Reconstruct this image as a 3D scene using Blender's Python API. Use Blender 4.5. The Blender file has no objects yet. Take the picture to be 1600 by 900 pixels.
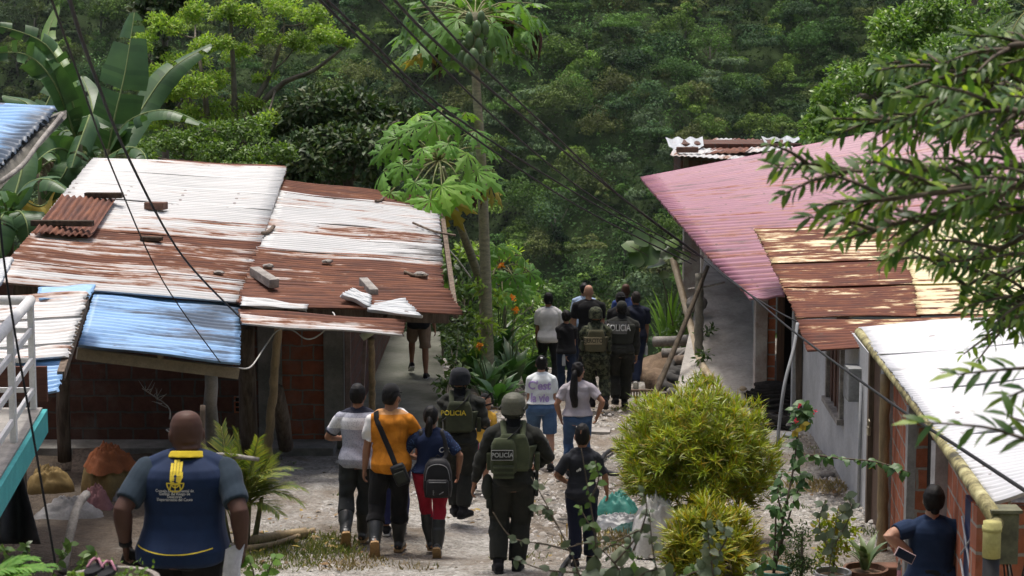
import bpy, bmesh, math, random
import numpy as np
from mathutils import Vector, Matrix
from mathutils.bvhtree import BVHTree
R = math.radians
S = bpy.context.scene
COL = S.collection
# ------------------------------------------------------------------ camera, sky, sun, exposure
PITCH = R(7.41); FPX = 3000.0; CAM = Vector((0, 0, 4.1)); SLOPE = 0.0624
cd = bpy.data.cameras.new("camera"); cam = bpy.data.objects.new("camera", cd); COL.objects.link(cam)
cam.location = CAM; cam.rotation_euler = (math.pi / 2 - PITCH, 0, 0)
cd.sensor_width = 36; cd.lens = 36 * FPX / 1600; cd.clip_start = .1; cd.clip_end = 2000
cd.dof.use_dof = True; cd.dof.focus_distance = 22; cd.dof.aperture_fstop = 6.3
S.camera = cam
SUN_EL, SUN_AZ = R(79), R(-25)          # azimuth clockwise from +Y: the sun stands high, ahead and to the left of the camera
w = bpy.data.worlds.new("World"); S.world = w; w.use_nodes = True
nt = w.node_tree; sky = nt.nodes.new("ShaderNodeTexSky"); sky.sky_type = 'NISHITA'; sky.sun_disc = False
sky.sun_elevation = SUN_EL; sky.sun_rotation = SUN_AZ; sky.dust_density = 6.0; sky.air_density = 0.75; sky.ozone_density = 0.35
bg = nt.nodes["Background"]; bg.inputs[1].default_value = 0.15; nt.links.new(sky.outputs[0], bg.inputs[0])
sl = bpy.data.lights.new("sun", 'SUN'); sl.energy = 2.0; sl.angle = R(10.0); sl.color = (1, .97, .93)
so = bpy.data.objects.new("sun", sl); COL.objects.link(so)
sd = Vector((math.sin(SUN_AZ) * math.cos(SUN_EL), math.cos(SUN_AZ) * math.cos(SUN_EL), math.sin(SUN_EL)))
so.rotation_euler = sd.to_track_quat('Z', 'Y').to_euler()
S.view_settings.view_transform = 'Standard'; S.view_settings.look = 'None'; S.view_settings.exposure = 0.44; S.view_settings.gamma = 1
S.cycles.max_bounces = 6; S.cycles.transparent_max_bounces = 6; S.cycles.use_denoising = True
# ------------------------------------------------------------------ where a spot of the picture lies in the place
FW = Vector((0, math.cos(PITCH), -math.sin(PITCH))); UP = Vector((0, math.sin(PITCH), math.cos(PITCH)))
def ray(px, py): return FW + Vector((1, 0, 0)) * ((px - 800) / FPX) + UP * ((450 - py) / FPX)
def P(px, py, d): return CAM + ray(px, py) * d
def PY(px, py, y):
    r = ray(px, py); return CAM + r * (y / r.y)
def G(px, py, h=0.0):
    r = ray(px, py); t = (CAM.z - h) / (-r.z - SLOPE * r.y); return CAM + r * t
def base_from_head(px, py, H):
    r = ray(px, py); t = (CAM.z - H) / (-r.z - SLOPE * r.y); p = CAM + r * t; return Vector((p.x, p.y, p.z - H))
def proj(p):
    v = Vector(p) - CAM; d = v.dot(FW); return (800 + FPX * v.x / d, 450 - FPX * v.dot(UP) / d, d)
def gz(x, y): return -SLOPE * y
# ------------------------------------------------------------------ names and tags
ORG = {}
def tag(o, label=None, cat=None, group=None, kind=None):
    if label: o['label'] = label
    if cat: o['category'] = cat
    if group: o['group'] = group
    if kind: o['kind'] = kind
    return o
def thing(name, label, cat, loc=(0, 0, 0), group=None, rz=0):
    o = bpy.data.objects.new(name, None); COL.objects.link(o); o.location = loc; o.rotation_euler.z = rz
    o.empty_display_size = .2; ORG[o.name] = Vector(loc); return tag(o, label, cat, group)
def link(name, me, m, parent=None, local=False, smooth=True):
    o = bpy.data.objects.new(name, me); COL.objects.link(o)
    if m is not None:
        for k in (m if isinstance(m, (list, tuple)) else [m]): me.materials.append(k)
    if smooth and len(me.polygons): me.polygons.foreach_set('use_smooth', np.ones(len(me.polygons), bool))
    if parent is not None:
        o.parent = parent; org = ORG.get(parent.name, Vector()); ORG[o.name] = org
        if not local and org.length > 0: me.transform(Matrix.Translation(-org))
    return o
def np_mesh(name, V, F):
    """V (n,3), F (m,k) all faces k-sided"""
    V = np.asarray(V, np.float32); F = np.asarray(F, np.int32); k = F.shape[1]
    me = bpy.data.meshes.new(name); me.vertices.add(len(V)); me.vertices.foreach_set('co', V.ravel())
    me.loops.add(F.size); me.loops.foreach_set('vertex_index', F.ravel())
    me.polygons.add(len(F)); me.polygons.foreach_set('loop_start', np.arange(0, F.size, k, dtype=np.int32))
    me.update(calc_edges=True); return me
class MB:
    def __init__(s): s.v = []; s.f = []
    def add(s, V, F):
        n = len(s.v); s.v += [tuple(p) for p in V]; s.f += [tuple(i + n for i in f) for f in F]; return s
    def box(s, c, size, rot=None, bev=0.0):
        hx, hy, hz = (a / 2 for a in size); M = Matrix.Identity(3) if rot is None else rot; c = Vector(c)
        if bev > 0:
            b = min(bev, hx * .9, hy * .9, hz * .9); V = []; F = []
            bm = bmesh.new(); bmesh.ops.create_cube(bm, size=2)
            for v in bm.verts: v.co = Vector((v.co.x * hx, v.co.y * hy, v.co.z * hz))
            bmesh.ops.bevel(bm, geom=list(bm.edges), offset=b, segments=2, affect='EDGES', profile=.6)
            bm.verts.index_update()
            V = [c + M @ v.co for v in bm.verts]; F = [[v.index for v in f.verts] for f in bm.faces]; bm.free()
            return s.add(V, F)
        V = [c + M @ Vector((x * hx, y * hy, z * hz)) for x in (-1, 1) for y in (-1, 1) for z in (-1, 1)]
        return s.add(V, [(0, 1, 3, 2), (4, 6, 7, 5), (0, 4, 5, 1), (2, 3, 7, 6), (0, 2, 6, 4), (1, 5, 7, 3)])
    def bar(s, a, b, w, h, up=(0, 0, 1), bev=0.0):
        a, b = Vector(a), Vector(b); y = (b - a).normalized(); x = y.cross(Vector(up))
        if x.length < 1e-4: x = y.cross(Vector((0, 1, 0)))
        x.normalize(); z = x.cross(y); rot = Matrix((x, y, z)).transposed()
        return s.box((a + b) / 2, (w, (b - a).length, h), rot, bev)
    def tube(s, pts, rad, n=8, cap=True): return s.add(*tube(pts, rad, n, cap))
    def prism(s, poly, off):
        """a flat polygon of points pushed along off into a closed solid"""
        n = len(poly); off = Vector(off); V = [Vector(p) for p in poly] + [Vector(p) + off for p in poly]
        return s.add(V, [tuple(range(n))[::-1], tuple(range(n, 2 * n))] + [(i, (i + 1) % n, n + (i + 1) % n, n + i) for i in range(n)])
    def mesh(s, name):
        me = bpy.data.meshes.new(name); me.from_pydata(s.v, [], s.f); me.update(); return me
    def build(s, name, m, parent=None, local=False, smooth=False, sharp=None):
        me = s.mesh(name); bm = bmesh.new(); bm.from_mesh(me); bmesh.ops.recalc_face_normals(bm, faces=bm.faces); bm.to_mesh(me); bm.free()
        boxuv(me); o = link(name, me, m, parent, local, smooth)
        return o
def boxuv(me):
    uv = me.uv_layers.new(name='UVMap'); vs = me.vertices
    for p in me.polygons:
        n = p.normal; ax = max(range(3), key=lambda i: abs(n[i]))
        for li in p.loop_indices:
            c = vs[me.loops[li].vertex_index].co
            uv.data[li].uv = (c.y, c.z) if ax == 0 else ((c.x, c.z) if ax == 1 else (c.x, c.y))
def tube(pts, rad, n=8, cap=True, ref=None, squash=None):
    pts = [Vector(p) for p in pts]; m = len(pts)
    if not isinstance(rad, (list, tuple)): rad = [rad] * m
    V = []; F = []; t0 = (pts[1] - pts[0]).normalized()
    x = Vector(ref) if ref is not None else (Vector((1, 0, 0)) if abs(t0.x) < .8 else Vector((0, 1, 0)))
    for i, p in enumerate(pts):
        t = (pts[min(i + 1, m - 1)] - pts[max(i - 1, 0)]).normalized()
        x = (x - t * x.dot(t)); x = x.normalized() if x.length > 1e-6 else t.orthogonal().normalized()
        y = t.cross(x); r = rad[i]; rx, ry = r if isinstance(r, (list, tuple)) else (r, r)
        for k in range(n):
            a = 2 * math.pi * k / n; V.append(p + x * (math.cos(a) * rx) + y * (math.sin(a) * ry))
    for i in range(m - 1):
        for k in range(n):
            k2 = (k + 1) % n; F.append((i * n + k, i * n + k2, (i + 1) * n + k2, (i + 1) * n + k))
    if cap: F.append(tuple(range(n))[::-1]); F.append(tuple((m - 1) * n + k for k in range(n)))
    return V, F
def spline(pts, n=8):
    """smooth curve through the points"""
    pts = [Vector(p) for p in pts]; out = []
    for i in range(len(pts) - 1):
        p0 = pts[max(i - 1, 0)]; p1 = pts[i]; p2 = pts[i + 1]; p3 = pts[min(i + 2, len(pts) - 1)]
        for k in range(n):
            t = k / n; out.append(.5 * ((2 * p1) + (p2 - p0) * t + (2 * p0 - 5 * p1 + 4 * p2 - p3) * t * t + (3 * p1 - p0 - 3 * p2 + p3) * t ** 3))
    out.append(pts[-1]); return out
def lerp(a, b, t): return a + (b - a) * t
# ------------------------------------------------------------------ materials
class NT:
    def __init__(s, name):
        m = bpy.data.materials.new(name); m.use_nodes = True; s.m = m; s.t = m.node_tree; s.b = s.t.nodes['Principled BSDF']; s.out = s.t.nodes['Material Output']
    def n(s, kind, **kw):
        nd = s.t.nodes.new('ShaderNode' + kind)
        for k, v in kw.items(): setattr(nd, k, v)
        return nd
    def l(s, a, b): s.t.links.new(a, b)
    def set(s, nd, **kw):
        for k, v in kw.items(): nd.inputs[k.replace('_', ' ')].default_value = v
        return nd
    def coord(s, kind='Object', stretch=(1, 1, 1)):
        if kind == 'Attr':
            src = s.n('Attribute'); src.attribute_name = 'uvw'; o = src.outputs['Vector']
        else: o = s.n('TexCoord').outputs[kind]
        mp = s.n('Mapping'); mp.inputs['Scale'].default_value = stretch; s.l(o, mp.inputs['Vector']); return mp.outputs[0]
    def noise(s, vec, scale, detail=5, rough=.6, dist=0):
        nd = s.n('TexNoise'); s.l(vec, nd.inputs['Vector']); nd.inputs['Scale'].default_value = scale; nd.inputs['Detail'].default_value = detail
        nd.inputs['Roughness'].default_value = rough; nd.inputs['Distortion'].default_value = dist; return nd.outputs['Fac']
    def ramp(s, fac, stops, interp='LINEAR'):
        nd = s.n('ValToRGB'); cr = nd.color_ramp; cr.interpolation = interp
        while len(cr.elements) > 1: cr.elements.remove(cr.elements[-1])
        for i, (p, c) in enumerate(stops):
            e = cr.elements[0] if i == 0 else cr.elements.new(p)
            e.position = p; e.color = (*c, 1) if len(c) == 3 else c
        s.l(fac, nd.inputs[0]); return nd.outputs[0]
    def math(s, op, a, b=0.0, clamp=False):
        nd = s.n('Math', operation=op); nd.use_clamp = clamp
        for i, x in enumerate((a, b)):
            if isinstance(x, (int, float)): nd.inputs[i].default_value = x
            else: s.l(x, nd.inputs[i])
        return nd.outputs[0]
    def mix(s, fac, a, b, blend='MIX'):
        nd = s.n('MixRGB', blend_type=blend)
        for i, x in enumerate((fac, a, b)):
            if isinstance(x, (int, float)): nd.inputs[i].default_value = x
            elif isinstance(x, tuple): nd.inputs[i].default_value = (*x, 1)
            else: s.l(x, nd.inputs[i])
        return nd.outputs[0]
    def bump(s, h, strength=.3, dist=.01):
        nd = s.n('Bump'); nd.inputs['Strength'].default_value = strength; nd.inputs['Distance'].default_value = dist
        s.l(h, nd.inputs['Height']); s.l(nd.outputs[0], s.b.inputs['Normal'])
    def fin(s, col, rough=.8, spec=.3, metal=0):
        if isinstance(col, tuple): s.b.inputs['Base Color'].default_value = (*col, 1)
        else: s.l(col, s.b.inputs['Base Color'])
        if isinstance(rough, (int, float)): s.b.inputs['Roughness'].default_value = rough
        else: s.l(rough, s.b.inputs['Roughness'])
        s.b.inputs['Specular IOR Level'].default_value = spec; s.b.inputs['Metallic'].default_value = metal; return s.m
_mc = {}
def mat(name, c1, c2=None, scale=6, rough=.8, bump=.25, bscale=45, spec=.3, stretch=(1, 1, 1), lo=.38, hi=.62, coord='Object', metal=0, bdist=.006):
    """plain weathered surface: two tones of noise, fine bump"""
    if name in _mc: return _mc[name]
    if c2 is None: c2 = tuple(x * .72 for x in c1)
    t = NT(name); v = t.coord(coord, stretch); n1 = t.noise(v, scale, 7, .65)
    col = t.ramp(n1, [(lo, c2), (hi, c1)])
    n2 = t.noise(v, bscale, 4, .7); col = t.mix(.35, col, t.ramp(n2, [(.3, (.55, .55, .55)), (.7, (1.25, 1.25, 1.25))]), 'MULTIPLY')
    if bump: t.bump(n2, bump, bdist)
    _mc[name] = t.fin(col, rough, spec, metal); return _mc[name]
def leafmat(name, cols, rough=.45, trans=.3, spec=.35, attr=False):
    """leaves: the tone varies from leaf to leaf, light comes through a little"""
    if name in _mc: return _mc[name]
    t = NT(name)
    if attr:
        a = t.n('Attribute'); a.attribute_name = 'tone'; col = a.outputs['Color']
    else:
        g = t.n('NewGeometry'); k = len(cols)
        col = t.ramp(g.outputs['Random Per Island'], [(i / max(k - 1, 1), c) for i, c in enumerate(cols)])
        n = t.noise(t.coord('Object'), 1.4, 3); col = t.mix(.6, col, t.ramp(n, [(.35, (.55, .6, .6)), (.65, (1.3, 1.25, 1.1))]), 'MULTIPLY')
    t.fin(col, rough, spec)
    tr = t.n('BsdfTranslucent'); t.l(t.mix(1.0, col, (1.5, 1.6, .7), 'MULTIPLY'), tr.inputs[0])
    mx = t.n('MixShader'); mx.inputs[0].default_value = trans; t.l(t.b.outputs[0], mx.inputs[1]); t.l(tr.outputs[0], mx.inputs[2]); t.l(mx.outputs[0], t.out.inputs[0])
    _mc[name] = t.m; return t.m
# ------------------------------------------------------------------ leaves
def unit(a): return a / np.maximum(np.linalg.norm(a, axis=-1, keepdims=True), 1e-9)
def leaf_tris(pos, d, up, L, W, fold=.25, droop=.15):
    """a pointed oval leaf of six points for each position"""
    d = unit(d); s = unit(np.cross(d, up)); n = np.cross(s, d); L = np.asarray(L).reshape(-1, 1); W = np.asarray(W).reshape(-1, 1)
    tip = pos + d * L - n * L * droop; m1 = pos + d * L * .26 - n * L * droop * .05; m2 = pos + d * L * .62 - n * L * droop * .38; e = n * W * fold
    V = np.stack([pos, m1 + s * W * .86 + e, m2 + s * W * .88 + e, tip, m2 - s * W * .88 + e, m1 - s * W * .86 + e], 1).reshape(-1, 3); i = np.arange(len(pos)) * 6
    F = np.concatenate([np.stack([i, i + 1, i + 5], 1), np.stack([i + 1, i + 2, i + 5], 1), np.stack([i + 2, i + 4, i + 5], 1), np.stack([i + 2, i + 3, i + 4], 1)], 0); return V, F
def join_np(parts):
    V = []; F = []; n = 0
    for v, f in parts: V.append(v); F.append(f + n); n += len(v)
    return np.concatenate(V), np.concatenate(F)
def rdir(rng, n, zmin=-1.0):
    v = rng.normal(size=(int(n * 2.2 / (1 - zmin) * 1.3) + 64, 3)); v = unit(v); v = v[v[:, 2] > zmin]
    while len(v) < n: v = np.concatenate([v, v])
    return v[:n]
def lobe_leaves(rng, lobes, per, L, W, updir=.5, shell=.75, zmin=-.5, droop=.15, out=.8):
    """lobes (c, (rx,ry,rz)): leaves through the outer part of each lobe, pointing outwards"""
    out_ = []
    for c, r in lobes:
        r = np.array(r if isinstance(r, (tuple, list, np.ndarray)) else (r, r, r)); n = max(8, int(per * (r[0] * r[1] + r[1] * r[2] + r[0] * r[2]) / 3))
        u = rdir(rng, n, zmin); k = shell + (1.08 - shell) * rng.random((n, 1)) ** .6
        p = np.array(c) + u * k * r
        dd = unit(u * out + rng.normal(size=(n, 3)) * .7 + np.array([0, 0, -.25 * droop * 4])); upv = unit(u * .6 + np.array([0, 0, updir]) + rng.normal(size=(n, 3)) * .35)
        l = L * rng.uniform(.65, 1.25, n); out_.append(leaf_tris(p, dd, upv, l, W * l / L, .25, droop))
    return join_np(out_)
# ================================================================== the land: path, yard, valley and the wooded hill
def sstep(a, b, x):
    t = np.clip((x - a) / (b - a), 0, 1); return t * t * (3 - 2 * t)
def land(x, y):
    x = np.asarray(x, float); y = np.asarray(y, float)
    z = -SLOPE * y + .92 * sstep(14.6, 11.4, y) * sstep(.6, -.6, x)
    edge = 37.6 + 10 * sstep(1.6, 4.2, np.abs(x - .9))
    z = z - np.maximum(y - edge, 0) * .75 * sstep(-1, 3, y - edge)
    hill = -30 + (y - 230) * .67 + 4 * np.sin(x * .045 + 1) + 3 * np.sin(x * .11 + y * .05) + .10 * x
    z = np.where(y > 48, np.maximum(z, hill), z)
    z = np.where(y > 48, np.maximum(z, -80), z)
    return z + np.maximum(-6 - y, 0) * .95      # unseen rise added behind the camera to block low sky light
def ground_z(x, y): return float(land(x, y))
ys = np.concatenate([np.arange(-90, -12, 6.), np.arange(-12, 10, .5), np.arange(10, 44, .17), np.arange(44, 60, 1), np.arange(60, 480, 7.)])
xs = np.concatenate([np.arange(-240, -20, 10.), np.arange(-20, -7, .6), np.arange(-7, 6, .17), np.arange(6, 20, .6), np.arange(20, 241, 10.)])
XX, YY = np.meshgrid(xs, ys); ZZ = land(XX, YY)
rng = np.random.default_rng(3)
near = (YY > 8) & (YY < 44) & (np.abs(XX) < 8)
def wav(x, y, seed, n=14, k0=.5, k1=9):
    g = np.random.default_rng(seed); o = np.zeros_like(x)
    for i in range(n):
        k = k0 * (k1 / k0) ** (i / n); a = g.random() * 6.283; o += np.sin((x * math.cos(a) + y * math.sin(a)) * k + g.random() * 6.283) / (k ** .8)
    return o
ZZ = ZZ + near * (wav(XX, YY, 1) * .02 + rng.normal(size=XX.shape) * .008)
nx = len(xs); idx = np.arange(len(ys) * nx).reshape(len(ys), nx)
Fg = np.stack([idx[:-1, :-1], idx[:-1, 1:], idx[1:, 1:], idx[1:, :-1]], -1).reshape(-1, 4)
t = NT('ground'); v = t.coord('Object')
big = t.noise(v, .55, 6, .6); fine = t.noise(v, 9, 8, .75); vor = t.n('TexVoronoi'); vor.inputs['Scale'].default_value = 17; t.l(v, vor.inputs['Vector'])
vor2 = t.n('TexVoronoi'); vor2.inputs['Scale'].default_value = 42; t.l(v, vor2.inputs['Vector'])
stones = t.mix(.55, t.ramp(vor.outputs['Color'], [(.15, (.14, .132, .117)), (.5, (.285, .274, .25)), (.9, (.45, .44, .415))]), t.ramp(vor2.outputs['Color'], [(.1, (.14, .13, .11)), (.9, (.41, .395, .36))]))
soil = t.ramp(fine, [(.3, (.11, .09, .068)), (.7, (.25, .215, .175))])
col = t.mix(t.ramp(t.noise(v, .9, 9, .75), [(.40, (0, 0, 0)), (.56, (1, 1, 1))]), soil, stones)
col = t.mix(.8, col, t.ramp(t.noise(v, .5, 5, .6), [(.36, (.55, .53, .5)), (.52, (1, 1, 1)), (.68, (1.15, 1.15, 1.14))]), 'MULTIPLY')
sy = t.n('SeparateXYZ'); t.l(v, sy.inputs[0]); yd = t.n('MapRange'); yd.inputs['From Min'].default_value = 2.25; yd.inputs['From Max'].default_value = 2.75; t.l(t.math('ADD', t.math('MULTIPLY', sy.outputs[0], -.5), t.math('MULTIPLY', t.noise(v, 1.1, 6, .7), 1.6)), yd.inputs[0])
col = t.mix(t.math('MULTIPLY', yd.outputs[0], .9), col, t.ramp(fine, [(.3, (.045, .034, .025)), (.7, (.10, .078, .058))]))  # yard soil darkened: shade under the left roofs painted into the colour
# far ground under the trees, and the added rise behind the camera
sx = t.n('SeparateXYZ'); t.l(v, sx.inputs[0]); far = t.math('MAXIMUM', t.math('GREATER_THAN', sx.outputs[1], 43.0), t.math('LESS_THAN', sx.outputs[1], -6.0))
col = t.mix(far, col, t.ramp(t.noise(v, .12, 6), [(.35, (.03, .05, .016)), (.7, (.05, .085, .025))]))
t.bump(t.math('ADD', t.math('MULTIPLY', vor.outputs['Distance'], -1.0), t.math('MULTIPLY', vor2.outputs['Distance'], -.5)), .9, .03)
M_ground = t.fin(col, .95, .15)
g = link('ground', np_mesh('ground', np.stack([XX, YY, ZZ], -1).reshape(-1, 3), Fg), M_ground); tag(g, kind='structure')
# loose stones of the path, grass tufts
def stone_field(name, n, rect, smin, smax, m, seed, label, cat, dens=None):
    g_ = np.random.default_rng(seed); x = g_.uniform(rect[0], rect[1], n); y = rect[2] + (rect[3] - rect[2]) * g_.random(n)
    keep = np.ones(n, bool) if dens is None else dens(x, y, g_); x, y = x[keep], y[keep]; n = len(x)
    s = smin * (smax / smin) ** (g_.random(n) ** 2.2)
    base = np.array([[1, 0, -.3], [.3, .95, -.3], [-.8, .6, -.3], [-.85, -.5, -.3], [.3, -.9, -.3], [.55, .1, .5], [-.1, .5, .55], [-.45, -.2, .5], [.2, -.5, .45]])
    tri = np.array([[0, 1, 5], [1, 6, 5], [1, 2, 6], [2, 7, 6], [2, 3, 7], [3, 8, 7], [3, 4, 8], [4, 5, 8], [4, 0, 5], [5, 6, 8], [6, 7, 8]])
    b = base[None] * g_.uniform(.7, 1.3, (n, 9, 3)) * s[:, None, None]; b[:, :, 2] *= .75; a = g_.random(n) * 6.283; ca, sa = np.cos(a)[:, None], np.sin(a)[:, None]
    X = b[:, :, 0] * ca - b[:, :, 1] * sa + x[:, None]; Y = b[:, :, 0] * sa + b[:, :, 1] * ca + y[:, None]; Z = b[:, :, 2] + (land(x, y) + .004)[:, None]
    V = np.stack([X, Y, Z], -1).reshape(-1, 3); F = (tri[None] + (np.arange(n) * 9)[:, None, None]).reshape(-1, 3)
    return tag(link(name, np_mesh(name, V, F), m, smooth=False), label, cat, kind='stuff')
def stonemat(name, cols):
    t = NT(name); gm = t.n('NewGeometry'); col = t.ramp(gm.outputs['Random Per Island'], [(i / (len(cols) - 1), c) for i, c in enumerate(cols)])
    n = t.noise(t.coord('Object'), 25, 5); col = t.mix(.6, col, t.ramp(n, [(.3, (.6, .6, .6)), (.7, (1.25, 1.25, 1.25))]), 'MULTIPLY'); t.bump(n, .4, .01); return t.fin(col, .9, .2)
M_stone = stonemat('river_stone', [(.20, .18, .155), (.36, .34, .31), (.27, .24, .2), (.48, .46, .43), (.32, .29, .26), (.55, .53, .5)])
stone_field('gravel', 15000, (-3.4, 4.4, 17.5, 38), .010, .05, M_stone, 5, 'loose pale gravel scattered over the path', 'gravel', lambda x, y, g_: (x > -2.9 + .02 * y) & (wav(x, y, 9, 8, .4, 3) > -2.0 + g_.normal(size=x.shape) * .6))
def tufts(name, spots, per, hmin, hmax, m, seed, label, cat='grass'):
    g_ = np.random.default_rng(seed); out = []
    for (cx, cy, r, k) in spots:
        n = int(per * k * r * r); a = g_.random(n) * 6.283; q = r * np.sqrt(g_.random(n)) * (.6 + .4 * g_.random(n)); x = cx + np.cos(a) * q; y = cy + np.sin(a) * q
        p = np.stack([x, y, land(x, y) - .01], 1); d = unit(np.stack([g_.normal(size=n) * .5, g_.normal(size=n) * .5, np.ones(n)], 1)); l = g_.uniform(hmin, hmax, n)
        out.append(leaf_tris(p, d, unit(g_.normal(size=(n, 3)) + 1e-3), l, l * .05 + .003, .1, .25))
    V, F = join_np(out); return tag(link(name, np_mesh(name, V, F), m), label, cat, kind='stuff')
M_grass = leafmat('grass_blade', [(.10, .13, .03), (.16, .17, .05), (.07, .11, .025), (.24, .20, .09)], .6, .3)
M_dry = leafmat('dry_grass', [(.30, .22, .11), (.24, .17, .09), (.36, .28, .16), (.17, .15, .06)], .7, .2)
def gp(px, py): p = G(px, py); return (p.x, p.y)
tufts('grass', [(*gp(470, 850), .75, 1), (*gp(420, 880), .6, 1), (*gp(520, 865), .45, .8), (*gp(380, 870), .5, 1), (*gp(810, 872), .4, .18), (*gp(690, 690), .2, .5), (*gp(450, 760), .35, .5), (*gp(980, 640), .3, .4),], 2200, .03, .10, M_grass, 11, 'short green grass tufts growing along the edge of the gravel path')
g2 = np.random.default_rng(17); sp_ = []
for k in range(46):
    x_ = g2.choice([-3.2, 3.6]) + g2.normal() * .55; y_ = g2.uniform(18.5, 34); x_ = x_ - (.03 * (30 - y_) if x_ > 0 else -.06 * (y_ - 18)); sp_.append((x_, y_, g2.uniform(.08, .3), g2.uniform(.4, 1)))
for k in range(30): sp_.append((g2.uniform(-2.2, 3), g2.uniform(18.5, 34), g2.uniform(.04, .12), .9))
tufts('low_weeds', sp_, 1900, .025, .09, leafmat('low_weed', [(.07, .12, .03), (.11, .16, .04), (.14, .17, .05), (.06, .09, .03)], .6, .25), 19, 'small green weeds scattered along both edges of the path', 'weeds')
tufts('dry_grass', [(*gp(955, 850), .7, 1), (*gp(1000, 815), .5, 1), (*gp(1270, 690), .45, 1), (*gp(1275, 760), .6, 1), (*gp(1260, 720), .5, 1), (*gp(560, 885), .45, .8), (*gp(640, 890), .3, .5), (*gp(1150, 880), .8, .8)], 1700, .03, .11, M_dry, 12, 'flattened straw coloured dry grass beside the path and the grey wall')
# ------------------------------------------------------------------ the wood on the far hill: one mass
def forest():
    g_ = np.random.default_rng(21); trees = []
    cell = 3.3
    for yy in np.arange(196, 306, cell):
        for xx in np.arange(-105, 106, cell):
            x = xx + g_.uniform(-1.6, 1.6); y = yy + g_.uniform(-1.6, 1.6)
            if abs(x) > .31 * y + 10: continue
            trees.append((x, y))
    quads = []; tones = []; trunks = MB()
    pal = np.array([(.030, .062, .020), (.042, .080, .022), (.058, .098, .024), (.036, .066, .034), (.075, .115, .028), (.050, .070, .026), (.068, .082, .034), (.022, .046, .022), (.055, .082, .050)])
    for (x, y) in trees:
        z0 = float(land(x, y)); kind = g_.choice(4, p=[.5, .22, .16, .12]); r = 1.25 + 2.3 * g_.random() ** 1.7; h = g_.uniform(.6, 3.2) + r * .75
        if kind == 1: rz = r * .38; h += 2.0
        elif kind == 2: r *= .6; rz = r * 1.8
        elif kind == 3: r *= 1.15; rz = r * .8
        else: rz = r * .85
        tone = pal[g_.integers(len(pal))] * g_.uniform(1.1, 2.4) * np.array([1.0, 1.0, .85])
        k = int(7 + 3.5 * r); u = rdir(g_, k, -.35); lc = np.array([x, y, z0 + h]) + u * np.array([r, r, rz]) * g_.uniform(.45, .95, (k, 1)); lr = r * g_.uniform(.28, .5, k)
        if kind == 1: lc[:, 2] = np.round((lc[:, 2] - z0 - h) / .9) * .9 + z0 + h
        m = int(52 + 14 * r)
        uu = rdir(g_, k * m, -.45).reshape(k, m, 3); flat = np.array([1, 1, .55 if kind == 1 else .85])
        pos = lc[:, None] + uu * flat * lr[:, None, None] * g_.uniform(.7, 1.1, (k, m, 1)); nn = unit(uu + g_.normal(size=(k, m, 3)) * .55 + np.array([0, 0, .35]))
        pos = pos.reshape(-1, 3); nn = nn.reshape(-1, 3); a = unit(np.cross(nn, g_.normal(size=nn.shape))); b = np.cross(nn, a)
        s = (g_.uniform(.075, .18, (len(pos), 1)) * (1.25 if kind == 3 else 1))
        quads.append(np.stack([pos - a * s * 1.3, pos + b * s * .7, pos + a * s * 1.3, pos - b * s * .7], 1))
        tl = tone[None, None] * g_.uniform(.6, 1.5, (k, 1, 1)) * g_.uniform(.7, 1.3, (k, m, 1)); tones.append(tl.reshape(-1, 3))
        if g_.random() < .10:
            trunks.tube([(x, y, z0 - 1), (x + g_.uniform(-.4, .4), y - .4, z0 + h * .5), (x, y - .2, z0 + h)], [.17, .13, .08], 5)
            for q in range(3):
                e = lc[g_.integers(k)]; trunks.tube([(x, y - .2, z0 + h * g_.uniform(.5, .8)), tuple(e)], [.08, .03], 4)
    n2 = 170000; yy = g_.uniform(195, 305, n2); xx = g_.uniform(-1, 1, n2) * (.31 * yy + 10); hh = .7 * np.abs(wav(xx, yy, 33, 12, .25, 2.5)) * g_.random(n2); pos = np.stack([xx, yy, land(xx, yy) + hh], 1)
    nn = unit(g_.normal(size=(n2, 3)) * .6 + np.array([0, -.2, .8])); a = unit(np.cross(nn, g_.normal(size=nn.shape))); b = np.cross(nn, a); s = g_.uniform(.09, .24, (n2, 1)); quads.append(np.stack([pos - a * s * 1.3, pos + b * s * .7, pos + a * s * 1.3, pos - b * s * .7], 1))
    tones.append((np.array([.045, .085, .028]) * (1 + .45 * wav(xx, yy, 34, 8, .1, .9)[:, None] * .4) * g_.uniform(.6, 1.5, (n2, 1))).clip(.01, 1))
    Q = np.concatenate(quads); T = np.concatenate(tones); n = len(Q)
    tv = np.array(trunks.v); V = np.concatenate([Q.reshape(-1, 3), tv])
    me = bpy.data.meshes.new('forest')
    fl = np.arange(n * 4, dtype=np.int32); tf = [f for f in trunks.f]; ls = np.concatenate([np.full(n, 4), [len(f) for f in tf]]).astype(np.int32)
    loops = np.concatenate([fl, np.concatenate([np.array(f) for f in tf]) + n * 4]).astype(np.int32)
    me.vertices.add(len(V)); me.vertices.foreach_set('co', V.astype(np.float32).ravel()); me.loops.add(len(loops)); me.loops.foreach_set('vertex_index', loops)
    me.polygons.add(len(ls)); me.polygons.foreach_set('loop_start', np.concatenate([[0], np.cumsum(ls)[:-1]]).astype(np.int32)); me.update(calc_edges=True)
    at = me.attributes.new('tone', 'FLOAT_COLOR', 'FACE'); cc = np.ones((len(ls), 4), np.float32); cc[:n, :3] = T; cc[n:, :3] = (.16, .145, .12); at.data.foreach_set('color', cc.ravel())
    o = link('forest', me, leafmat('forest_leaf', None, .7, .22, .12, attr=True), smooth=False)
    tag(o, 'dense mixed tropical forest covering the whole hillside across the valley', 'forest', kind='stuff'); print('forest quads', n)
forest()
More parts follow.
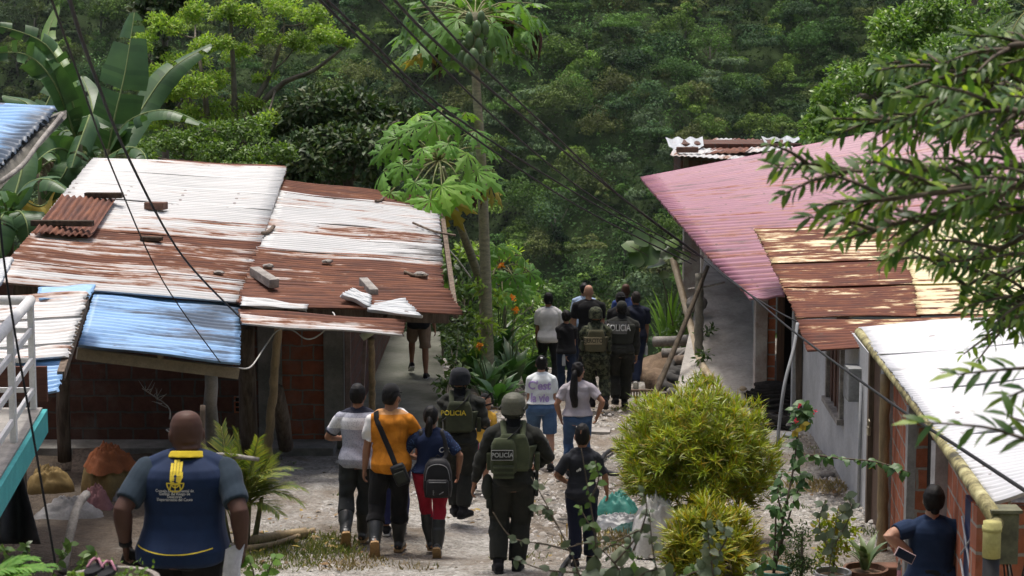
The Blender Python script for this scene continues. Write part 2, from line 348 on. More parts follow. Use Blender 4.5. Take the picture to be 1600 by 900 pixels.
bm = bmesh.new(); bmesh.ops.create_cube(bm, size=1); me = bpy.data.meshes.new('haze'); bm.to_mesh(me); bm.free(); hz = link('haze', me, None, smooth=False); hz.scale = (560, 640, 260); hz.location = (0, 215, 30); tag(hz, 'thin pale daylight haze filling the valley', 'haze', kind='stuff')
m = bpy.data.materials.new('haze'); m.use_nodes = True; m.node_tree.nodes.clear(); ov = m.node_tree.nodes.new('ShaderNodeOutputMaterial'); pv = m.node_tree.nodes.new('ShaderNodeVolumePrincipled'); pv.inputs['Density'].default_value = .00006; pv.inputs['Color'].default_value = (.86, .92, 1, 1); pv.inputs['Anisotropy'].default_value = .3
m.node_tree.links.new(pv.outputs[0], ov.inputs['Volume']); me.materials.append(m)
# ================================================================== roofing, brick, plaster, wood
def tin(name, paint, paint2, r1=(.125, .050, .032), r2=(.25, .10, .05), r3=(.058, .031, .025), rough=.45, dirtc=(.035, .032, .026), flake=1.0, metal=0.0, fw=.38, ns=1.0, vd=.35):
    """corrugated sheet: paint or zinc, rust that runs along the corrugation, dirt; 'rust' and 'dirt' are set sheet by sheet"""
    t = NT(name); uv = t.n('TexCoord').outputs['UV']
    def mp(sx, sy):
        m = t.n('Mapping'); m.inputs['Scale'].default_value = (sx, sy, 1); t.l(uv, m.inputs['Vector']); return m.outputs[0]
    a = t.n('Attribute'); a.attribute_name = 'rust'; b = t.n('Attribute'); b.attribute_name = 'dirt'
    n1 = t.noise(mp(.28 * ns, 2.6 * (.5 + .5 * ns)), 1.0, 5, .62); n2 = t.noise(mp(1.6 * flake, 13), 1.0, 5, .7); n3 = t.noise(mp(.6, 26), 1, 3, .6)
    nn = t.math('ADD', t.math('MULTIPLY', n1, 1 - fw), t.math('MULTIPLY', n2, fw)); k = t.math('ADD', nn, t.math('MULTIPLY', t.math('SUBTRACT', a.outputs['Fac'], .5), .36))
    mask = t.ramp(k, [(.485, (0, 0, 0)), (.525, (1, 1, 1))]); edge = t.ramp(k, [(.44, (0, 0, 0)), (.50, (.5, .5, .5)), (.56, (0, 0, 0))])
    pc = t.mix(t.ramp(t.noise(mp(.5, 5), 1.5, 6, .7), [(.35, (0, 0, 0)), (.7, (1, 1, 1))]), paint, paint2); pc = t.mix(.25, pc, t.ramp(n3, [(.3, (.6, .6, .6)), (.7, (1.1, 1.1, 1.1))]), 'MULTIPLY')
    rc = t.ramp(t.noise(mp(1.1, 9), 1.3, 6, .7), [(.28, r3), (.48, r1), (.72, r2)])
    col = t.mix(mask, pc, rc); col = t.mix(edge, col, (.36, .16, .07))
    dn = t.math('ADD', t.math('MULTIPLY', t.noise(mp(.9, 11), 1, 5, .75), .6), t.math('MULTIPLY', t.noise(mp(.5, 1.2), 1.6, 4, .6), .4))
    dm = t.ramp(t.math('ADD', dn, t.math('MULTIPLY', t.math('SUBTRACT', b.outputs['Fac'], .5), .7)), [(.5, (0, 0, 0)), (.62, (1, 1, 1))])
    col = t.mix(t.math('MULTIPLY', dm, .85), col, dirtc)
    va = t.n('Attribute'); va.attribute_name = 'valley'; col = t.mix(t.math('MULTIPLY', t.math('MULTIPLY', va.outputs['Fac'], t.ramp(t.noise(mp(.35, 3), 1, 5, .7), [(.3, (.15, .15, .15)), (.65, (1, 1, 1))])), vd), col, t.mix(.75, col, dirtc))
    sx = t.n('SeparateXYZ'); t.l(uv, sx.inputs[0])
    du = t.math('MULTIPLY', t.math('SUBTRACT', t.math('FRACT', t.math('DIVIDE', sx.outputs[0], .82)), .5), .82); dv = t.math('MULTIPLY', t.math('SUBTRACT', t.math('FRACT', t.math('DIVIDE', sx.outputs[1], .31)), .5), .31)
    nail = t.math('LESS_THAN', t.math('ADD', t.math('MULTIPLY', du, t.math('MULTIPLY', du, .35)), t.math('MULTIPLY', dv, dv)), .00022); col = t.mix(t.math('MULTIPLY', nail, .7), col, (.10, .06, .045))
    t.bump(t.math('ADD', t.math('MULTIPLY', mask, .4), n2), .3, .006)
    return t.fin(col, t.math('ADD', t.math('MULTIPLY', mask, .4), rough), .4, metal)
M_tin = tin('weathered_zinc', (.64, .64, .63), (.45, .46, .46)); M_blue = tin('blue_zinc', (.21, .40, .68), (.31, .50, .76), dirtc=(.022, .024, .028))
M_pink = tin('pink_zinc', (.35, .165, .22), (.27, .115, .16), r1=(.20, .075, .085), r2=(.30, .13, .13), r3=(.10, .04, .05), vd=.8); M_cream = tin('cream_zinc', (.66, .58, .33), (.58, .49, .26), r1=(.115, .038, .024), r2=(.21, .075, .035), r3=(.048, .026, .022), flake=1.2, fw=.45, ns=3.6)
M_grey = tin('grey_zinc', (.42, .45, .47), (.55, .57, .58)); M_black = tin('blackened_zinc', (.035, .033, .032), (.06, .055, .05))
def quv(Q, px, py):
    """where on the roof quad Q a spot of the picture lies"""
    Q = [Vector(p) for p in Q]; u = v = .5
    for _ in range(25):
        a = proj(bil(Q, u, v)); e = 1e-3; bu = proj(bil(Q, u + e, v)); bv = proj(bil(Q, u, v + e)); J = np.array([[(bu[0] - a[0]) / e, (bv[0] - a[0]) / e], [(bu[1] - a[1]) / e, (bv[1] - a[1]) / e]])
        du, dv = np.linalg.solve(J, [px - a[0], py - a[1]]); u += float(np.clip(du, -.3, .3)); v += float(np.clip(dv, -.3, .3))
    return u, v
def OR(Q, px, py, h=0.0): return bil([Vector(p) for p in Q], *quv(Q, px, py)) + Vector((0, 0, h))
def bil(Q, u, v):
    a, b, c, d = Q; return (a * (1 - u) + b * u) * (1 - v) + (d * (1 - u) + c * u) * v
def corr(name, Q, m, parent=None, u=(0, 1), v=(0, 1), pitch=.11, amp=.019, rust=.1, dirt=.0, lift=0.0, label=None, seed=0, curl=0.0, nu=14, edgejit=.012, sag=.012):
    """a corrugated sheet on part u, v of the quad Q (near-left, near-right, far-right, far-left); the waves run along u"""
    Q = [Vector(p) for p in Q]; lv = (bil(Q, .5, v[1]) - bil(Q, .5, v[0])).length; lu = (bil(Q, u[1], .5) - bil(Q, u[0], .5)).length
    nrm = (Q[1] - Q[0]).cross(Q[3] - Q[0]).normalized()
    if nrm.z < 0: nrm = -nrm
    nw = max(2, round(lv / pitch)); nv = nw * 6; r_ = random.Random(seed * 77 + int(u[0] * 90) + int(v[0] * 300)); ph = r_.random() * 6
    je = [r_.uniform(-1, 1) * edgejit for _ in range(nv + 1)]
    V = []; UV = []; RU = []; DI = []; VA = []
    ra = rust if isinstance(rust, (tuple, list)) else (rust, rust); da = dirt if isinstance(dirt, (tuple, list)) else (dirt,) * 4
    for i in range(nu + 1):
        for j in range(nv + 1):
            fu = i / nu; fv = j / nv; jit = je[j] / lu * (1 if i == nu else (-1 if i == 0 else 0))
            uu = u[0] + (u[1] - u[0]) * fu + jit; vv = v[0] + (v[1] - v[0]) * fv
            p = bil(Q, uu, vv) + nrm * (lift + amp * math.cos(2 * math.pi * nw * fv) + sag * math.sin(uu * 9 + ph) * math.sin(vv * 11 + ph * 2) + curl * (fu * fu if curl > 0 else (1 - fu) ** 2 * -1))
            V.append(p); UV.append((fu * lu + seed * 7.3, vv * lv / max(v[1] - v[0], 1e-6) + seed * 3.1))
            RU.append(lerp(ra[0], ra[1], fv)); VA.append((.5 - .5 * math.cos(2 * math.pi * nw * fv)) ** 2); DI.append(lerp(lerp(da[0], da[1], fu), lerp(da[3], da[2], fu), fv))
    F = [(i * (nv + 1) + j, (i + 1) * (nv + 1) + j, (i + 1) * (nv + 1) + j + 1, i * (nv + 1) + j + 1) for i in range(nu) for j in range(nv)]
    me = np_mesh(name, [tuple(p) for p in V], F); uvl = me.uv_layers.new(name='UVMap'); li = np.empty(len(me.loops), np.int32); me.loops.foreach_get('vertex_index', li)
    uvl.data.foreach_set('uv', np.array(UV, np.float32)[li].ravel())
    for nm, dat in (('rust', RU), ('dirt', DI), ('valley', VA)): me.attributes.new(nm, 'FLOAT', 'POINT').data.foreach_set('value', np.array(dat, np.float32))
    o = link(name, me, m, parent); sm = o.modifiers.new('thickness', 'SOLIDIFY'); sm.thickness = .006; sm.offset = -1
    if label: o['label'] = label
    return o
def brickmat(name, c1, c2, mortar, bw=.33, rh=.215, ms=.013):
    t = NT(name); uv = t.n('TexCoord').outputs['UV']; b = t.n('TexBrick'); wv = t.n('TexNoise'); wv.inputs['Scale'].default_value = 5; wv.inputs['Detail'].default_value = 4; t.l(t.coord('Object'), wv.inputs['Vector']); wm = t.n('VectorMath', operation='MULTIPLY_ADD'); t.l(wv.outputs['Color'], wm.inputs[0]); wm.inputs[1].default_value = (.05, .05, 0); t.l(uv, wm.inputs[2]); t.l(wm.outputs[0], b.inputs['Vector'])
    for k, v_ in (('Color1', (*c1, 1)), ('Color2', (*c2, 1)), ('Mortar', (*mortar, 1)), ('Scale', 1.0), ('Mortar Size', ms), ('Mortar Smooth', .25), ('Brick Width', bw), ('Row Height', rh), ('Bias', -.1)): b.inputs[k].default_value = v_
    n = t.noise(t.coord('Object'), 7, 7, .7); col = t.mix(.7, b.outputs['Color'], t.ramp(n, [(.3, (.55, .52, .5)), (.7, (1.25, 1.2, 1.2))]), 'MULTIPLY')
    st = t.noise(t.coord('Object'), 1.3, 5, .7); col = t.mix(t.ramp(st, [(.52, (0, 0, 0)), (.75, (.55, .55, .55))]), col, (.20, .19, .17))
    t.bump(t.math('ADD', t.math('MULTIPLY', b.outputs['Fac'], -1.0), t.math('MULTIPLY', n, .5)), .8, .012); return t.fin(col, .9, .2)
M_brick = brickmat('hollow_brick', (.13, .062, .045), (.10, .05, .037), (.10, .094, .085), .36, .235, .016); M_brick2 = brickmat('orange_brick', (.46, .16, .085), (.36, .12, .065), (.36, .33, .29), .30, .20, .014)
M_conc = mat('concrete', (.30, .29, .265), (.17, .165, .15), 2.2, .92, .5, 40); M_concw = mat('worn_concrete_floor', (.17, .17, .14), (.095, .10, .075), 1.6, .9, .5, 30)
M_wood = mat('grey_timber', (.20, .155, .115), (.09, .065, .048), 3, .85, .6, 30, stretch=(6, 6, .6)); M_woodg = mat('weathered_plank', (.33, .31, .28), (.18, .165, .15), 5, .9, .6, 40)
M_door = mat('brown_door', (.13, .075, .05), (.07, .042, .03), 3, .6, .3, 25, stretch=(8, 8, .5)); M_bamboo = mat('dry_bamboo', (.36, .27, .15), (.20, .15, .085), 3, .6, .3, 30, stretch=(3, 3, .6))
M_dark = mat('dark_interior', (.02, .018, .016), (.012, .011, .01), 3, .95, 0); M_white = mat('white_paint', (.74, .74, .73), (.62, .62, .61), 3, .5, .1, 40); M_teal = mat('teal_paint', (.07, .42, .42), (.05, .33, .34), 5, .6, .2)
M_pvc = mat('pale_pipe', (.50, .42, .30), (.33, .26, .17), 4, .55, .15); M_black_pl = mat('black_rubber', (.022, .022, .023), (.014, .014, .015), 6, .6, .15); M_cable = mat('power_cable', (.012, .012, .013), (.009, .009, .01), 6, .6, 0)
M_leaf_litter = mat('leaf_litter', (.09, .065, .045), (.04, .03, .022), 14, .95, .6)
def bars(name, m, parent, lst):
    for a, c, w_, h_, *up in lst:
        q = MB(); q.bar(a, c, w_, h_, *(up or [(0, 0, 1)])); q.build(name, m, parent)
def slab(b, pts, z0, z1):
    b.prism([(p[0], p[1], z0) for p in pts], (0, 0, z1 - z0))
# ------------------------------------------------------------------ the brick house on the left
Yf = 27.0; hb = Vector((-4.5, 27.5, gz(0, 27.5)))
H1 = thing('brick_house', 'low brick house with wide patched roof of white and rusted zinc sheets', 'house', hb)
b = MB(); b.box((-2.98, Yf + .12, -.6), (.62, .2, 2.5)); b.build('brick_panel', brickmat('red_hollow_brick', (.33, .115, .065), (.26, .09, .05), (.21, .195, .17)), H1)
b = MB(); b.box((-5.55, Yf + .1, -.55), (4.0, .2, 2.6)); b.box((-8.2, Yf + .1, -.4), (1.3, .2, 2.9))
b.box((-2.42, 32.2, -.5), (.18, 10.0, 2.7)); b.box((-5.6, 36.5, -.6), (6.2, .2, 2.6)); b.build('wall', M_brick, H1)
b = MB(); b.box((-2.54, Yf + .08, -.62), (.28, .28, 2.42), bev=.01); b.box((-3.45, Yf + .10, -.62), (.34, .24, 2.42), bev=.01); b.box((-3.1, Yf + .06, .42), (1.6, .28, .22), bev=.01); b.build('concrete_column', M_conc, H1)
b = MB(); b.bar((-2.33, Yf - .05, -1.62), (-2.33, Yf - .05, .45), .07, .09, (0, 1, 0)); b.bar((-2.2, Yf + .35, -1.6), (-2.08, Yf + .3, .4), .05, .12, (0, 1, 0)); b.build('door_frame', mat('faded_pink_wood', (.33, .24, .22), (.2, .15, .13), 4), H1)
b = MB(); slab(b, [(-2.4, Yf - .12), (-.92, Yf - .12), (-1.02, 29), (-1.4, 37), (-2.4, 37)], -1.95, -1.57); b.build('porch_floor', M_concw, H1)
b = MB(); b.box((-6.0, 26.75, -1.66), (7.0, .7, .12)); b.build('step', M_conc, H1)
for (px, py) in ((377, 558), (379, 632)):
    c = PY(px, py, Yf - .02); v_ = MB()
    for i in range(4): v_.box((c.x - .11 + i * .073, c.y, c.z), (.018, .05, .24)); v_.box((c.x, c.y + .002, c.z - .11 + i * .073), (.24, .04, .018))
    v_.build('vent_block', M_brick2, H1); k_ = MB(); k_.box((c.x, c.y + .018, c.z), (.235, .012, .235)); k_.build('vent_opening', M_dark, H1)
LQ = [P(-14, 444, 23.4), P(373, 476, 24.8), P(446, 266, 31.8), P(144, 250, 31.2)]
RQ = [P(371, 474, 24.75), P(694, 486, 25.6), P(684, 312, 32.4), P(441, 284, 31.3)]
rl = [(.36, .48), (.66, .6), (.62, .74), (.5, .36), (.26, .14), (.08, .1), (.04, .08), (.10, .25)]
rr = [(.76, .85), (.74, .76), (.82, .5), (.12, .10), (.46, .44), (.18, .24), (.42, .22), (.66, .85)]
for i in range(8):
    v0, v1 = i / 8, (i + 1) / 8 + .012
    corr('roof_sheet', LQ, M_tin, H1, (0, 1.005), (v0, min(v1, 1)), rust=rl[i], dirt=.05, lift=.02 + .006 * (i % 2) + .0008 * i, seed=i + 1)
    corr('roof_sheet', RQ, M_tin, H1, (0, 1), (v0, min(v1, 1)), rust=rr[i], dirt=(.05, .62 if i in (3, 4) else .1, .62 if i in (3, 4) else .12, .05), lift=.012 + .006 * (i % 2) + .0008 * i, seed=i + 11, edgejit=.03)
corr('roof_sheet', [P(372, 482, 24.55), P(724, 497, 25.35), P(700, 458, 26.0), P(376, 452, 25.6)], M_tin, H1, rust=(.95, .9), lift=.05, seed=31, label='long rust brown sheet jutting out past the right roof edge')
corr('roof_sheet', [P(300, 259, 31.6), P(446, 279, 31.6), P(446, 264, 32.3), P(250, 254, 32.1)], M_tin, H1, rust=.95, lift=.03, seed=32)
corr('roof_sheet', [P(378, 508, 23.7), P(629, 524, 24.3), P(634, 502, 24.8), P(372, 484, 24.3)], M_tin, H1, rust=(.2, .95), lift=0, seed=33, label='narrow lower eave sheet with a white front half')
corr('roof_sheet', [P(375, 484, 24.3), P(478, 490, 24.6), P(480, 484, 24.9), P(378, 470, 24.7)], M_tin, H1, rust=.12, lift=.05, seed=34)
corr('roof_sheet', [OR(LQ, 50, 375), OR(LQ, 95, 316), OR(LQ, 181, 321), OR(LQ, 142, 381)], M_tin, H1, rust=1.0, lift=.10, pitch=.09, amp=.018, seed=35, label='short rust red sheet laid crosswise over the roof')
# beams, posts
b = MB(); b.bar(P(150, 478, 24.5), P(700, 497, 26.0), .1, .14); b.bar(P(20, 452, 24.1), P(160, 476, 24.4), .1, .14); b.bar(P(690, 330, 32), P(712, 492, 26), .07, .1)
b.bar(P(600, 505, 25), P(640, 380, 31), .06, .1); b.bar(P(470, 500, 25), P(520, 370, 31), .06, .1); b.build('roof_beam', M_wood, H1)
def pole(name, a, bb, r, m, parent=None, nodes=0, n=10):
    a, bb = Vector(a), Vector(bb); rr_ = random.Random(int(abs(a.x) * 1000)); pts = []; rad = []; k = max(nodes * 3, 5)
    off = Vector((0, 0, 0)); L = (bb - a).length
    for i in range(k + 1):
        pts.append(a.lerp(bb, i / k) + Vector((rr_.uniform(-1, 1), rr_.uniform(-1, 1), 0)) * r * .18); rad.append(r * (1.12 if nodes and i % 3 == 0 else 1) * lerp(1.05, .92, i / k))
    q = MB(); q.tube(pts, rad, n); return q.build(name, m, parent, smooth=True)
pole('post', P(418, 715, 25.4), P(436, 505, 24.6), .055, M_bamboo, H1, 7); pole('post', P(582, 660, 27.0), P(580, 530, 25.6), .045, M_bamboo, H1, 6)
pole('post', P(392, 715, 26.1), P(384, 512, 25.4), .12, M_wood, H1); pole('post', P(333, 705, 24.6), P(328, 578, 23.2), .085, M_conc, H1); pole('post', P(100, 720, 25.4), P(100, 540, 25.0), .09, M_wood, H1)
cap = MB(); cc = P(578, 522, 25.4); cap.tube([cc + Vector((-.11, -.02, -.05)), cc + Vector((0, 0, .03)), cc + Vector((.10, .02, .08))], [.05, .06, .05], 9); cap.build('bamboo_collar', mat('pale_green_bamboo', (.50, .52, .36), (.36, .38, .24), 5), H1, smooth=True)
BQ = [P(122, 541, 21.7), P(375, 570, 22.4), P(376, 480, 24.9), P(147, 459, 24.1)]
corr('roof_sheet', BQ, M_blue, H1, rust=.02, dirt=(.52, .50, .66, .46), lift=.004, pitch=.15, amp=.024, seed=41, nu=24, label='faded blue zinc sheet stained black along its ends')
b = MB(); b.bar(P(120, 552, 21.9), P(372, 583, 22.6), .10, .13); b.bar(P(150, 480, 24.2), P(128, 548, 22.0), .07, .1); b.bar(P(262, 490, 24.4), P(250, 560, 22.2), .06, .09); b.build('porch_beam', mat('pale_log', (.30, .24, .16), (.2, .155, .1), 4), H1)
# leaning log in front of the brick, dead branch
lg = MB(); lg.tube([P(447, 700, 26.0), P(440, 650, 25.7), P(434, 606, 25.4)], [.10, .11, .075], 9); tag(lg.build('log', M_wood, None, smooth=True), 'short mossy grey log leaning upright against the brick wall', 'log')
# loose things on the roof
def blockobj(name, c, size, rz, m, label, cat, tilt=0.0, bev=.012, group=None):
    q = MB(); q.box((0, 0, 0), size, None, bev); o = q.build(name, m); o.location = c; o.rotation_euler = (tilt, 0, rz); return tag(o, label, cat, group)
def on(Q, u, v, h=.06): return bil(Q, u, v) + Vector((0, 0, h))
blockobj('timber_block', OR(RQ, 413, 447, .12), (.14, .75, .12), R(28), M_woodg, 'squared grey timber block lying slantwise on the rusted roof', 'timber', R(7))
blockobj('timber_block', OR(RQ, 576, 463, .12), (.12, .62, .12), R(18), M_woodg, 'split grey timber block resting above the curled grey sheet', 'timber', R(8))
blockobj('roof_brick', OR(LQ, 244, 331, .09), (.30, .2, .11), R(-12), mat('old_brick', (.17, .09, .065), (.1, .06, .045), 8), 'dark red brick holding down the white roof', 'brick')
blockobj('stone_slab', OR(LQ, 163, 322, .16), (.56, .13, .08), R(-4), M_leaf_litter, 'blackened block on the upper edge of the rust red sheet', 'block')
blockobj('stone_slab', OR(LQ, 98, 368, .17), (.86, .12, .08), R(-5), M_leaf_litter, 'long blackened block along the lower edge of the rust red sheet', 'block')
blockobj('stone_slab', OR(LQ, 237, 382, .08), (.30, .13, .06), R(-4), M_leaf_litter, 'small mossy block where the white roof turns to rust', 'block')
for (px, py, d, s_, txt) in ((342, 434, 25.9, .09, 'small grey stone near the roof seam'), (419, 424, 26.3, .11, 'pale pebble above the squared timber block on the roof'), (512, 416, 26.7, .1, 'dark stone alone on the rusted right half of the roof'), (657, 437, 26.3, .14, 'pale rag-like lump at the right end of the roof')):
    q = MB(); bm = bmesh.new(); bmesh.ops.create_icosphere(bm, subdivisions=2, radius=s_ * .6); r_ = random.Random(px)
    vs_ = [Vector((v.co.x * 1.4, v.co.y, v.co.z * .55)) * r_.uniform(.8, 1.15) for v in bm.verts]; q.add([OR(LQ if px < 390 else RQ, px, py, .07) + v for v in vs_], [[v.index for v in f.verts] for f in bm.faces]); bm.free()
    tag(q.build('stone', M_woodg), txt, 'stone', 'stones on the patched roof')
for (a, c, d, r_, txt) in (((690, 468), (752, 490), 26.2, .022, 'charred stick lying at the right of the rusted roof'), ((586, 320), (600, 316), 31, .02, 'short twig on the white part of the roof'), ((410, 372), (428, 362), 28.2, .03, 'bunch of dead twigs at the roof seam'), ((645, 355), (712, 376), 29.5, .018, 'long thin stick poking past the right roof edge')):
    if a[0] == 690: a, c = (632, 432), (668, 440)
    q = MB(); m_ = ((a[0] + c[0]) / 2, (a[1] + c[1]) / 2 + 2); q.tube(spline([OR(RQ, *a, .07), OR(RQ, *m_, .06), OR(RQ, *c, .08)], 4), r_, 6); tag(q.build('stick', M_wood, smooth=True), txt, 'stick', 'sticks blown onto the patched roof')
o = corr('curled_sheet', [P(527, 474, 25.1), P(575, 495, 25.0), P(575, 478, 25.5), P(545, 466, 25.6)], M_grey, None, pitch=.085, amp=.03, rust=.1, lift=.12, seed=51, nu=8); tag(o, 'curled grey zinc offcut with its end bent up on the eave', 'metal sheet')
o = corr('curled_sheet', [P(574, 497, 24.85), P(660, 508, 24.7), P(632, 480, 25.4), P(572, 486, 25.4)], M_grey, None, pitch=.085, amp=.02, rust=.08, lift=.1, seed=52, nu=8); tag(o, 'flat grey zinc offcut sticking out over the eave', 'metal sheet')
# ------------------------------------------------------------------ lower shed roof at the far left
H2 = thing('shed', 'shed with low pale roof of scratched white and blue sheets beside the balcony', 'shed', Vector((-5.5, 20.5, gz(0, 20.5))))
SQ = [P(-40, 596, 18.6), P(98, 584, 18.9), P(137, 462, 21.3), P(-40, 472, 21.2)]
for i in range(3): corr('roof_sheet', SQ, M_tin, H2, (0, 1), (i / 3 + (.17 if i == 0 else 0), (i + 1) / 3 + .01), rust=[.22, .2, (.3, .42)][i], dirt=.12, lift=.02 + .006 * i, seed=61 + i, edgejit=.03)
corr('roof_sheet', [P(-40, 640, 18.5), P(90, 612, 18.6), P(104, 560, 19.4), P(-40, 566, 19.4)], M_blue, H2, rust=.1, dirt=.3, seed=66, amp=.018)
corr('roof_sheet', [P(60, 470, 21.0), P(140, 465, 21.3), P(149, 446, 22.3), P(60, 452, 22.2)], M_blue, H2, rust=.02, dirt=.1, seed=67)
corr('roof_sheet', [P(-40, 470, 20.8), P(2, 442, 21.4), P(21, 404, 23.0), P(-30, 410, 23)], M_grey, H2, rust=.1, dirt=.1, seed=68, pitch=.12, amp=.02, label='ribbed grey sheet at the shed corner')
b = MB(); b.box((-8.6, 22.6, -.5), (.18, 8.6, 2.3)); b.build('wall', M_brick, H2)  # unseen side wall added to keep light from the left out of the yard
b = MB(); b.bar(P(-40, 600, 18.9), P(92, 590, 19.1), .09, .12); b.bar(P(95, 588, 19.0), P(134, 470, 21.3), .07, .1); b.build('roof_beam', M_wood, H2); pole('post', (-5.6, 21.4, gz(0, 21.4)), (-5.6, 21.4, .75), .07, M_wood, H2)
# ------------------------------------------------------------------ house with the balcony, at the left edge
H3 = thing('balcony_house', 'house corner with teal edged balcony, white railing and blue zinc roof', 'house', Vector((-4.6, 16, gz(0, 16))))
z_sl = P(67, 640, 17.8).z; e1 = P(66, 632, 17.9); e0 = P(-60, 800, 13.2)
b = MB(); slab(b, [(e1.x, e1.y), (e0.x, e0.y), (e0.x - 4, e0.y), (e1.x - 4, e1.y)], z_sl - .02, z_sl); b.build('balcony_floor', mat('balcony_tile', (.36, .34, .31), (.25, .24, .22), 6), H3)
b = MB(); slab(b, [(e1.x + .04, e1.y + .03), (e0.x + .04, e0.y), (e0.x - 4, e0.y), (e1.x - 4, e1.y + .03)], z_sl - .24, z_sl - .022); b.build('balcony_slab', M_teal, H3)
b = MB(); b.box((-9.9, 14.0, z_sl / 2 - .8), (7.6, 8.6, z_sl + 1.4)); b.build('wall', M_conc, H3); b = MB(); b.box((-10.2, 14.0, z_sl + 1.3), (8.0, 8.2, 2.5)); b.build('upper_wall', M_white, H3)  # unseen bulk of the house enlarged to block light from the left
rt = z_sl + 1.02; rl_ = [(e1.x - .06, e1.y - .08), (lerp(e1.x, e0.x, .33) - .06, lerp(e1.y, e0.y, .33)), (lerp(e1.x, e0.x, .66) - .06, lerp(e1.y, e0.y, .66)), (e0.x - .06, e0.y)]
rail = MB(); rail.tube([(rl_[0][0], rl_[0][1], rt), (rl_[-1][0], rl_[-1][1], rt)], .05, 12); rail.tube([(rl_[0][0], rl_[0][1], rt), (rl_[0][0] - 1.9, rl_[0][1], rt)], .045, 12); rail.build('handrail', M_white, H3, smooth=True)
mid = MB()
for k in (.18, .46, .74):
    mid.bar((rl_[0][0], rl_[0][1], z_sl + k), (rl_[-1][0], rl_[-1][1], z_sl + k), .03, .055); mid.bar((rl_[0][0], rl_[0][1], z_sl + k), (rl_[0][0] - 1.9, rl_[0][1], z_sl + k), .03, .045)
mid.build('railing_bar', M_white, H3)
for (x, y) in rl_ + [(rl_[0][0] - .95, rl_[0][1])]:
    q = MB(); q.box((x, y, z_sl + .5), (.055, .055, 1.0), bev=.004); q.build('railing_post', M_white, H3)
b = MB(); b.box(((rl_[0][0] - .25), rl_[0][1] + .35, z_sl + .12), (1.0, .05, .30)); 
pb = P(45, 600, 18.3); b = MB(); b.box((pb.x - .2, pb.y, pb.z), (.75, .05, .34)); b.build('clad_panel', mat('brown_cladding', (.14, .055, .035), (.09, .036, .025), 4, stretch=(.6, 1, 6)), H3)
UQ = [P(-60, 310, 13.6), P(8, 262, 14.4), P(92, 171, 16.8), P(-60, 164, 16.8)]
UQ = [P(-70, 250, 15.0), P(-4, 268, 14.6), P(90, 172, 16.6), P(-70, 164, 16.8)]
corr('roof_sheet', UQ, M_blue, H3, rust=.0, dirt=(.1, .85, .72, .05), lift=.02, pitch=.12, amp=.018, seed=71, edgejit=.02)
b = MB(); b.prism([P(-6, 272, 14.6), P(95, 174, 16.7), P(104, 172, 16.75), P(104, 184, 16.7), P(0, 296, 14.5)], (-.35, .1, -.12)); b.build('roof_edge', mat('mossy_concrete', (.22, .21, .18), (.09, .09, .075), 4, .9, .5), H3)
q = MB(); q.tube(spline([P(0, 285, 14.4), P(35, 258, 14.9), P(62, 222, 15.6), P(98, 178, 16.6)], 4), .02, 6); q.build('edge_bead', M_woodg, H3, smooth=True)
# ------------------------------------------------------------------ pink roofed house on the right
H4 = thing('pink_roofed_house', 'plastered house under long pink corrugated roof on the right of the path', 'house', Vector((5, 34, gz(0, 34))))
PKQ = [P(1168, 462, 30.0), P(1625, 428, 27.4), P(1625, 158, 40), P(1001, 279, 41.0)]
def curved(Q, px_off):   # the eave bows inwards half-way
    return Q
edge = [P(1168, 462, 30.0), P(1112, 408, 32.0), P(1058, 345, 35.2), P(1026, 308, 38.2), P(1001, 279, 41.0)]; far_e = [P(1625, 428, 27.4), P(1625, 372, 29.5), P(1625, 310, 32.4), P(1625, 245, 35.8), P(1625, 158, 40)]
for i in range(4):
    q_ = [edge[i], far_e[i], far_e[i + 1], edge[i + 1]]
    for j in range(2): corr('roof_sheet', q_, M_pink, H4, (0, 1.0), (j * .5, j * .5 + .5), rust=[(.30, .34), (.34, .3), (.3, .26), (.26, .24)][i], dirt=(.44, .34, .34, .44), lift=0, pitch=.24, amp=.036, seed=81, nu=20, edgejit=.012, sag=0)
corr('roof_sheet', [P(1172, 468, 29.5), P(1226, 462, 29.2), P(1222, 446, 30.0), P(1160, 452, 30.4)], M_pink, H4, rust=.3, dirt=.3, seed=95, lift=-.01)
xw = lambda y: 4.05 + (y - 31) * .093
M_oldw = mat('peeling_plaster', (.46, .43, .41), (.30, .24, .21), 2.4, .9, .5, 28); M_paleblue = mat('pale_blue_plaster', (.36, .40, .41), (.26, .28, .28), 2, .9, .3)
b = MB(); b.prism([(xw(31.2), 31.2, -2.2), (xw(45), 45, -3), (xw(45), 45, .9), (xw(31.2), 31.2, .1)], (.18, 0, 0)); b.prism([(xw(45), 45, -3), (12, 45, -3), (12, 45, 2), (xw(45), 45, .9)], (0, -.18, 0)); b.build('wall', M_paleblue, H4)
b = MB(); b.box((xw(31) + .02, 31.08, -.95), (.2, .26, 2.1), bev=.01); b.build('wall_end', M_oldw, H4)
b = MB(); b.box((xw(31) + .19, 31.1, -.95), (.12, .2, 2.05)); b.build('exposed_brick', M_brick2, H4); b = MB(); b.bar((4.38, 30.95, -2.0), (4.38, 30.95, .1), .11, .1, (0, 1, 0)); b.build('door_frame', M_door, H4)
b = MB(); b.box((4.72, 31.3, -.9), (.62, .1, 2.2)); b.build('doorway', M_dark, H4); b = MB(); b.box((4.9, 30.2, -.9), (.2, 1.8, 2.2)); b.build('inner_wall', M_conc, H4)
M_plast = mat('grey_plaster', (.50, .47, .43), (.33, .31, .28), 1.8, .93, .7, 18, bdist=.02)
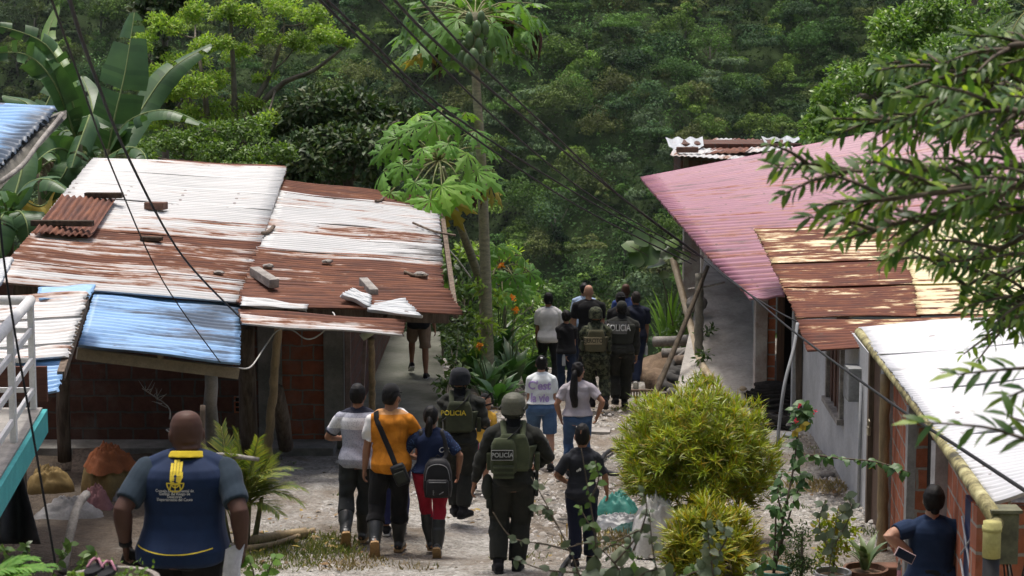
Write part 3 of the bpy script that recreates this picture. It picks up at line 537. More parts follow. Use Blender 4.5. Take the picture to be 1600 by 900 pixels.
b = MB(); b.prism([(2.62, 31.0, -1.94), (4.1, 30.6, -1.94), (xw(36.3) + .02, 36.3, -.52), (3.60, 36.3, -.52)], (0, 0, -2.2)); b.prism([(3.60, 36.31, -.52), (xw(36.3) + .02, 36.31, -.52), (xw(41.4), 41.4, -.45), (4.2, 41.4, -.45)], (0, 0, -2.2)); b.build('porch_floor', M_plast, H4)
pr = MB(); pr.prism([G(1062, 655) + Vector((0, 0, .01)), (2.62, 31.0, -1.925), (4.1, 30.6, -1.925), (4.15, 29.6, -1.84)], (0, 0, -.2)); pr.build('ramp', M_plast, H4)
b = MB(); pp = [P(1072, 420, 38), P(1066, 365, 39), P(1086, 385, 37.5)]; b.box((P(1078, 400, 40).x + .1, 40.5, -.6), (.35, .3, 2.6)); b.build('concrete_column', M_oldw, H4)
b = MB(); b.box((4.75, 41.5, -.6), (1.3, .25, 1.6)); b.build('end_wall', M_plast, H4)
# far tin roof behind the pink one
H5 = thing('tin_roofed_hut', 'small hut with jumbled rusty and grey tin roof behind the pink roof', 'hut', Vector((7, 52, -4)))
FQ = [P(1052, 246, 49), P(1240, 238, 49), P(1235, 222, 54), P(1120, 219, 54)]
def crossw(a, bb, c, d): return [a, d, c, bb]
for (u0, u1, r_, m_) in ((0, .26, .3, M_tin), (.24, .62, .9, M_tin), (.6, 1, .25, M_tin)):
    qq = [bil(FQ, u0, 0), bil(FQ, u1, 0), bil(FQ, u1, 1), bil(FQ, u0, 1)]; corr('roof_sheet', crossw(*qq), m_, H5, rust=r_, lift=.05, pitch=.17, amp=.014, seed=int(97 + u0 * 10), nu=6)
corr('roof_sheet', crossw(P(1047, 243, 48.5), P(1160, 250, 48.3), P(1185, 236, 50), P(1052, 234, 50)), M_tin, H5, rust=.3, lift=0, pitch=.17, amp=.014, seed=103, nu=6)
corr('roof_sheet', crossw(P(1046, 238, 50), P(1100, 236, 50), P(1098, 221, 53), P(1040, 222, 53)), M_grey, H5, rust=.1, dirt=.4, lift=.1, pitch=.36, amp=.035, seed=104, nu=6, label='big waved grey fibre cement sheet')
corr('roof_sheet', crossw(P(1195, 232, 51), P(1250, 228, 51), P(1250, 221, 54), P(1190, 222, 54)), M_grey, H5, rust=.1, dirt=.5, lift=.12, pitch=.36, amp=.035, seed=105, nu=6)
b = MB(); b.box(P(1150, 285, 52), (3.2, 2.2, 2.2)); b.build('wall', M_brick, H5); b = MB(); b.bar(P(1072, 268, 49.5), P(1072, 244, 49.5), .12, .12, (0, 1, 0)); b.build('post', M_wood, H5)
blockobj('roof_brick', P(1074, 234, 48.9), (.55, .2, .14), 0, mat('old_brick', (.17, .09, .065)), 'dark brick on the edge of the far tin roof', 'brick')
# ------------------------------------------------------------------ grey walled house on the right, rust and cream roof
H6 = thing('grey_walled_house', 'grey rendered house with peeling cream and rust roof and brown wooden door', 'house', Vector((4.6, 25, gz(0, 25))))
RQ6 = [P(1246, 497, 24.6), P(1640, 492, 23.4), P(1640, 342, 29.2), P(1180, 360, 30.2)]
usplit = [(0, .5), (.49, 1.0)]
rows = [(0, .3), (.29, .56), (.55, 1.0)]
rus = [[(.74, .66), (.68, .78), (.52, .62)], [(.5, .3), (.24, .28), (.3, .34)]]
for ci, (u0, u1) in enumerate(usplit):
    for ri, (v0, v1) in enumerate(rows): corr('roof_sheet', RQ6, M_cream, H6, (u0, u1), (v0, v1), rust=rus[ci][ri], dirt=.06, lift=.012 * ri + .006 * ci, pitch=.13, amp=.016, seed=111 + ci * 3 + ri, nu=18, label='cream painted sheet with small rust flakes' if ci == 1 and ri == 1 else None)
corr('roof_sheet', [P(1261, 546, 23.2), P(1640, 520, 21.9), P(1640, 490, 23.4), P(1245, 499, 24.55)], M_cream, H6, rust=(.72, .66), dirt=.1, lift=-.03, pitch=.13, amp=.016, seed=121, nu=18)
M_render = mat('grey_render', (.52, .53, .535), (.39, .395, .395), 1.1, .9, .35, 22); t_ = None
def wallpts(y): return 4.45 - (29 - y) * .047 if y > 20.5 else 4.05 - (20.5 - y) * .105
def wseg(bd, y0, y1, z0, z1, th=.18): bd.prism([(wallpts(y0), y0, z0), (wallpts(y1), y1, z0), (wallpts(y1), y1, z1), (wallpts(y0), y0, z1)], (th, 0, 0))
b = MB(); wseg(b, 25.6, 29, -2, .35); wseg(b, 24.0, 25.6, -2, -.72); wseg(b, 21.4, 24.0, -2, .5); wseg(b, 24.0, 25.6, .2, .45); b.box((4.75, 29.1, -.8), (.9, .15, 2.3)); b.build('wall', M_render, H6)
b = MB(); b.bar((wallpts(25.6) - .02, 25.56, -.72), (wallpts(25.6) - .02, 25.56, .2), .07, .09, (0, 1, 0)); b.bar((wallpts(24) - .02, 24.04, -.72), (wallpts(24) - .02, 24.04, .2), .07, .09, (0, 1, 0)); b.bar((wallpts(24) - .03, 23.95, -.74), (wallpts(25.6) - .03, 25.65, -.74), .12, .07); b.build('window_frame', M_woodg, H6)
b = MB(); wseg(b, 24.07, 25.53, -.69, .2, .05)
for o_ in (.37, .73, 1.1): b.bar((wallpts(24.07 + o_) - .012, 24.07 + o_, -.69), (wallpts(24.07 + o_) - .012, 24.07 + o_, .2), .02, .03, (0, 1, 0))
b.build('window_shutter', mat('shutter_wood', (.14, .075, .055), (.085, .05, .04), 3, stretch=(8, 8, .5)), H6)
b = MB(); wseg(b, 20.05, 21.36, -1.35, .55, .06); b.build('door', M_door, H6); bars('door_jamb', M_wood, H6, [((wallpts(21.4) - .02, 21.4, -1.4), (wallpts(21.4) - .02, 21.4, .6), .08, .08, (0, 1, 0)), ((wallpts(20.05) - .02, 20.02, -1.4), (wallpts(20.05) - .02, 20.02, .6), .06, .08, (0, 1, 0))])
q = MB(); q.box((wallpts(21.2) - .07, 21.22, -.28), (.035, .09, .10), bev=.01); q.tube([(wallpts(21.2) - .07, 21.19, -.23), (wallpts(21.2) - .07, 21.19, -.17), (wallpts(21.2) - .07, 21.22, -.15), (wallpts(21.2) - .07, 21.25, -.17), (wallpts(21.2) - .07, 21.25, -.23)], .008, 6); q.build('padlock', mat('brass', (.55, .5, .36), (.4, .35, .25), 9, .35, 0, metal=.8), H6)
q = MB(); q.tube([(wallpts(22.2) - .03, 22.2, -1.4), (wallpts(22.2) - .03, 22.2, .1)], .022, 8); q.build('conduit', mat('grey_conduit', (.30, .31, .32), (.24, .25, .26), 6), H6, smooth=True)
q = MB(); q.box((wallpts(22.6) - .08, 22.6, .02), (.16, .36, .40), bev=.01); q.build('meter_box', mat('grimy_grey_metal', (.24, .25, .25), (.16, .165, .165), 7), H6)
b = MB(); b.bar((4.42, 29.0, -1.95), (4.36, 29.0, .2), .09, .09, (0, 1, 0)); b.build('post', M_wood, H6)
# ------------------------------------------------------------------ brick house with the white roof, right edge
H7 = thing('white_roofed_house', 'brick house with bright white ribbed roof and mossy yellow gutter pipe', 'house', Vector((4.2, 15, gz(0, 15))))
WQ = [P(1552, 790, 12.55), P(1720, 752, 12.1), P(1720, 490, 20.8), P(1342, 517, 21.6)]
M_wtin = tin('bright_white_sheet', (.60, .61, .63), (.51, .52, .54), dirtc=(.06, .055, .05), rough=.35)
for i in range(4): corr('roof_sheet', WQ, M_wtin, H7, (0, 1), (i / 4, (i + 1) / 4 + .006), rust=-.25, dirt=(.44, .0, .0, .44) if i else (.55, .08, .0, .45), lift=.02 + .004 * i, pitch=.11, amp=.017, seed=131 + i, nu=18)
ge = [P(1342, 519, 21.5), P(1448, 655, 16.0), P(1530, 772, 12.75), P(1549, 800, 12.3)]; lowp = [ge[-1] + Vector((.03, -.02, -.06)), P(1550, 832, 12.15), P(1549, 842, 12.15)]
t = NT('mossy_yellow_pipe'); n_ = t.noise(t.coord('Object'), 4.5, 8, .75); t.bump(n_, .4, .01); M_moss = t.fin(t.ramp(n_, [(.38, (.05, .046, .03)), (.49, (.25, .22, .10)), (.6, (.45, .42, .22)), (.8, (.56, .54, .40))]), .7, .3)
q = MB(); q.tube(spline([ge[0], ge[1], ge[2]], 8) + [ge[3]] + [lowp[0]] + [lowp[1]], [.05] * 17 + [.052, .05, .05], 14); q.build('gutter_pipe', M_moss, H7, smooth=True)
q = MB(); q.tube([lowp[1] + Vector((0, 0, .07)), lowp[1] + Vector((0, 0, -.05)), lowp[1] + Vector((0, 0, -.16))], .058, 14); q.tube([lowp[1] + Vector((0, 0, .04)), lowp[1] + Vector((0, 0, .01))], .063, 14); q.build('pipe_collar', mat('yellow_pipe_collar', (.46, .43, .16), (.36, .33, .13), 6), H7, smooth=True)
q = MB(); q.tube([lowp[1] + Vector((0, 0, -.15)), (lowp[1].x, lowp[1].y, gz(0, 12))], .054, 14); q.build('downpipe', M_black_pl, H7, smooth=True)
wx = wallpts
b = MB(); wseg(b, 17.3, 19.6, -1.3, .75); wseg(b, 12.9, 15.0, -1.2, .95); wseg(b, 15.0, 17.3, .72, .95); b.prism([(3.2, 12.9, -1.1), (5.6, 12.6, -1.1), (5.6, 12.6, .9), (3.2, 12.9, .9)], (0, .18, 0)); b.build('wall', M_brick2, H7)
bars('door_jamb', mat('pale_door_frame', (.42, .41, .40), (.3, .29, .28), 4), H7, [((wx(15.05) - .03, 15.05, -1.2), (wx(15.05) - .03, 15.05, .9), .16, .16, (0, 1, 0)), ((wx(17.4) - .02, 17.35, -1.2), (wx(17.4) - .02, 17.35, .75), .14, .1, (0, 1, 0)), ((wx(19.7), 19.72, -1.3), (wx(19.7), 19.72, .75), .22, .14, (0, 1, 0))])
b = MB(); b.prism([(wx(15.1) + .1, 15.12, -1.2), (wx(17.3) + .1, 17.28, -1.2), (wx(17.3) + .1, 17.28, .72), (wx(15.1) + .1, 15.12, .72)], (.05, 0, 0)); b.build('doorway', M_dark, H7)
pole('bamboo_post', (wx(19.2) - .09, 19.3, gz(0, 19.3)), (wx(19.2) - .11, 19.3, .7), .055, M_bamboo, H7, 6)
gy0, gy1 = 13.05, 13.6; b = MB(); b.prism([(wx(gy0) - .04, gy0, -.9), (wx(gy1) - .04, gy1, -.9), (wx(gy1) - .04, gy1, .82), (wx(gy0) - .04, gy0, .82)], (.03, 0, 0)); b.build('window_pane', mat('deep_blue_paint', (.015, .025, .09), (.012, .02, .07), 4, .35, 0), H7)
b = MB()
for k in range(5): b.tube([(wx(gy0) - .06, gy0, -.9 + k * .32), (wx(gy1) - .06, gy1, -.62 + k * .32)], .008, 6); b.tube([(wx(gy0) - .06, gy0, -.62 + k * .32), (wx(gy1) - .06, gy1, -.9 + k * .32)], .008, 6)
b.build('window_grille', mat('grille_metal', (.35, .36, .38), (.28, .29, .3), 8, .5, 0), H7)
mb = P(1567, 838, 12.35); q = MB(); q.box(mb, (.17, .14, .34), bev=.012); q.box(mb + Vector((0, 0, .18)), (.2, .17, .02)); q.build('meter_box', mat('mossy_metal', (.16, .16, .10), (.09, .09, .06), 9), H7)
q = MB()
for k in range(3): q.tube(spline([mb + Vector((.02 * k, -.04, -.17)), mb + Vector((.03 + .03 * k, -.06, -.34)), mb + Vector((.15, -.05, -.3 + .1 * k)), mb + Vector((.24, 0, .1))], 5), .006, 5)
q.build('wire', M_black_pl, H7, smooth=True)
# ================================================================== people
def loft_rings(rings, n=22, power=2.0):
    """rings: (centre, ax, ay): closed solid through ellipses"""
    V = []; F = []
    for c, ax, ay in rings:
        for k in range(n):
            a = 2 * math.pi * k / n; ca, sa = math.cos(a), math.sin(a); e = 2 / power
            V.append(Vector(c) + Vector(ax) * (math.copysign(abs(ca) ** e, ca)) + Vector(ay) * (math.copysign(abs(sa) ** e, sa)))
    for i in range(len(rings) - 1):
        for k in range(n): k2 = (k + 1) % n; F.append((i * n + k, i * n + k2, (i + 1) * n + k2, (i + 1) * n + k))
    F.append(tuple(range(n))[::-1]); F.append(tuple((len(rings) - 1) * n + k for k in range(n))); return V, F
def ellipsoid(c, r, M=None, nu=18, nv=12):
    V = []; F = []; c = Vector(c)
    for i in range(1, nv):
        th = math.pi * i / nv
        for k in range(nu):
            a = 2 * math.pi * k / nu; p = Vector((math.sin(th) * math.cos(a) * r[0], math.sin(th) * math.sin(a) * r[1], math.cos(th) * r[2])); V.append(c + (M @ p if M else p))
    for i in range(nv - 2):
        for k in range(nu): k2 = (k + 1) % nu; F.append((i * nu + k, (i + 1) * nu + k, (i + 1) * nu + k2, i * nu + k2))
    t = len(V); pt = Vector((0, 0, r[2])); V.append(c + (M @ pt if M else pt)); V.append(c - (M @ pt if M else pt))
    for k in range(nu): k2 = (k + 1) % nu; F.append((t, k, k2)); F.append((t + 1, (nv - 2) * nu + k2, (nv - 2) * nu + k))
    return V, F
def fuse(pieces, voxel, smooth=4, fac=.5):
    """join closed pieces into one continuous skin"""
    q = MB()
    for V, F in pieces: q.add(V, F)
    me = q.mesh('tmp'); bm = bmesh.new(); bm.from_mesh(me); bmesh.ops.recalc_face_normals(bm, faces=bm.faces); bm.to_mesh(me); bm.free()
    o = bpy.data.objects.new('tmp', me); COL.objects.link(o)
    r = o.modifiers.new('r', 'REMESH'); r.mode = 'VOXEL'; r.voxel_size = voxel; s = o.modifiers.new('s', 'SMOOTH'); s.iterations = smooth; s.factor = fac
    dg = bpy.context.evaluated_depsgraph_get(); out = bpy.data.meshes.new_from_object(o.evaluated_get(dg)); bpy.data.objects.remove(o); bpy.data.meshes.remove(me); return out
def get_co(me):
    a = np.empty(len(me.vertices) * 3, np.float32); me.vertices.foreach_get('co', a); return a.reshape(-1, 3)
def wrinkle(me, amp, seed, kz=26, kx=13, fade=None):
    co = get_co(me); nr = np.empty(len(co) * 3, np.float32); me.vertex_normals.foreach_get('vector', nr); nr = nr.reshape(-1, 3); g = np.random.default_rng(seed); d = np.zeros(len(co))
    warp = .05 * np.sin(co[:, 0] * 17 + seed) + .04 * np.sin(co[:, 2] * 13 + co[:, 1] * 9 + seed * 2)
    for i in range(7):
        s = g.choice([-1, 1]); k = np.array([s * kx * g.uniform(.3, 1.3), kx * g.uniform(-.8, .8), kz * g.uniform(.35, 1.25)]); ph = g.random() * 6.28
        v = np.sin(co @ k + warp * kz + ph); m = .5 + .5 * np.sin(co @ np.array([g.uniform(-6, 6), g.uniform(-5, 5), g.uniform(-6, 6)]) + ph * 2); d += np.sign(v) * np.abs(v) ** 1.4 * m / (1 + i * .35)
    d *= amp
    if fade is not None: d *= fade(co)
    me.vertices.foreach_set('co', (co + nr * d[:, None]).astype(np.float32).ravel()); me.update()
def ik(a, t, l1, l2, hint):
    a, t, hint = Vector(a), Vector(t), Vector(hint); v = t - a; d = min(v.length, (l1 + l2) * .999); u = v.normalized(); x = (l1 * l1 - l2 * l2 + d * d) / (2 * d); h = math.sqrt(max(l1 * l1 - x * x, 0))
    n = (hint - u * hint.dot(u)); n = n.normalized() if n.length > 1e-4 else u.orthogonal().normalized(); return a + u * x + n * h, a + u * d
def rot_yp(yaw, pitch): return Matrix.Rotation(yaw, 3, 'Z') @ Matrix.Rotation(-pitch, 3, 'X')
TXT = {}
def text_shape(s, bold=.0, res=3, shear=0):
    key = (s, bold, shear)
    if key not in TXT:
        c = bpy.data.curves.new('txt', 'FONT'); c.body = s; c.align_x = 'CENTER'; c.align_y = 'CENTER'; c.offset = bold; c.resolution_u = res; c.size = 1; c.shear = shear; c.space_line = .85
        o = bpy.data.objects.new('txt', c); COL.objects.link(o); dg = bpy.context.evaluated_depsgraph_get(); me = bpy.data.meshes.new_from_object(o.evaluated_get(dg))
        bm = bmesh.new(); bm.from_mesh(me); bmesh.ops.triangulate(bm, faces=bm.faces); bmesh.ops.subdivide_edges(bm, edges=[e for e in bm.edges if e.calc_length() > .25], cuts=1); bmesh.ops.triangulate(bm, faces=bm.faces); bm.verts.index_update()
        TXT[key] = ([(v.co.x, v.co.y) for v in bm.verts], [tuple(v.index for v in f.verts) for f in bm.faces]); bm.free(); bpy.data.objects.remove(o); bpy.data.meshes.remove(me)
    return TXT[key]
class Body:
    """a figure facing +Y; joints are laid out from the pose, then skin, clothes and gear are grown round them"""
    def __init__(s, name, label, base, H, yaw=0, lean=3, wid=1.04, girth=1.0, hips=1.0, waist=1.0, legs=None, arms=None, head=(0, 0, 0), skin=None, cat='person', vox=.009, headw=1.0, neckdrop=.010, legr=1.0, armr=1.0, neck=1.0, twist=0, seed=1, heads=1.0, group=None, shift=0.0):
        s.k = H / 1.75; s.root = thing(name, label, cat, base, group, yaw); s.H = H; s.vox = vox * max(s.k, .8); s.seed = seed
        hips *= 1.06; legr *= 1.10; armr *= 1.05
        s.wid, s.girth, s.hipw, s.waistw, s.legr, s.armr, s.heads, s.shift, s.neck, s.headw = wid, girth, hips, waist, legr, armr, heads, shift, neck, headw
        ln = math.tan(R(lean)); s.sp = lambda z: Vector((shift * (z - .9), max(z - .95, -.1) * ln, z)); s.lean = R(lean)
        L = legs or ((-.09, 0, .08, 0, 0), (.09, 0, .08, 0, 0)); A = arms or (None, None); tw = R(twist)
        s.hip = [s.sp(.92) + Vector((x * .088 * hips, 0, 0)) for x in (-1, 1)]; s.kneeP, s.ank, s.foot = [], [], []
        for i, (x, y, z, pit, fy) in enumerate(L):
            kn, an = ik(s.hip[i], (x, y, z), .43, .42, ((-.12 if i == 0 else .12), 1, .1)); s.kneeP.append(kn); s.ank.append(an); s.foot.append((R(pit), R(fy)))
        s.sh = [s.sp(1.392) + Matrix.Rotation(tw, 3, 'Z') @ Vector((x * .172 * wid, -.012, 0)) for x in (-1, 1)]; s.elb, s.wr = [], []
        for i in (0, 1):
            sx = -1 if i == 0 else 1; a = A[i] or (sx * .26 * wid, .02, .86, sx * .25, -1, 0)
            e, w_ = ik(s.sh[i], a[:3], .285, .25, a[3:6]); s.elb.append(e); s.wr.append(w_)
        s.armspec = A
        s.nb = s.sp(1.47); hy, hp, hr = (R(a) for a in head); s.HM = Matrix.Rotation(hy, 3, 'Z') @ Matrix.Rotation(hp, 3, 'X') @ Matrix.Rotation(hr, 3, 'Y')
        nt_ = s.sp(1.535 - neckdrop); s.hc = nt_ + s.HM @ Vector((0, .018, .10 * heads)); s.skin = skin; s.m = {}
    def hp(s, x, y, z): return s.hc + s.HM @ (Vector((x * s.headw, y, z)) * s.heads)
    def legpt(s, i, t):
        return s.hip[i].lerp(s.kneeP[i], t) if t <= 1 else s.kneeP[i].lerp(s.ank[i], t - 1)
    LR = [(0, .088), (.25, .084), (.5, .074), (.8, .060), (1, .056), (1.15, .055), (1.35, .057), (1.6, .047), (1.85, .037), (2, .037)]
    AR = [(0, .050), (.2, .052), (.5, .045), (.85, .040), (1, .038), (1.2, .042), (1.5, .036), (1.8, .029), (2, .026)]
    def armpt(s, i, t): return s.sh[i].lerp(s.elb[i], t) if t <= 1 else s.elb[i].lerp(s.wr[i], t - 1)
    def radius(s, tab, t):
        for (a, ra), (b, rb) in zip(tab, tab[1:]):
            if t <= b: return lerp(ra, rb, (t - a) / (b - a))
        return tab[-1][1]
    def limb(s, kind, i, t0, t1, infl, n=14, k=14):
        tab, fn, f = (s.LR, s.legpt, s.legr) if kind == 'leg' else (s.AR, s.armpt, s.armr); pts = []; rad = []
        ts = sorted(set([t0 + (t1 - t0) * q / n for q in range(n + 1)] + ([1.0] if t0 < 1 < t1 else [])))
        for t in ts:
            pts.append(fn(i, t)); u = (t - t0) / (t1 - t0); rad.append(s.radius(tab, t) * f + (infl(u) if callable(infl) else infl))
        if kind == 'arm' and t0 == 0:
            d_ = (pts[1] - pts[0]).normalized(); r0 = rad[0]; pts = [pts[0] - d_ * r0 * .82, pts[0] - d_ * r0 * .62, pts[0] - d_ * r0 * .32] + pts; rad = [r0 * .35, r0 * .72, r0 * .94] + rad
        return tube(pts, rad, k)
    TR = [(.84, .105, .085, 0), (.90, .158, .112, -.012), (.96, .168, .118, -.015), (1.02, .155, .108, -.005), (1.08, .143, .098, .004), (1.16, .146, .100, .008), (1.25, .160, .108, .006), (1.32, .170, .112, 0), (1.37, .164, .106, -.005), (1.41, .140, .092, -.010), (1.44, .108, .076, -.012), (1.475, .072, .060, -.010)]
    def torso(s, z0, z1, inf, power=2.3, hem=0, n=26, extra=None):
        rings = []; zs = sorted(set([z for z, *_ in s.TR if z0 < z < z1] + [z0, z1, (z0 + z1) / 2]))
        for z in zs:
            for (a, ax, ay, ac), (b, bx, by, bc) in zip(s.TR, s.TR[1:]):
                if a <= z <= b: t = (z - a) / (b - a); rx, ry, cy = lerp(ax, bx, t), lerp(ay, by, t), lerp(ac, bc, t); break
            else: rx, ry, cy = (s.TR[0][1:] if z < s.TR[0][0] else s.TR[-1][1:])
            wz = s.hipw if z < 1.0 else (lerp(s.hipw, s.waistw, (z - 1) / .1) if z < 1.1 else (lerp(s.waistw, s.wid, (z - 1.1) / .2) if z < 1.3 else s.wid))
            e = inf + hem * max(0, 1 - (z - z0) / .28); gy = s.girth
            if extra: e += extra(z)
            c = s.sp(z) + Vector((0, cy, 0)); rings.append((c, (rx * wz + e, 0, 0), (0, ry * gy + e, 0)))
        return loft_rings(rings, n, power)
    def shoulders(s, inf): return [tube([s.sh[0] + Vector((.01, 0, 0)), s.sh[0].lerp(s.nb, .5) + Vector((0, 0, .002)), s.nb + Vector((0, 0, -.012)), s.sh[1].lerp(s.nb, .5) + Vector((0, 0, .002)), s.sh[1] - Vector((.01, 0, 0))], [.050 + inf, .052 + inf, .056 + inf, .052 + inf, .050 + inf], 14)]
    HEADP = [(.126, .012, .015, -.014), (.121, .033, .042, -.014), (.108, .052, .066, -.012), (.088, .0655, .083, -.009), (.05, .0765, .096, -.004), (.01, .0785, .099, -.002), (-.03, .076, .094, .003), (-.065, .067, .082, .012), (-.09, .056, .066, .024), (-.112, .040, .044, .038), (-.122, .02, .022, .045)]
    def headshape(s):
        X, Y = s.HM @ Vector((s.headw, 0, 0)), s.HM @ Vector((0, 1, 0)); h = s.heads
        out = [loft_rings([(s.hp(0, cy, z), X * rx * h, Y * ry * h) for z, rx, ry, cy in s.HEADP], 22)]
        out.append(tube([s.nb + Vector((0, -.005, -.05)), s.nb.lerp(s.hp(0, -.01, -.06), .5), s.hp(0, -.012, -.03)], [.070 * s.neck, .058 * s.neck, .055 * s.neck], 14))
        out.append(tube([s.hp(0, .088, .02), s.hp(0, .103, -.012), s.hp(0, .112, -.034), s.hp(0, .09, -.045)], [.009, .012, .016, .010], 8)); out.append(ellipsoid(s.hp(0, .089, -.072), (.026, .014, .011), s.HM, 10, 8)); out.append(ellipsoid(s.hp(0, .086, .032), (.05, .012, .012), s.HM, 10, 8))
        for sx in (-1, 1): out.append(ellipsoid(s.hp(sx * .079, -.008, -.012), (.011, .022, .034), s.HM, 10, 8)); out.append(ellipsoid(s.hp(sx * .042, .076, -.022), (.026, .02, .02), s.HM, 10, 8))
        return out
    def foot_frame(s, i):
        p, y = s.foot[i]; return rot_yp(y, p)
    def footloft(s, i, inf=0, bottom=0):
        M = s.foot_frame(i); a = s.ank[i]; X = M @ Vector((1, 0, 0)); Z = M @ Vector((0, 0, 1))
        return loft_rings([(a + M @ Vector((0, y, zc)), X * (rx + inf), Z * (rz + inf * .8)) for y, zc, rx, rz in ((-.088, -.045, .018, .018), (-.075, -.043, .030, .032), (-.04, -.036, .037, .042), (0, -.026, .038, .052), (.05, -.038, .041, .042), (.11, -.053, .046, .027), (.155, -.060, .041, .02), (.18, -.064, .024, .013))], 16)
    def sole(s, i, grow=.010, th=.014, z=-.078):
        M = s.foot_frame(i); a = s.ank[i]; out = [(-.095, .0), (-.085, .026), (-.05, .036), (0, .034), (.05, .037), (.11, .047), (.155, .042), (.185, .022), (.192, 0)]
        poly = [(w + grow * .8, y * (1 + grow)) for y, w in out] + [(-w - grow * .8, y * (1 + grow)) for y, w in out[-2:0:-1]]
        q = MB(); q.prism([a + M @ Vector((x, y, z - th)) for x, y in poly], M @ Vector((0, 0, th + .006))); return q
    def hand(s, i, curl=.5, spread=1.0, thumb=.6):
        e, w_ = s.elb[i], s.wr[i]; d = (w_ - e).normalized(); sx = -1 if i == 0 else 1; f = Vector((0, 1, 0)); f = (f - d * f.dot(d)); f = f.normalized() if f.length > .25 else Vector((sx * -1, 0, 0)).normalized()
        f = (f - d * f.dot(d)).normalized(); nin = f.cross(d).normalized()
        if nin.x * -sx < 0: nin = -nin       # the palm faces the thigh
        a = s.armspec[i]
        if a and len(a) > 6: f = Vector(a[6:9]); f = (f - d * f.dot(d)).normalized(); nin = f.cross(d) * (1 if i == 0 else -1)
        s.hf = getattr(s, 'hf', {}); s.hf[i] = (w_, d, f, nin); out = []
        out.append(loft_rings([(w_ + d * u, f * r1, nin * r2) for u, r1, r2 in ((-.015, .024, .02), (.01, .027, .02), (.04, .037, .018), (.07, .041, .016), (.09, .038, .013))], 14, 2.4))
        for q, (o, l) in enumerate(((.029, .068), (.010, .078), (-.010, .072), (-.028, .056))):
            p = w_ + d * .07 + f * o; dd = d; pts = [p, p + d * .018 + f * o * .1]; ang = curl * (.35 + .08 * q)
            for seg in (.42, .33, .25):
                dd = (d * math.cos(ang) + nin * math.sin(ang)).normalized(); pts.append(pts[-1] + dd * l * seg); ang += curl * .75
            out.append(tube(pts, [.0105, .0105, .0100, .0092, .0078], 8))
        p = w_ + d * .022 + f * .026; t1 = (d * .75 + f * .65 + nin * .35 * thumb).normalized(); t2 = (d * .95 + f * .15 + nin * .5 * thumb).normalized(); out.append(tube([p - t1 * .02, p + t1 * .03, p + t1 * .034 + t2 * .026, p + t1 * .034 + t2 * .052], [.014, .0135, .0115, .0085], 8)); return out
    def emit(s, name, pieces, m, vox=None, smooth=4, wr=0, kz=26, kx=13, label=None, parent=None, fade=None):
        me = fuse(pieces, vox or s.vox, smooth)
        if wr: wrinkle(me, wr, s.seed + len(s.m) * 13, kz, kx, fade)
        me.transform(Matrix.Scale(s.k, 4)); o = link(name, me, m, parent or s.root, True)
        if label: o['label'] = label
        s.m[name] = o; return o
    def piece(s, name, q, m, parent=None, smooth=False, label=None):
        q.v = [tuple(Vector(v) * s.k for v in [p])[0] for p in q.v]; o = q.build(name, m, parent or s.root, True, smooth)
        if label: o['label'] = label
        return o
    def skin_body(s, curls=(.5, .5), rolls=False):
        pcs = ([ellipsoid(s.hp(0, -.070, z), (.052, .026, .015), s.HM, 12, 8) for z in (-.040, -.078)] + [ellipsoid(s.hp(0, -.080, .012), (.045, .022, .03), s.HM, 12, 8)] if rolls else []) + [s.torso(.84, 1.475, -.012)] + s.headshape() + s.shoulders(-.012)
        for i in (0, 1): pcs += [s.limb('leg', i, 0, 2, -.004), s.footloft(i, -.004), s.limb('arm', i, 0, 2, 0)] + s.hand(i, curls[i])
        o = s.emit('body', pcs, s.skin, smooth=3, vox=min(s.vox, .0075))
        for sx in (-1, 1):
            q = MB(); q.add(*ellipsoid(s.hp(sx * .031, .083, .008), (.012, .009, .009), s.HM, 10, 8)); s.piece('eye', q, M_eye, o, True)
        return o
    # ---- clothes
    def tee(s, m, hem=.90, sleeve=.62, inf=.020, name='shirt', wr=.006, loose=.016, sl=.024, smooth=4, extra=None):
        return s.emit(name, [s.torso(hem, 1.472, inf, 2.4, loose, extra=extra)] + s.shoulders(inf * .75) + [s.limb('arm', i, 0, sleeve, lambda u: inf * .8 + (sl - inf * .8) * u) for i in (0, 1)], m, wr=wr, smooth=smooth)
    def jacket(s, m, hem=.92, inf=.026, name='jacket', wr=.009, cuff=.016, extra=None):
        return s.emit(name, [s.torso(hem, 1.478, inf, 2.4, .0, extra=extra)] + s.shoulders(inf * .8) + [s.limb('arm', i, 0, 1.93, lambda u: lerp(inf, cuff, max(0, u - .6) / .4) + .006 * math.sin(u * 31)) for i in (0, 1)], m, wr=wr, kz=34)
    def trousers(s, m, to=1.92, inf=.014, flare=.02, top=1.03, wr=.007, name='trousers', bag=0):
        return s.emit(name, [s.torso(.85, top, .012, 2.2)] + [s.limb('leg', i, 0, to, lambda u: inf + flare * u * u + bag * math.sin(u * 3.1)) for i in (0, 1)], m, wr=wr, kz=30)
    def rubber_boots(s, top=1.22, m=None, ms=None):
        for i in (0, 1):
            o = s.emit('boot', [s.limb('leg', i, top, 2.0, lambda u: .018 + .012 * math.sin(u * 3.0) * (u > .3)), s.footloft(i, .012)], m or M_boot, wr=.003, kz=40)
            s.piece('sole', s.sole(i, .016, .02), ms or M_sole, o)
    def shoes(s, m, ms=None, inf=.010, high=0.0):
        for i in (0, 1):
            o = s.emit('shoe', [s.footloft(i, inf)] + ([s.limb('leg', i, 2 - high, 2, .016)] if high else []), m, vox=.007)
            s.piece('sole', s.sole(i, .010, .016), ms or M_dsole, o)
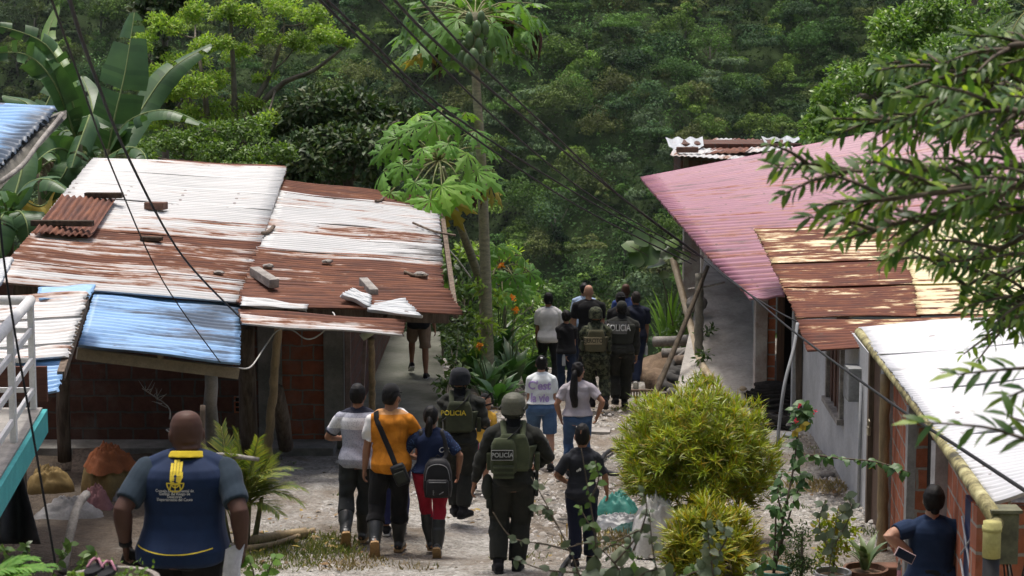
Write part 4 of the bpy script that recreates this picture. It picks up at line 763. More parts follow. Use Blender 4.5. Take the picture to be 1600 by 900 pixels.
    def hair(s, m, vol=1.0, nape=1.0, low=-.075):
        X, Y = s.HM @ Vector((s.headw, 0, 0)), s.HM @ Vector((0, 1, 0)); v = .010 * vol; h = s.heads
        rings = [(s.hp(0, -.015, .127 + v), X * .012, Y * .014), (s.hp(0, -.015, .121 + v), X * .036, Y * .044), (s.hp(0, -.015, .106 + v), X * .056, Y * .068), (s.hp(0, -.016, .085 + v * .5), X * (.066 + v * .8), Y * (.080 + v * .7)), (s.hp(0, -.020, .045), X * (.077 + v), Y * (.083 + v)), (s.hp(0, -.036, .005), X * (.0775 + v * .8), Y * (.068 + v)), (s.hp(0, -.052, -.03), X * (.071 + v * .8), Y * (.046 + v * .8)), (s.hp(0, -.058, low * nape), X * .052, Y * (.026 + v * .4))]
        return s.emit('hair', [loft_rings(rings, 20)], m, vox=.007, wr=.004, kz=60, kx=60, smooth=2)
    def cap(s, m, fwd=True, strap=True):
        X, Y = s.HM @ Vector((s.headw, 0, 0)), s.HM @ Vector((0, 1, 0))
        pcs = [loft_rings([(s.hp(0, -.010, .144), X * .012, Y * .014), (s.hp(0, -.010, .139), X * .038, Y * .046), (s.hp(0, -.009, .126), X * .058, Y * .070), (s.hp(0, -.008, .104), X * .075, Y * .092), (s.hp(0, -.006, .07), X * .0865, Y * .106), (s.hp(0, -.006, .025), X * .087, Y * .108), (s.hp(0, -.012, .012), X * .087, Y * .104)], 22)]
        o = s.emit('cap', pcs, m, vox=.007, smooth=2)
        q = MB(); f = 1 if fwd else -1; q.prism([s.hp(math.sin(a) * .078, f * (.085 + math.cos(a) * .085), .036 - .01 * math.cos(a)) for a in [(-1.5 + 3.0 * k / 10) for k in range(11)]], s.HM @ Vector((0, 0, .007))); s.piece('brim', q, m, o)
        if strap: q = MB(); q.add(*ellipsoid(s.hp(0, -f * .103, .032), (.027, .012, .020), s.HM, 12, 8)); s.piece('strap_gap', q, M_hairb, o, True)
        return o
    def helmet(s, m, cover=None, rails=True):
        X, Y = s.HM @ Vector((s.headw, 0, 0)), s.HM @ Vector((0, 1, 0))
        R_ = [(.174, .014, .016, -.01), (.169, .042, .05, -.01), (.157, .070, .083, -.01), (.136, .094, .113, -.008), (.10, .112, .132, -.006), (.055, .118, .139, -.006), (.02, .119, .140, -.008), (-.01, .121, .128, -.022), (-.022, .120, .118, -.034)]
        o = s.emit('helmet', [loft_rings([(s.hp(0, cy, z), X * rx, Y * ry) for z, rx, ry, cy in R_], 26)], m, vox=.007, smooth=3, wr=0 if rails else .0014, kz=40)
        if rails:
            for sx in (-1, 1):
                q = MB(); q.prism([s.hp(sx * .116, y, z) for y, z in ((-.09, .01), (.06, .01), (.085, .035), (.05, .055), (-.03, .045), (-.095, .035))], s.HM @ Vector((sx * .012, 0, 0))); s.piece('side_rail', q, M_gear, o)
            q = MB(); q.tube([s.hp(.0 + .1 * math.sin(a), -.02 - .108 * math.cos(a) , -.02 - .012) for a in [(-1.5 + 3 * k / 8) for k in range(9)]], .012, 8); s.piece('pad', q, M_gear, o, True)
        q = MB(); q.tube([s.hp(-.105, .0, 0), s.hp(-.088, -.02, -.06), s.hp(0, .03, -.135), s.hp(.088, -.02, -.06), s.hp(.105, 0, 0)], .008, 6); q.tube([s.hp(-.1, -.05, .0), s.hp(-.06, -.085, -.06), s.hp(.06, -.085, -.06), s.hp(.1, -.05, 0)], .008, 6); s.piece('chin_strap', q, M_gear, o, True); return o
    def ponytail(s, m, pts, rad):
        return s.emit('ponytail', [tube(spline([s.hp(*p) for p in pts], 4), [lerp(rad[int(i / 4)], rad[min(int(i / 4) + 1, len(rad) - 1)], (i % 4) / 4) for i in range((len(pts) - 1) * 4 + 1)], 12)], m, vox=.008, wr=.004, kz=20, kx=90)
    def bvh(s, o):
        me = o.data; return BVHTree.FromPolygons([v.co.copy() for v in me.vertices], [tuple(p.vertices) for p in me.polygons])
    def decal(s, name, shapes, on_, m, off=.004, parent=None, label=None):
        """flat marks (x, z in metres of a 1.75 m figure) laid on the back of a garment"""
        tr = s.bvh(on_); q = MB(); last = -.15
        for V2, F in shapes:
            V = []
            for x, z in V2:
                hit = tr.ray_cast(Vector((x * s.k, -1.2, z * s.k)), Vector((0, 1, 0)))[0]
                if hit is not None: last = hit.y
                V.append((x, (last - off) / s.k, z))
            q.add(V, F)
        return s.piece(name, q, m, parent or on_, label=label)
    def word(s, txt, cx, cz, h, bold=.0, wscale=1.0, shear=0):
        V, F = text_shape(txt, bold, shear=shear); return ([(cx + x * h * 1.35 * wscale, cz + y * h * 1.35) for x, y in V], F)
    def vest(s, m, m2, z0=1.07, z1=1.43, side=True):
        """plate carrier: cummerbund, back plate, shoulder straps"""
        o = s.emit('tactical_vest', [s.torso(z0, 1.30, .044, 2.8)], m, wr=.003)
        def y_at(z, e): return s.sp(z).y - .108 * s.girth - e
        q = MB(); rings = []
        for z, wd in ((z0 + .0, .13), (z0 + .03, .142), (1.2, .148), (1.30, .146), (1.38, .125), (1.425, .105)):
            rings.append((Vector((s.sp(z).x, y_at(z, .045), z)), (wd * (s.wid * .5 + .5), 0, 0), (0, .030, 0)))
        q.add(*loft_rings(rings, 24, 4.5)); s.piece('back_plate', q, m, o, True); q = MB(); rings = [(Vector((c.x, -c.y + 2 * s.sp(c.z).y, c.z)), a, b_) for c, a, b_ in rings]; q.add(*loft_rings(rings, 24, 4.5)); s.piece('front_plate', q, m, o, True)
        for sx in (-1, 1):
            pts = [Vector((sx * .085 + s.sp(1.4).x, y_at(1.40, .050), 1.40)), Vector((sx * .093 + s.sp(1.4).x, s.sp(1.47).y - .105, 1.465)), Vector((sx * .098 + s.sp(1.4).x, s.sp(1.5).y - .02, 1.518)), Vector((sx * .095 + s.sp(1.4).x, s.sp(1.48).y + .07, 1.48)), Vector((sx * .09 + s.sp(1.4).x, s.sp(1.38).y + .14, 1.36))]
            q = MB(); q.add(*tube(spline(pts, 4), [(.030, .014)] * 17, 10, True, (1, 0, 0))); s.piece('shoulder_strap', q, m2, o, True)
        if side:
            for sx in (-1, 1):
                q = MB(); q.box(s.sp(1.14) + Vector((sx * (.150 * s.wid + .058), -.03, 0)), (.05, .13, .17), None, .012); s.piece('side_pouch', q, m2, o)
        return o
def skinmat(name, c): 
    t = NT(name); n = t.noise(t.coord('Object'), 14, 4); col = t.mix(t.ramp(n, [(.3, (0, 0, 0)), (.7, (1, 1, 1))]), tuple(x * .82 for x in c), c); t.fin(col, .58, .25); t.b.inputs['Subsurface Weight'].default_value = .08; t.b.inputs['Subsurface Radius'].default_value = (.02, .008, .005); return t.m
def cloth(name, c, c2=None, weave=220, rough=.88, scale=9):
    if name in _mc: return _mc[name]
    t = NT(name); v = t.coord('Object'); n = t.noise(v, scale, 6, .65); c2 = c2 or tuple(x * .80 for x in c); col = t.ramp(n, [(.35, c2), (.65, c)]); f = t.noise(v, weave, 2); col = t.mix(.3, col, t.ramp(f, [(.3, (.6, .6, .6)), (.7, (1.2, 1.2, 1.2))]), 'MULTIPLY'); t.bump(f, .25, .002); t.b.inputs['Sheen Weight'].default_value = .05
    _mc[name] = t.fin(col, rough, .2); return _mc[name]
def zones(name, stops, axis=2, base=None):
    """cloth sewn of several colours: the colour changes along one axis of the garment"""
    t = NT(name); v = t.coord('Object'); sx = t.n('SeparateXYZ'); t.l(v, sx.inputs[0]); n = t.noise(v, 9, 6); f = t.noise(v, 230, 2)
    mr = t.n('MapRange'); mr.inputs['From Min'].default_value = -2; mr.inputs['From Max'].default_value = 2; t.l(sx.outputs[axis], mr.inputs[0])
    col = t.ramp(mr.outputs[0], [((p + 2) / 4, c) for p, c in stops], 'CONSTANT'); col = t.mix(.35, col, t.ramp(n, [(.3, (.6, .6, .6)), (.7, (1.2, 1.2, 1.2))]), 'MULTIPLY'); t.bump(f, .25, .002); return t, col
def camo(name, cols, scale=16):
    t = NT(name); v = t.coord('Object'); a = t.noise(v, scale, 3, .55, .6); b = t.noise(v, scale * 1.7, 3, .55, .6); c1 = t.ramp(a, [(0, cols[0]), (.46, cols[1]), (.56, cols[2])], 'CONSTANT'); col = t.mix(t.ramp(b, [(0, (0, 0, 0)), (.58, (1, 1, 1))], 'CONSTANT'), c1, cols[3]); f = t.noise(v, 200, 2); t.bump(f, .25, .002); return t.fin(col, .9, .2)
M_eye = mat('eye', (.06, .045, .035), (.04, .03, .025), 5, .25, 0); M_hairb = mat('black_hair', (.010, .009, .008), (.005, .0045, .004), 30, .55, .6, 160, .22, (1, 1, .12)); M_boot = mat('rubber_boot', (.032, .034, .034), (.022, .023, .023), 8, .38, .15, 60, .45); M_sole = mat('tan_sole', (.40, .25, .12), (.30, .19, .09), 30, .8, .6, 90); M_dsole = mat('dark_sole', (.03, .03, .03), (.02, .02, .02)); M_wsole = mat('pale_sole', (.66, .65, .62), (.5, .49, .46), 20, .7)
M_gear = cloth('dark_gear', (.035, .038, .030)); M_skin1 = skinmat('brown_skin', (.30, .155, .095)); M_skin2 = skinmat('dark_skin', (.085, .042, .030)); M_skin3 = skinmat('light_skin', (.44, .25, .17)); M_skin4 = skinmat('tan_skin', (.36, .19, .12))
M_blackc = cloth('black_cloth', (.013, .013, .014)); M_navy = cloth('navy_cloth', (.014, .022, .050)); M_police = cloth('dark_olive_uniform', (.026, .027, .022), (.017, .018, .015)); M_ovest = cloth('olive_vest', (.055, .062, .036), (.036, .042, .024)); M_ovest2 = cloth('green_webbing', (.075, .090, .048), (.05, .06, .032))
M_whitec = cloth('white_cloth', (.76, .76, .75), (.66, .66, .66)); M_jean = cloth('blue_denim', (.055, .105, .20), (.035, .07, .145), 300); M_jean2 = cloth('light_denim', (.075, .14, .25), (.05, .095, .18), 300); M_letter_w = mat('white_print', (.72, .72, .70), (.62, .62, .6), 20, .7, 0); M_letter_y = mat('yellow_print', (.72, .56, .05), (.62, .47, .04), 20, .7, 0); M_letter_k = mat('black_print', (.02, .022, .018), None, 20, .7, 0); M_lilac = mat('lilac_print', (.42, .33, .60), (.36, .28, .53), 20, .7, 0)
def L2(base, H, px, py):
    p = PY(px, py, base.y); k = H / 1.75; return ((p.x - base.x) / k, (p.z - base.z) / k)
def who(label, top, H, wrists=(None, None), ankles=None, d=None, base=None, hint=None, **kw):
    """a person whose crown is at a spot of the picture; wrists and ankles as (px, py, y in front of the spine, ...)"""
    if base is None: base = base_from_head(top[0], top[1], H) if d is None else None
    if base is None: p = P(top[0], top[1], d); base = Vector((p.x, p.y, ground_z(p.x, p.y))); H = p.z - base.z
    arms = []
    for i, w_ in enumerate(wrists):
        if w_ is None: arms.append(None); continue
        x, z = L2(base, H, w_[0], w_[1]); h_ = w_[3:6] if len(w_) > 5 else ((-.2 if i == 0 else .2), -1, 0); arms.append((x, w_[2], z, *h_, *(w_[6:9] if len(w_) > 8 else ())))
    legs = None
    if ankles:
        legs = [(L2(base, H, a[0], a[1])[0], a[2], L2(base, H, a[0], a[1])[1] + SLOPE * 0, a[3], a[4] if len(a) > 4 else 0) for a in ankles]
    o = Body('person', label, base, H, legs=legs, arms=tuple(arms), **kw); o.base = base; o.q = lambda px, py: L2(base, H, px, py)
    f = proj(base); print('person', label[:30], 'H %.2f d %.1f feet %d,%d' % (H, f[2], f[0], f[1])); return o
def wd(b, txt, px, py, hpx, **kw):
    x, z = b.q(px, py); ppm = FPX / proj(b.base)[2] * b.k; return b.word(txt, x, z, hpx / ppm, **kw)
def rectd(x0, z0, x1, z1, n=6, m=3):
    V = []; F = []
    for i in range(n + 1):
        t = i / n; a = z0(t) if callable(z0) else z0; c = z1(t) if callable(z1) else z1
        for j in range(m + 1): V.append((lerp(x0, x1, t), lerp(a, c, j / m)))
    return V, [(i * (m + 1) + j, (i + 1) * (m + 1) + j, (i + 1) * (m + 1) + j + 1, i * (m + 1) + j + 1) for i in range(n) for j in range(m)]
WALK_L = lambda s=1.0: ((-.09, -.20 * s, .15, 38, 4), (.09, .16 * s, .08, 0, -6))
WALK_R = lambda s=1.0: ((-.09, .16 * s, .08, 0, 6), (.09, -.20 * s, .15, 38, -4))
def world(b, p): return b.root.matrix_basis @ (Vector(p) * b.k)
def bodyrot(b): return b.root.matrix_basis.to_3x3()
# ---------------------------------------------------------------- bald man in the navy vest, closest to the camera
b = who('heavyset bald man in navy vest with yellow collar and emblem, papers in one hand', (280, 637), 1.8, ((199, 846, -.05, -.40, -1, 0), (380, 850, -.06, .40, -1, 0)), d=10.9, wid=1.26, girth=1.28, headw=1.16, neckdrop=.045, shift=.062, hips=1.16, waist=1.30, armr=1.28, legr=1.15, neck=1.3, head=(22, -6, 0), skin=M_skin2, lean=4, vox=.0075, seed=3, heads=1.03)
vm = b; b.skin_body((1.15, .9), True); b.trousers(M_blackc, wr=.008); b.shoes(M_blackc)
b.tee(cloth('slate_tshirt', (.027, .043, .062), (.02, .033, .048)), hem=.95, sleeve=.80, inf=.016, sl=.020, name='t_shirt', wr=.004)
hem = b.q(280, 874)[1]; vst = b.emit('vest', [b.torso(hem, 1.475, .036, 2.7, .030, extra=lambda z: -max(0, z - 1.40) * .28)] + [tube([b.sh[0].lerp(b.nb, -.04), b.sh[0].lerp(b.nb, .5), b.nb + Vector((0, 0, -.012)), b.sh[1].lerp(b.nb, .5), b.sh[1].lerp(b.nb, -.04)], [.062, .072, .078, .072, .062], 16)], cloth('navy_vest', (.010, .025, .070), (.008, .019, .054), 160, .75), wr=.0045, kz=16, kx=10, smooth=6)
cl = b.emit('collar', [tube([b.nb + Vector((0, -.010, -.012)), b.nb + Vector((0, -.002, .026))], [.120, .098], 20)], cloth('yellow_cloth', (.62, .47, .03), (.52, .39, .025)), vox=.006, parent=vst)
ex, ez = b.q(281, 733); u = .0033 / b.k; hnd = []
for i, (x, h0, h1) in enumerate(((-9.6, -2, 17), (-4.4, -2, 21.5), (.8, -2, 22), (6, -2, 19.5))): hnd.append(rectd(ex + (x - 0) * u, ez + h0 * u, ex + (x + 4.5) * u, ez + h1 * u, 2))
hnd.append(([(ex - 9.6 * u, ez), (ex + 10.5 * u, ez), (ex + 10.5 * u, ez - 9 * u), (ex + 7 * u, ez - 17 * u), (ex - 6 * u, ez - 17 * u), (ex - 9.6 * u, ez - 9 * u)], [(0, 1, 2, 3, 4, 5)])); hnd.append(([(ex + 9 * u, ez + 1 * u), (ex + 12.5 * u, ez + 5 * u), (ex + 12.5 * u, ez - 5 * u), (ex + 9 * u, ez - 10 * u)], [(0, 1, 2, 3)]))
gl = []; rr2 = 15.5 * u; gc = (ex, ez - 14 * u)
for r0, r1, a0, a1 in ((rr2, rr2 * .86, 180, 360), (rr2 * .5, rr2 * .38, 180, 360)):
    V = []; n_ = 20
    for k in range(n_ + 1): a = R(lerp(a0, a1, k / n_)); V += [(gc[0] + math.cos(a) * r0, gc[1] + math.sin(a) * r0), (gc[0] + math.cos(a) * r1, gc[1] + math.sin(a) * r1)]
    gl.append((V, [(2 * k, 2 * k + 2, 2 * k + 3, 2 * k + 1) for k in range(n_)]))
gl.append(rectd(gc[0] - rr2, gc[1] - 1 * u, gc[0] + rr2, gc[1] + 1 * u, 6)); gl.append(rectd(gc[0] - .9 * u, gc[1] - rr2, gc[0] + .9 * u, gc[1], 2))
for sx in (-1, 1): gl.append(([(gc[0] + sx * rr2 * .55, gc[1] - rr2 * .83), (gc[0] + sx * rr2 * .70, gc[1] - rr2 * .71), (gc[0] + sx * rr2 * .5, gc[1]), (gc[0] + sx * rr2 * .36, gc[1])], [(0, 1, 2, 3)]))
b.decal('emblem', hnd + gl, vst, M_letter_y, .011)
fig = [rectd(ex - 1.6 * u, ez - 13 * u, ex + 1.6 * u, ez - 5 * u, 1), ([(ex + math.cos(a) * 2.6 * u, ez - 2.2 * u + math.sin(a) * 2.6 * u) for a in [k * .628 for k in range(10)]], [tuple(range(10))]), rectd(ex - 5 * u, ez - 11 * u, ex - 1.6 * u, ez - 9.5 * u, 1), rectd(ex + 1.6 * u, ez - 13 * u, ex + 4.5 * u, ez - 11.8 * u, 1)]
b.decal('emblem_figure', fig, vst, cloth('navy_vest', (0, 0, 0)), .016)
b.decal('lettering', [wd(b, 'Consejo Departamental de', 280, 757.2, 4.6, bold=.012, wscale=.86), wd(b, 'Gestión del Riesgo de', 280, 761.8, 4.6, bold=.012, wscale=.86), wd(b, 'Desastres', 280, 766.2, 4.6, bold=.012, wscale=.9), wd(b, 'Departamento del Cauca', 280, 770.8, 4.6, bold=.012, wscale=.86)], vst, M_letter_w, .009)
x0, z0 = b.q(217, 842); x1, z1 = b.q(340, 844); b.decal('piping', [rectd(x0, lambda t: lerp(z0, z1, t) - .028 * math.sin(t * 3.14) - .003, x1, lambda t: lerp(z0, z1, t) - .028 * math.sin(t * 3.14) + .003, 24)], vst, M_letter_y, .010)
q = MB()
for sx in (-1, 1): q.tube([b.hp(sx * .083, -.005, .012), b.hp(sx * .084, .06, .02), b.hp(sx * .066, .098, .018)], .0045, 6)
q.tube([b.hp(-.066, .1, .018), b.hp(0, .112, .018), b.hp(.066, .1, .018)], .006, 6); b.piece('glasses', q, M_black_pl, None, True)
q = MB(); w_ = b.wr[0]; dd = (b.wr[0] - b.elb[0]).normalized(); q.tube([w_ - dd * .035, w_ + dd * .0], .038, 14); b.piece('wristband', q, M_blackc, None, True)
hf = b.hf[1]; c = world(b, hf[0] + hf[1] * .10 + hf[3] * .02) + Vector((.03, -.07, 0)); M_paper = mat('white_paper', (.74, .74, .78), (.66, .66, .71), 8, .8, .1)
q = MB(); V = []; n_ = 10
for i in range(n_ + 1):
    for j in range(7):
        s_ = i / n_; w2 = j / 6 - .5; bend = .05 * math.cos(w2 * 3 + s_ * 1.5); V.append(Vector((-.075 + .03 * s_ + w2 * .11 + (.04 if s_ < .45 else 0) * (0.45 - s_) * 2, -.02 + bend - .03 * s_, .105 - .30 * s_ + .03 * w2)))
q.add([c + v for v in V], [(i * 7 + j, i * 7 + j + 1, (i + 1) * 7 + j + 1, (i + 1) * 7 + j) for i in range(n_) for j in range(6)])
pp_ = tag(q.build('papers', M_paper, smooth=True), 'curled white papers held by the bald man in the vest', 'papers'); sm = pp_.modifiers.new('thickness', 'SOLIDIFY'); sm.thickness = .003
hf = b.hf[0]; c = world(b, hf[0] + hf[1] * .105 + hf[3] * .035); q = MB(); q.box((0, 0, 0), (.13, .035, .10), None, .016); o = q.build('pouch', M_blackc, smooth=True); o.location = c; o.rotation_euler = (.1, .35, .1); tag(o, 'small black pouch held in the left hand of the vest man', 'pouch')
# ---------------------------------------------------------------- man in the patterned grey shirt
M_collar = cloth('dark_collar', (.02, .022, .035))
b = who('man in grey patterned shirt with white yoke and rubber boots, walking', (558, 602), 1.71, ((529, 694, .30, -.7, -.6, -.2), (600, 700, .2, .7, -.6, -.2)), ((543, 822, -.26, 58, 8), (565, 838, .14, 0, -8)), skin=M_skin1, lean=5, wid=1.04, head=(-4, 0, 0), seed=11, girth=1.05)
b.skin_body(); b.trousers(cloth('charcoal_jean', (.036, .040, .042), (.026, .029, .030)), to=1.45, inf=.018, flare=.012); b.rubber_boots(1.18)
k = b.k; t, col = zones('grey_print_shirt', [(0, (.34, .35, .41)), (1.265 * k, (.64, .64, .66)), (1.40 * k, (.36, .37, .43)), (1.455 * k, (.02, .022, .035))])
ck = t.n('TexWave'); ck.inputs['Scale'].default_value = 22; ck.bands_direction = 'X'; ck.inputs['Distortion'].default_value = 1.2; ck.inputs['Detail Scale'].default_value = 9; t.l(t.coord('Object'), ck.inputs['Vector']); vo = t.n('TexVoronoi'); vo.inputs['Scale'].default_value = 55; t.l(t.coord('Object'), vo.inputs['Vector'])
t.fin(t.mix(.4, col, t.ramp(vo.outputs['Distance'], [(.25, (.45, .45, .5)), (.45, (1.15, 1.15, 1.15))]), 'MULTIPLY'), .85, .2)
sh = b.tee(t.m, hem=.86, sleeve=.70, inf=.022, loose=.022, wr=.009); b.hair(M_hairb, 1.2)
for i in (0, 1): b.emit('cuff', [b.limb('arm', i, .68, .76, .030)], M_collar, vox=.008, parent=sh)
# ---------------------------------------------------------------- white shirt man mostly behind the orange one
b = who('man in white shirt with dark strap, half hidden behind the orange shirt', (614, 607), 1.61, ((585, 720, .15), (640, 720, .15)), skin=M_skin4, seed=12)
b.skin_body(); b.trousers(cloth('royal_blue_trousers', (.030, .035, .11)), inf=.018); b.shoes(M_blackc, M_wsole); sh = b.tee(M_whitec, wr=.008); b.hair(M_hairb)
q = MB(); q.add(*tube(spline([b.sp(1.1) + Vector((-.10, -.15, 0)), b.sp(1.42) + Vector((-.115, -.125, 0)), b.sp(1.49) + Vector((-.10, -.02, .02)), b.sp(1.4) + Vector((-.09, .13, 0))], 5), [(.024, .008)] * 16, 8, True, (1, 0, 0))); b.piece('bag_strap', q, M_blackc, sh, True)
# ---------------------------------------------------------------- orange shirt, cap and sling bag
b = who('man in orange tie dyed shirt and black cap with a black sling bag', (609, 603), 1.76, ((568, 742, .06, -.8, -.5, 0), (650, 715, .30, .7, -.7, -.2)), ((588, 838, -.24, 62, 4), (622, 855, .14, 0, -6)), skin=M_skin1, lean=4, wid=1.08, girth=1.05, head=(-22, -4, 0), seed=13)
om = b; b.skin_body((.7, .5)); b.trousers(M_blackc, to=1.48, inf=.022, flare=.012); b.rubber_boots(1.2)
k = b.k; t, c0 = zones('orange_tie_dye', [(0, (.55, .195, .018)), (1.447 * k, (.50, .26, .12))]); n_ = t.noise(t.coord('Object'), 5, 7, .7, 1.5); col = t.mix(.8, c0, t.ramp(n_, [(.3, (.55, .5, .4)), (.6, (1.05, 1.1, 1.1)), (.75, (1.2, 1.5, 3.0))]), 'MULTIPLY')
sx_ = t.n('SeparateXYZ'); t.l(t.coord('Object'), sx_.inputs[0]); col = t.mix(t.math('LESS_THAN', sx_.outputs[0], -.195 * k), col, (.68, .67, .66)); t.fin(col, .85, .2)
sh = b.tee(t.m, hem=.855, sleeve=.78, inf=.024, loose=.020, wr=.009); b.hair(M_hairb); b.cap(M_blackc, True)
bagp = thing('sling_bag', 'black cross body sling bag on the back of the orange shirt man', 'bag', b.base)
def local_to(root, b_, q): q.v = [tuple(Vector(p) * b_.k) for p in q.v]
cx, cz = b.q(627, 735); q = MB(); rot = Matrix.Rotation(R(-22), 3, 'Y'); yb = b.sp(1.05).y - .195
q.box((cx, yb, cz), (.15, .085, .225), rot, .03); local_to(bagp, b, q); q.build('pouch', cloth('black_nylon', (.016, .017, .019), None, 120, .5), bagp, True, True)
q = MB(); q.box((cx + .005, yb - .05, cz - .02), (.11, .025, .12), rot, .012); q.tube([(cx - .055, yb - .045, cz + .06), (cx + .06, yb - .045, cz + .09)], .005, 6); local_to(bagp, b, q); q.build('pocket', M_gear, bagp, True, True)
tr = b.bvh(sh); pts = []
for i in range(13):
    x0, z0 = b.q(lerp(589, 620, i / 12), lerp(652, 722, i / 12)); hit = tr.ray_cast(Vector((x0 * b.k, -1, z0 * b.k)), Vector((0, 1, 0)))[0]; pts.append(Vector((x0, (hit.y / b.k if hit else -.14) - .008, z0)))
pts = [Vector((pts[0].x - .01, .08, 1.47)), Vector((pts[0].x - .005, -.06, pts[0].z + .07))] + pts; q = MB(); q.add(*tube(pts, [(.028, .006)] * len(pts), 8, True, (1, 0, .5))); local_to(bagp, b, q); q.build('strap', cloth('black_webbing', (.02, .02, .022)), bagp, True, True)
# ---------------------------------------------------------------- woman with the backpack and red trousers
b = who('woman with black backpack, navy top, red trousers and rubber boots', (673, 636), 1.54, ((648, 722, .22, -.8, -.6, -.1), (716, 740, .05, .8, -.6, 0)), ((673, 850, .12, 0, 4), (684, 858, -.20, 62, -4)), skin=M_skin1, wid=.94, hips=1.22, waist=1.05, girth=1.08, head=(-6, 4, 0), seed=15, lean=3)
bw = b; b.skin_body(); b.trousers(cloth('red_trousers', (.34, .016, .035), (.25, .012, .026)), to=1.42, inf=.016, flare=.0, top=1.06); b.rubber_boots(1.18)
t = NT('navy_dotted_top'); v_ = t.coord('Object'); vo = t.n('TexVoronoi'); vo.inputs['Scale'].default_value = 48; t.l(v_, vo.inputs['Vector']); sx_ = t.n('SeparateXYZ'); t.l(v_, sx_.inputs[0]); ax_ = t.math('ABSOLUTE', sx_.outputs[0]); mk = t.math('MULTIPLY', t.math('GREATER_THAN', ax_, .155), t.math('LESS_THAN', vo.outputs['Distance'], .28)); t.fin(t.mix(mk, (.010, .018, .050), (.05, .10, .20)), .85, .2)
sh = b.tee(t.m, hem=.99, sleeve=.85, inf=.018, loose=.012, wr=.006); b.hair(M_hairb, 1.3); b.ponytail(M_hairb, [(0, -.09, .02), (0, -.125, -.04), (-.01, -.125, -.14), (-.012, -.135, -.22)], [.03, .042, .045, .028])
b.decal('lettering', [wd(b, 'OR', 695, 701, 9, bold=.01)], sh, M_letter_w, .004)
bp = thing('backpack', 'black backpack with grey zips on the woman in red trousers', 'backpack', b.base); cx, cz = b.q(685, 741); yb = b.sp(1.2).y - .205; M_nyl = cloth('charcoal_nylon', (.020, .020, .022), (.014, .014, .016), 120, .55)
q = MB(); q.add(*loft_rings([(Vector((cx, yb + .02, cz + z)), (rx, 0, 0), (0, ry, 0)) for z, rx, ry in ((-.235, .12, .05), (-.225, .155, .085), (-.12, .17, .10), (.05, .165, .095), (.16, .14, .08), (.215, .10, .06), (.23, .05, .03))], 28, 3.2)); local_to(bp, b, q); q.build('body', M_nyl, bp, True, True)
q = MB(); q.add(*loft_rings([(Vector((cx, yb - .07, cz + z)), (rx, 0, 0), (0, ry, 0)) for z, rx, ry in ((-.21, .12, .03), (-.19, .135, .045), (-.03, .13, .045), (.0, .11, .03))], 24, 4)); local_to(bp, b, q); q.build('front_pocket', M_nyl, bp, True, True)
q = MB(); q.tube([(cx - .10, yb - .115, cz - .03), (cx + .10, yb - .115, cz - .03)], .004, 6); q.tube(spline([(cx - .145, yb - .05, cz - .02), (cx - .11, yb - .058, cz + .13), (cx, yb - .062, cz + .175), (cx + .11, yb - .058, cz + .13), (cx + .145, yb - .05, cz - .02)], 5), .005, 6); q.tube([(cx + .02, yb - .118, cz - .17), (cx + .07, yb - .118, cz - .14)], .006, 6); local_to(bp, b, q); q.build('zip', mat('grey_zip', (.25, .25, .26)), bp, True, True)
for sx in (-1, 1):
    q = MB(); q.add(*tube(spline([(cx + sx * .03, yb + .055, cz + .19), (cx + sx * .10, yb + .10, cz + .275), (sx * .12, -.02, 1.475), (sx * .115, .13, 1.36), (sx * .13, .14, 1.15)], 6), [(.028, .009)] * 25, 8, True, (1, 0, 0))); local_to(bp, b, q); q.build('strap', M_nyl, bp, True, True)
q = MB(); q.tube(spline([(cx - .03, yb + .06, cz + .22), (cx, yb + .05, cz + .26), (cx + .03, yb + .06, cz + .22)], 4), .008, 6); local_to(bp, b, q); q.build('handle', M_nyl, bp, True, True)
V, F = text_shape('totto', .01); q = MB(); q.add([(cx - .045 + y * .03, yb - .120, cz - .15 + x * .03) for x, y in V], F); local_to(bp, b, q); q.build('lettering', mat('grey_zip', (.25, .25, .26)), bp, True)
# ---------------------------------------------------------------- police officer with dark covered helmet
def officer(b, helm, vest=M_ovest, cover=True):
    b.skin_body((.8, .8)); b.trousers(M_police, inf=.026, flare=.016, bag=.006, wr=.009); b.shoes(M_blackc, high=.35, inf=.014); b.jacket(M_police)
    q = MB(); q.add(*tube([b.sp(.985), b.sp(1.03)], [(.185 * b.hipw, .135 * b.girth)] * 2, 24, True, (1, 0, 0))); b.piece('belt', q, M_gear, None, True)
    for i in (0, 1):   # thigh pockets
        q = MB(); c = b.legpt(i, .62); q.box(c + Vector(((-.1 if i == 0 else .1), -.02, 0)), (.035, .13, .17), None, .012); b.piece('thigh_pocket', q, M_police)
    b.emit('neck_gaiter', [tube([b.nb + Vector((0, -.004, -.03)), b.nb.lerp(b.hp(0, -.012, -.06), .55), b.hp(0, -.012, -.04)], [.086, .072, .068], 16)], M_blackc, vox=.008, wr=.003, kz=60)
b = who('police officer in dark covered helmet and olive vest seen from behind', (718, 581), 1.70, ((760, 668, .26, -.5, -.6, -.3), (764, 645, .30, 1, -.3, -.3)), ((712, 795, .06, 0, 10), (724, 795, -.05, 0, -30)), skin=M_skin1, wid=1.12, girth=1.1, head=(-28, 0, 0), seed=21, lean=3)
b.sh[1] = b.sh[1] + Vector((.02, .03, 0)); b.elb[1] = Vector((b.q(758, 664)[0], -.02, b.q(758, 664)[1])); b.wr[1] = Vector((b.q(748, 668)[0], .22, b.q(748, 660)[1]))
p6 = b; officer(b, None); v6 = b.vest(M_ovest, M_ovest); b.helmet(cloth('dark_blue_cover', (.016, .018, .022), (.011, .012, .015)), rails=False)
b.decal('lettering', [wd(b, 'POLICIA', 709, 641, 8.0, bold=.02, wscale=.98)], v6.children[0], M_letter_y, .006)
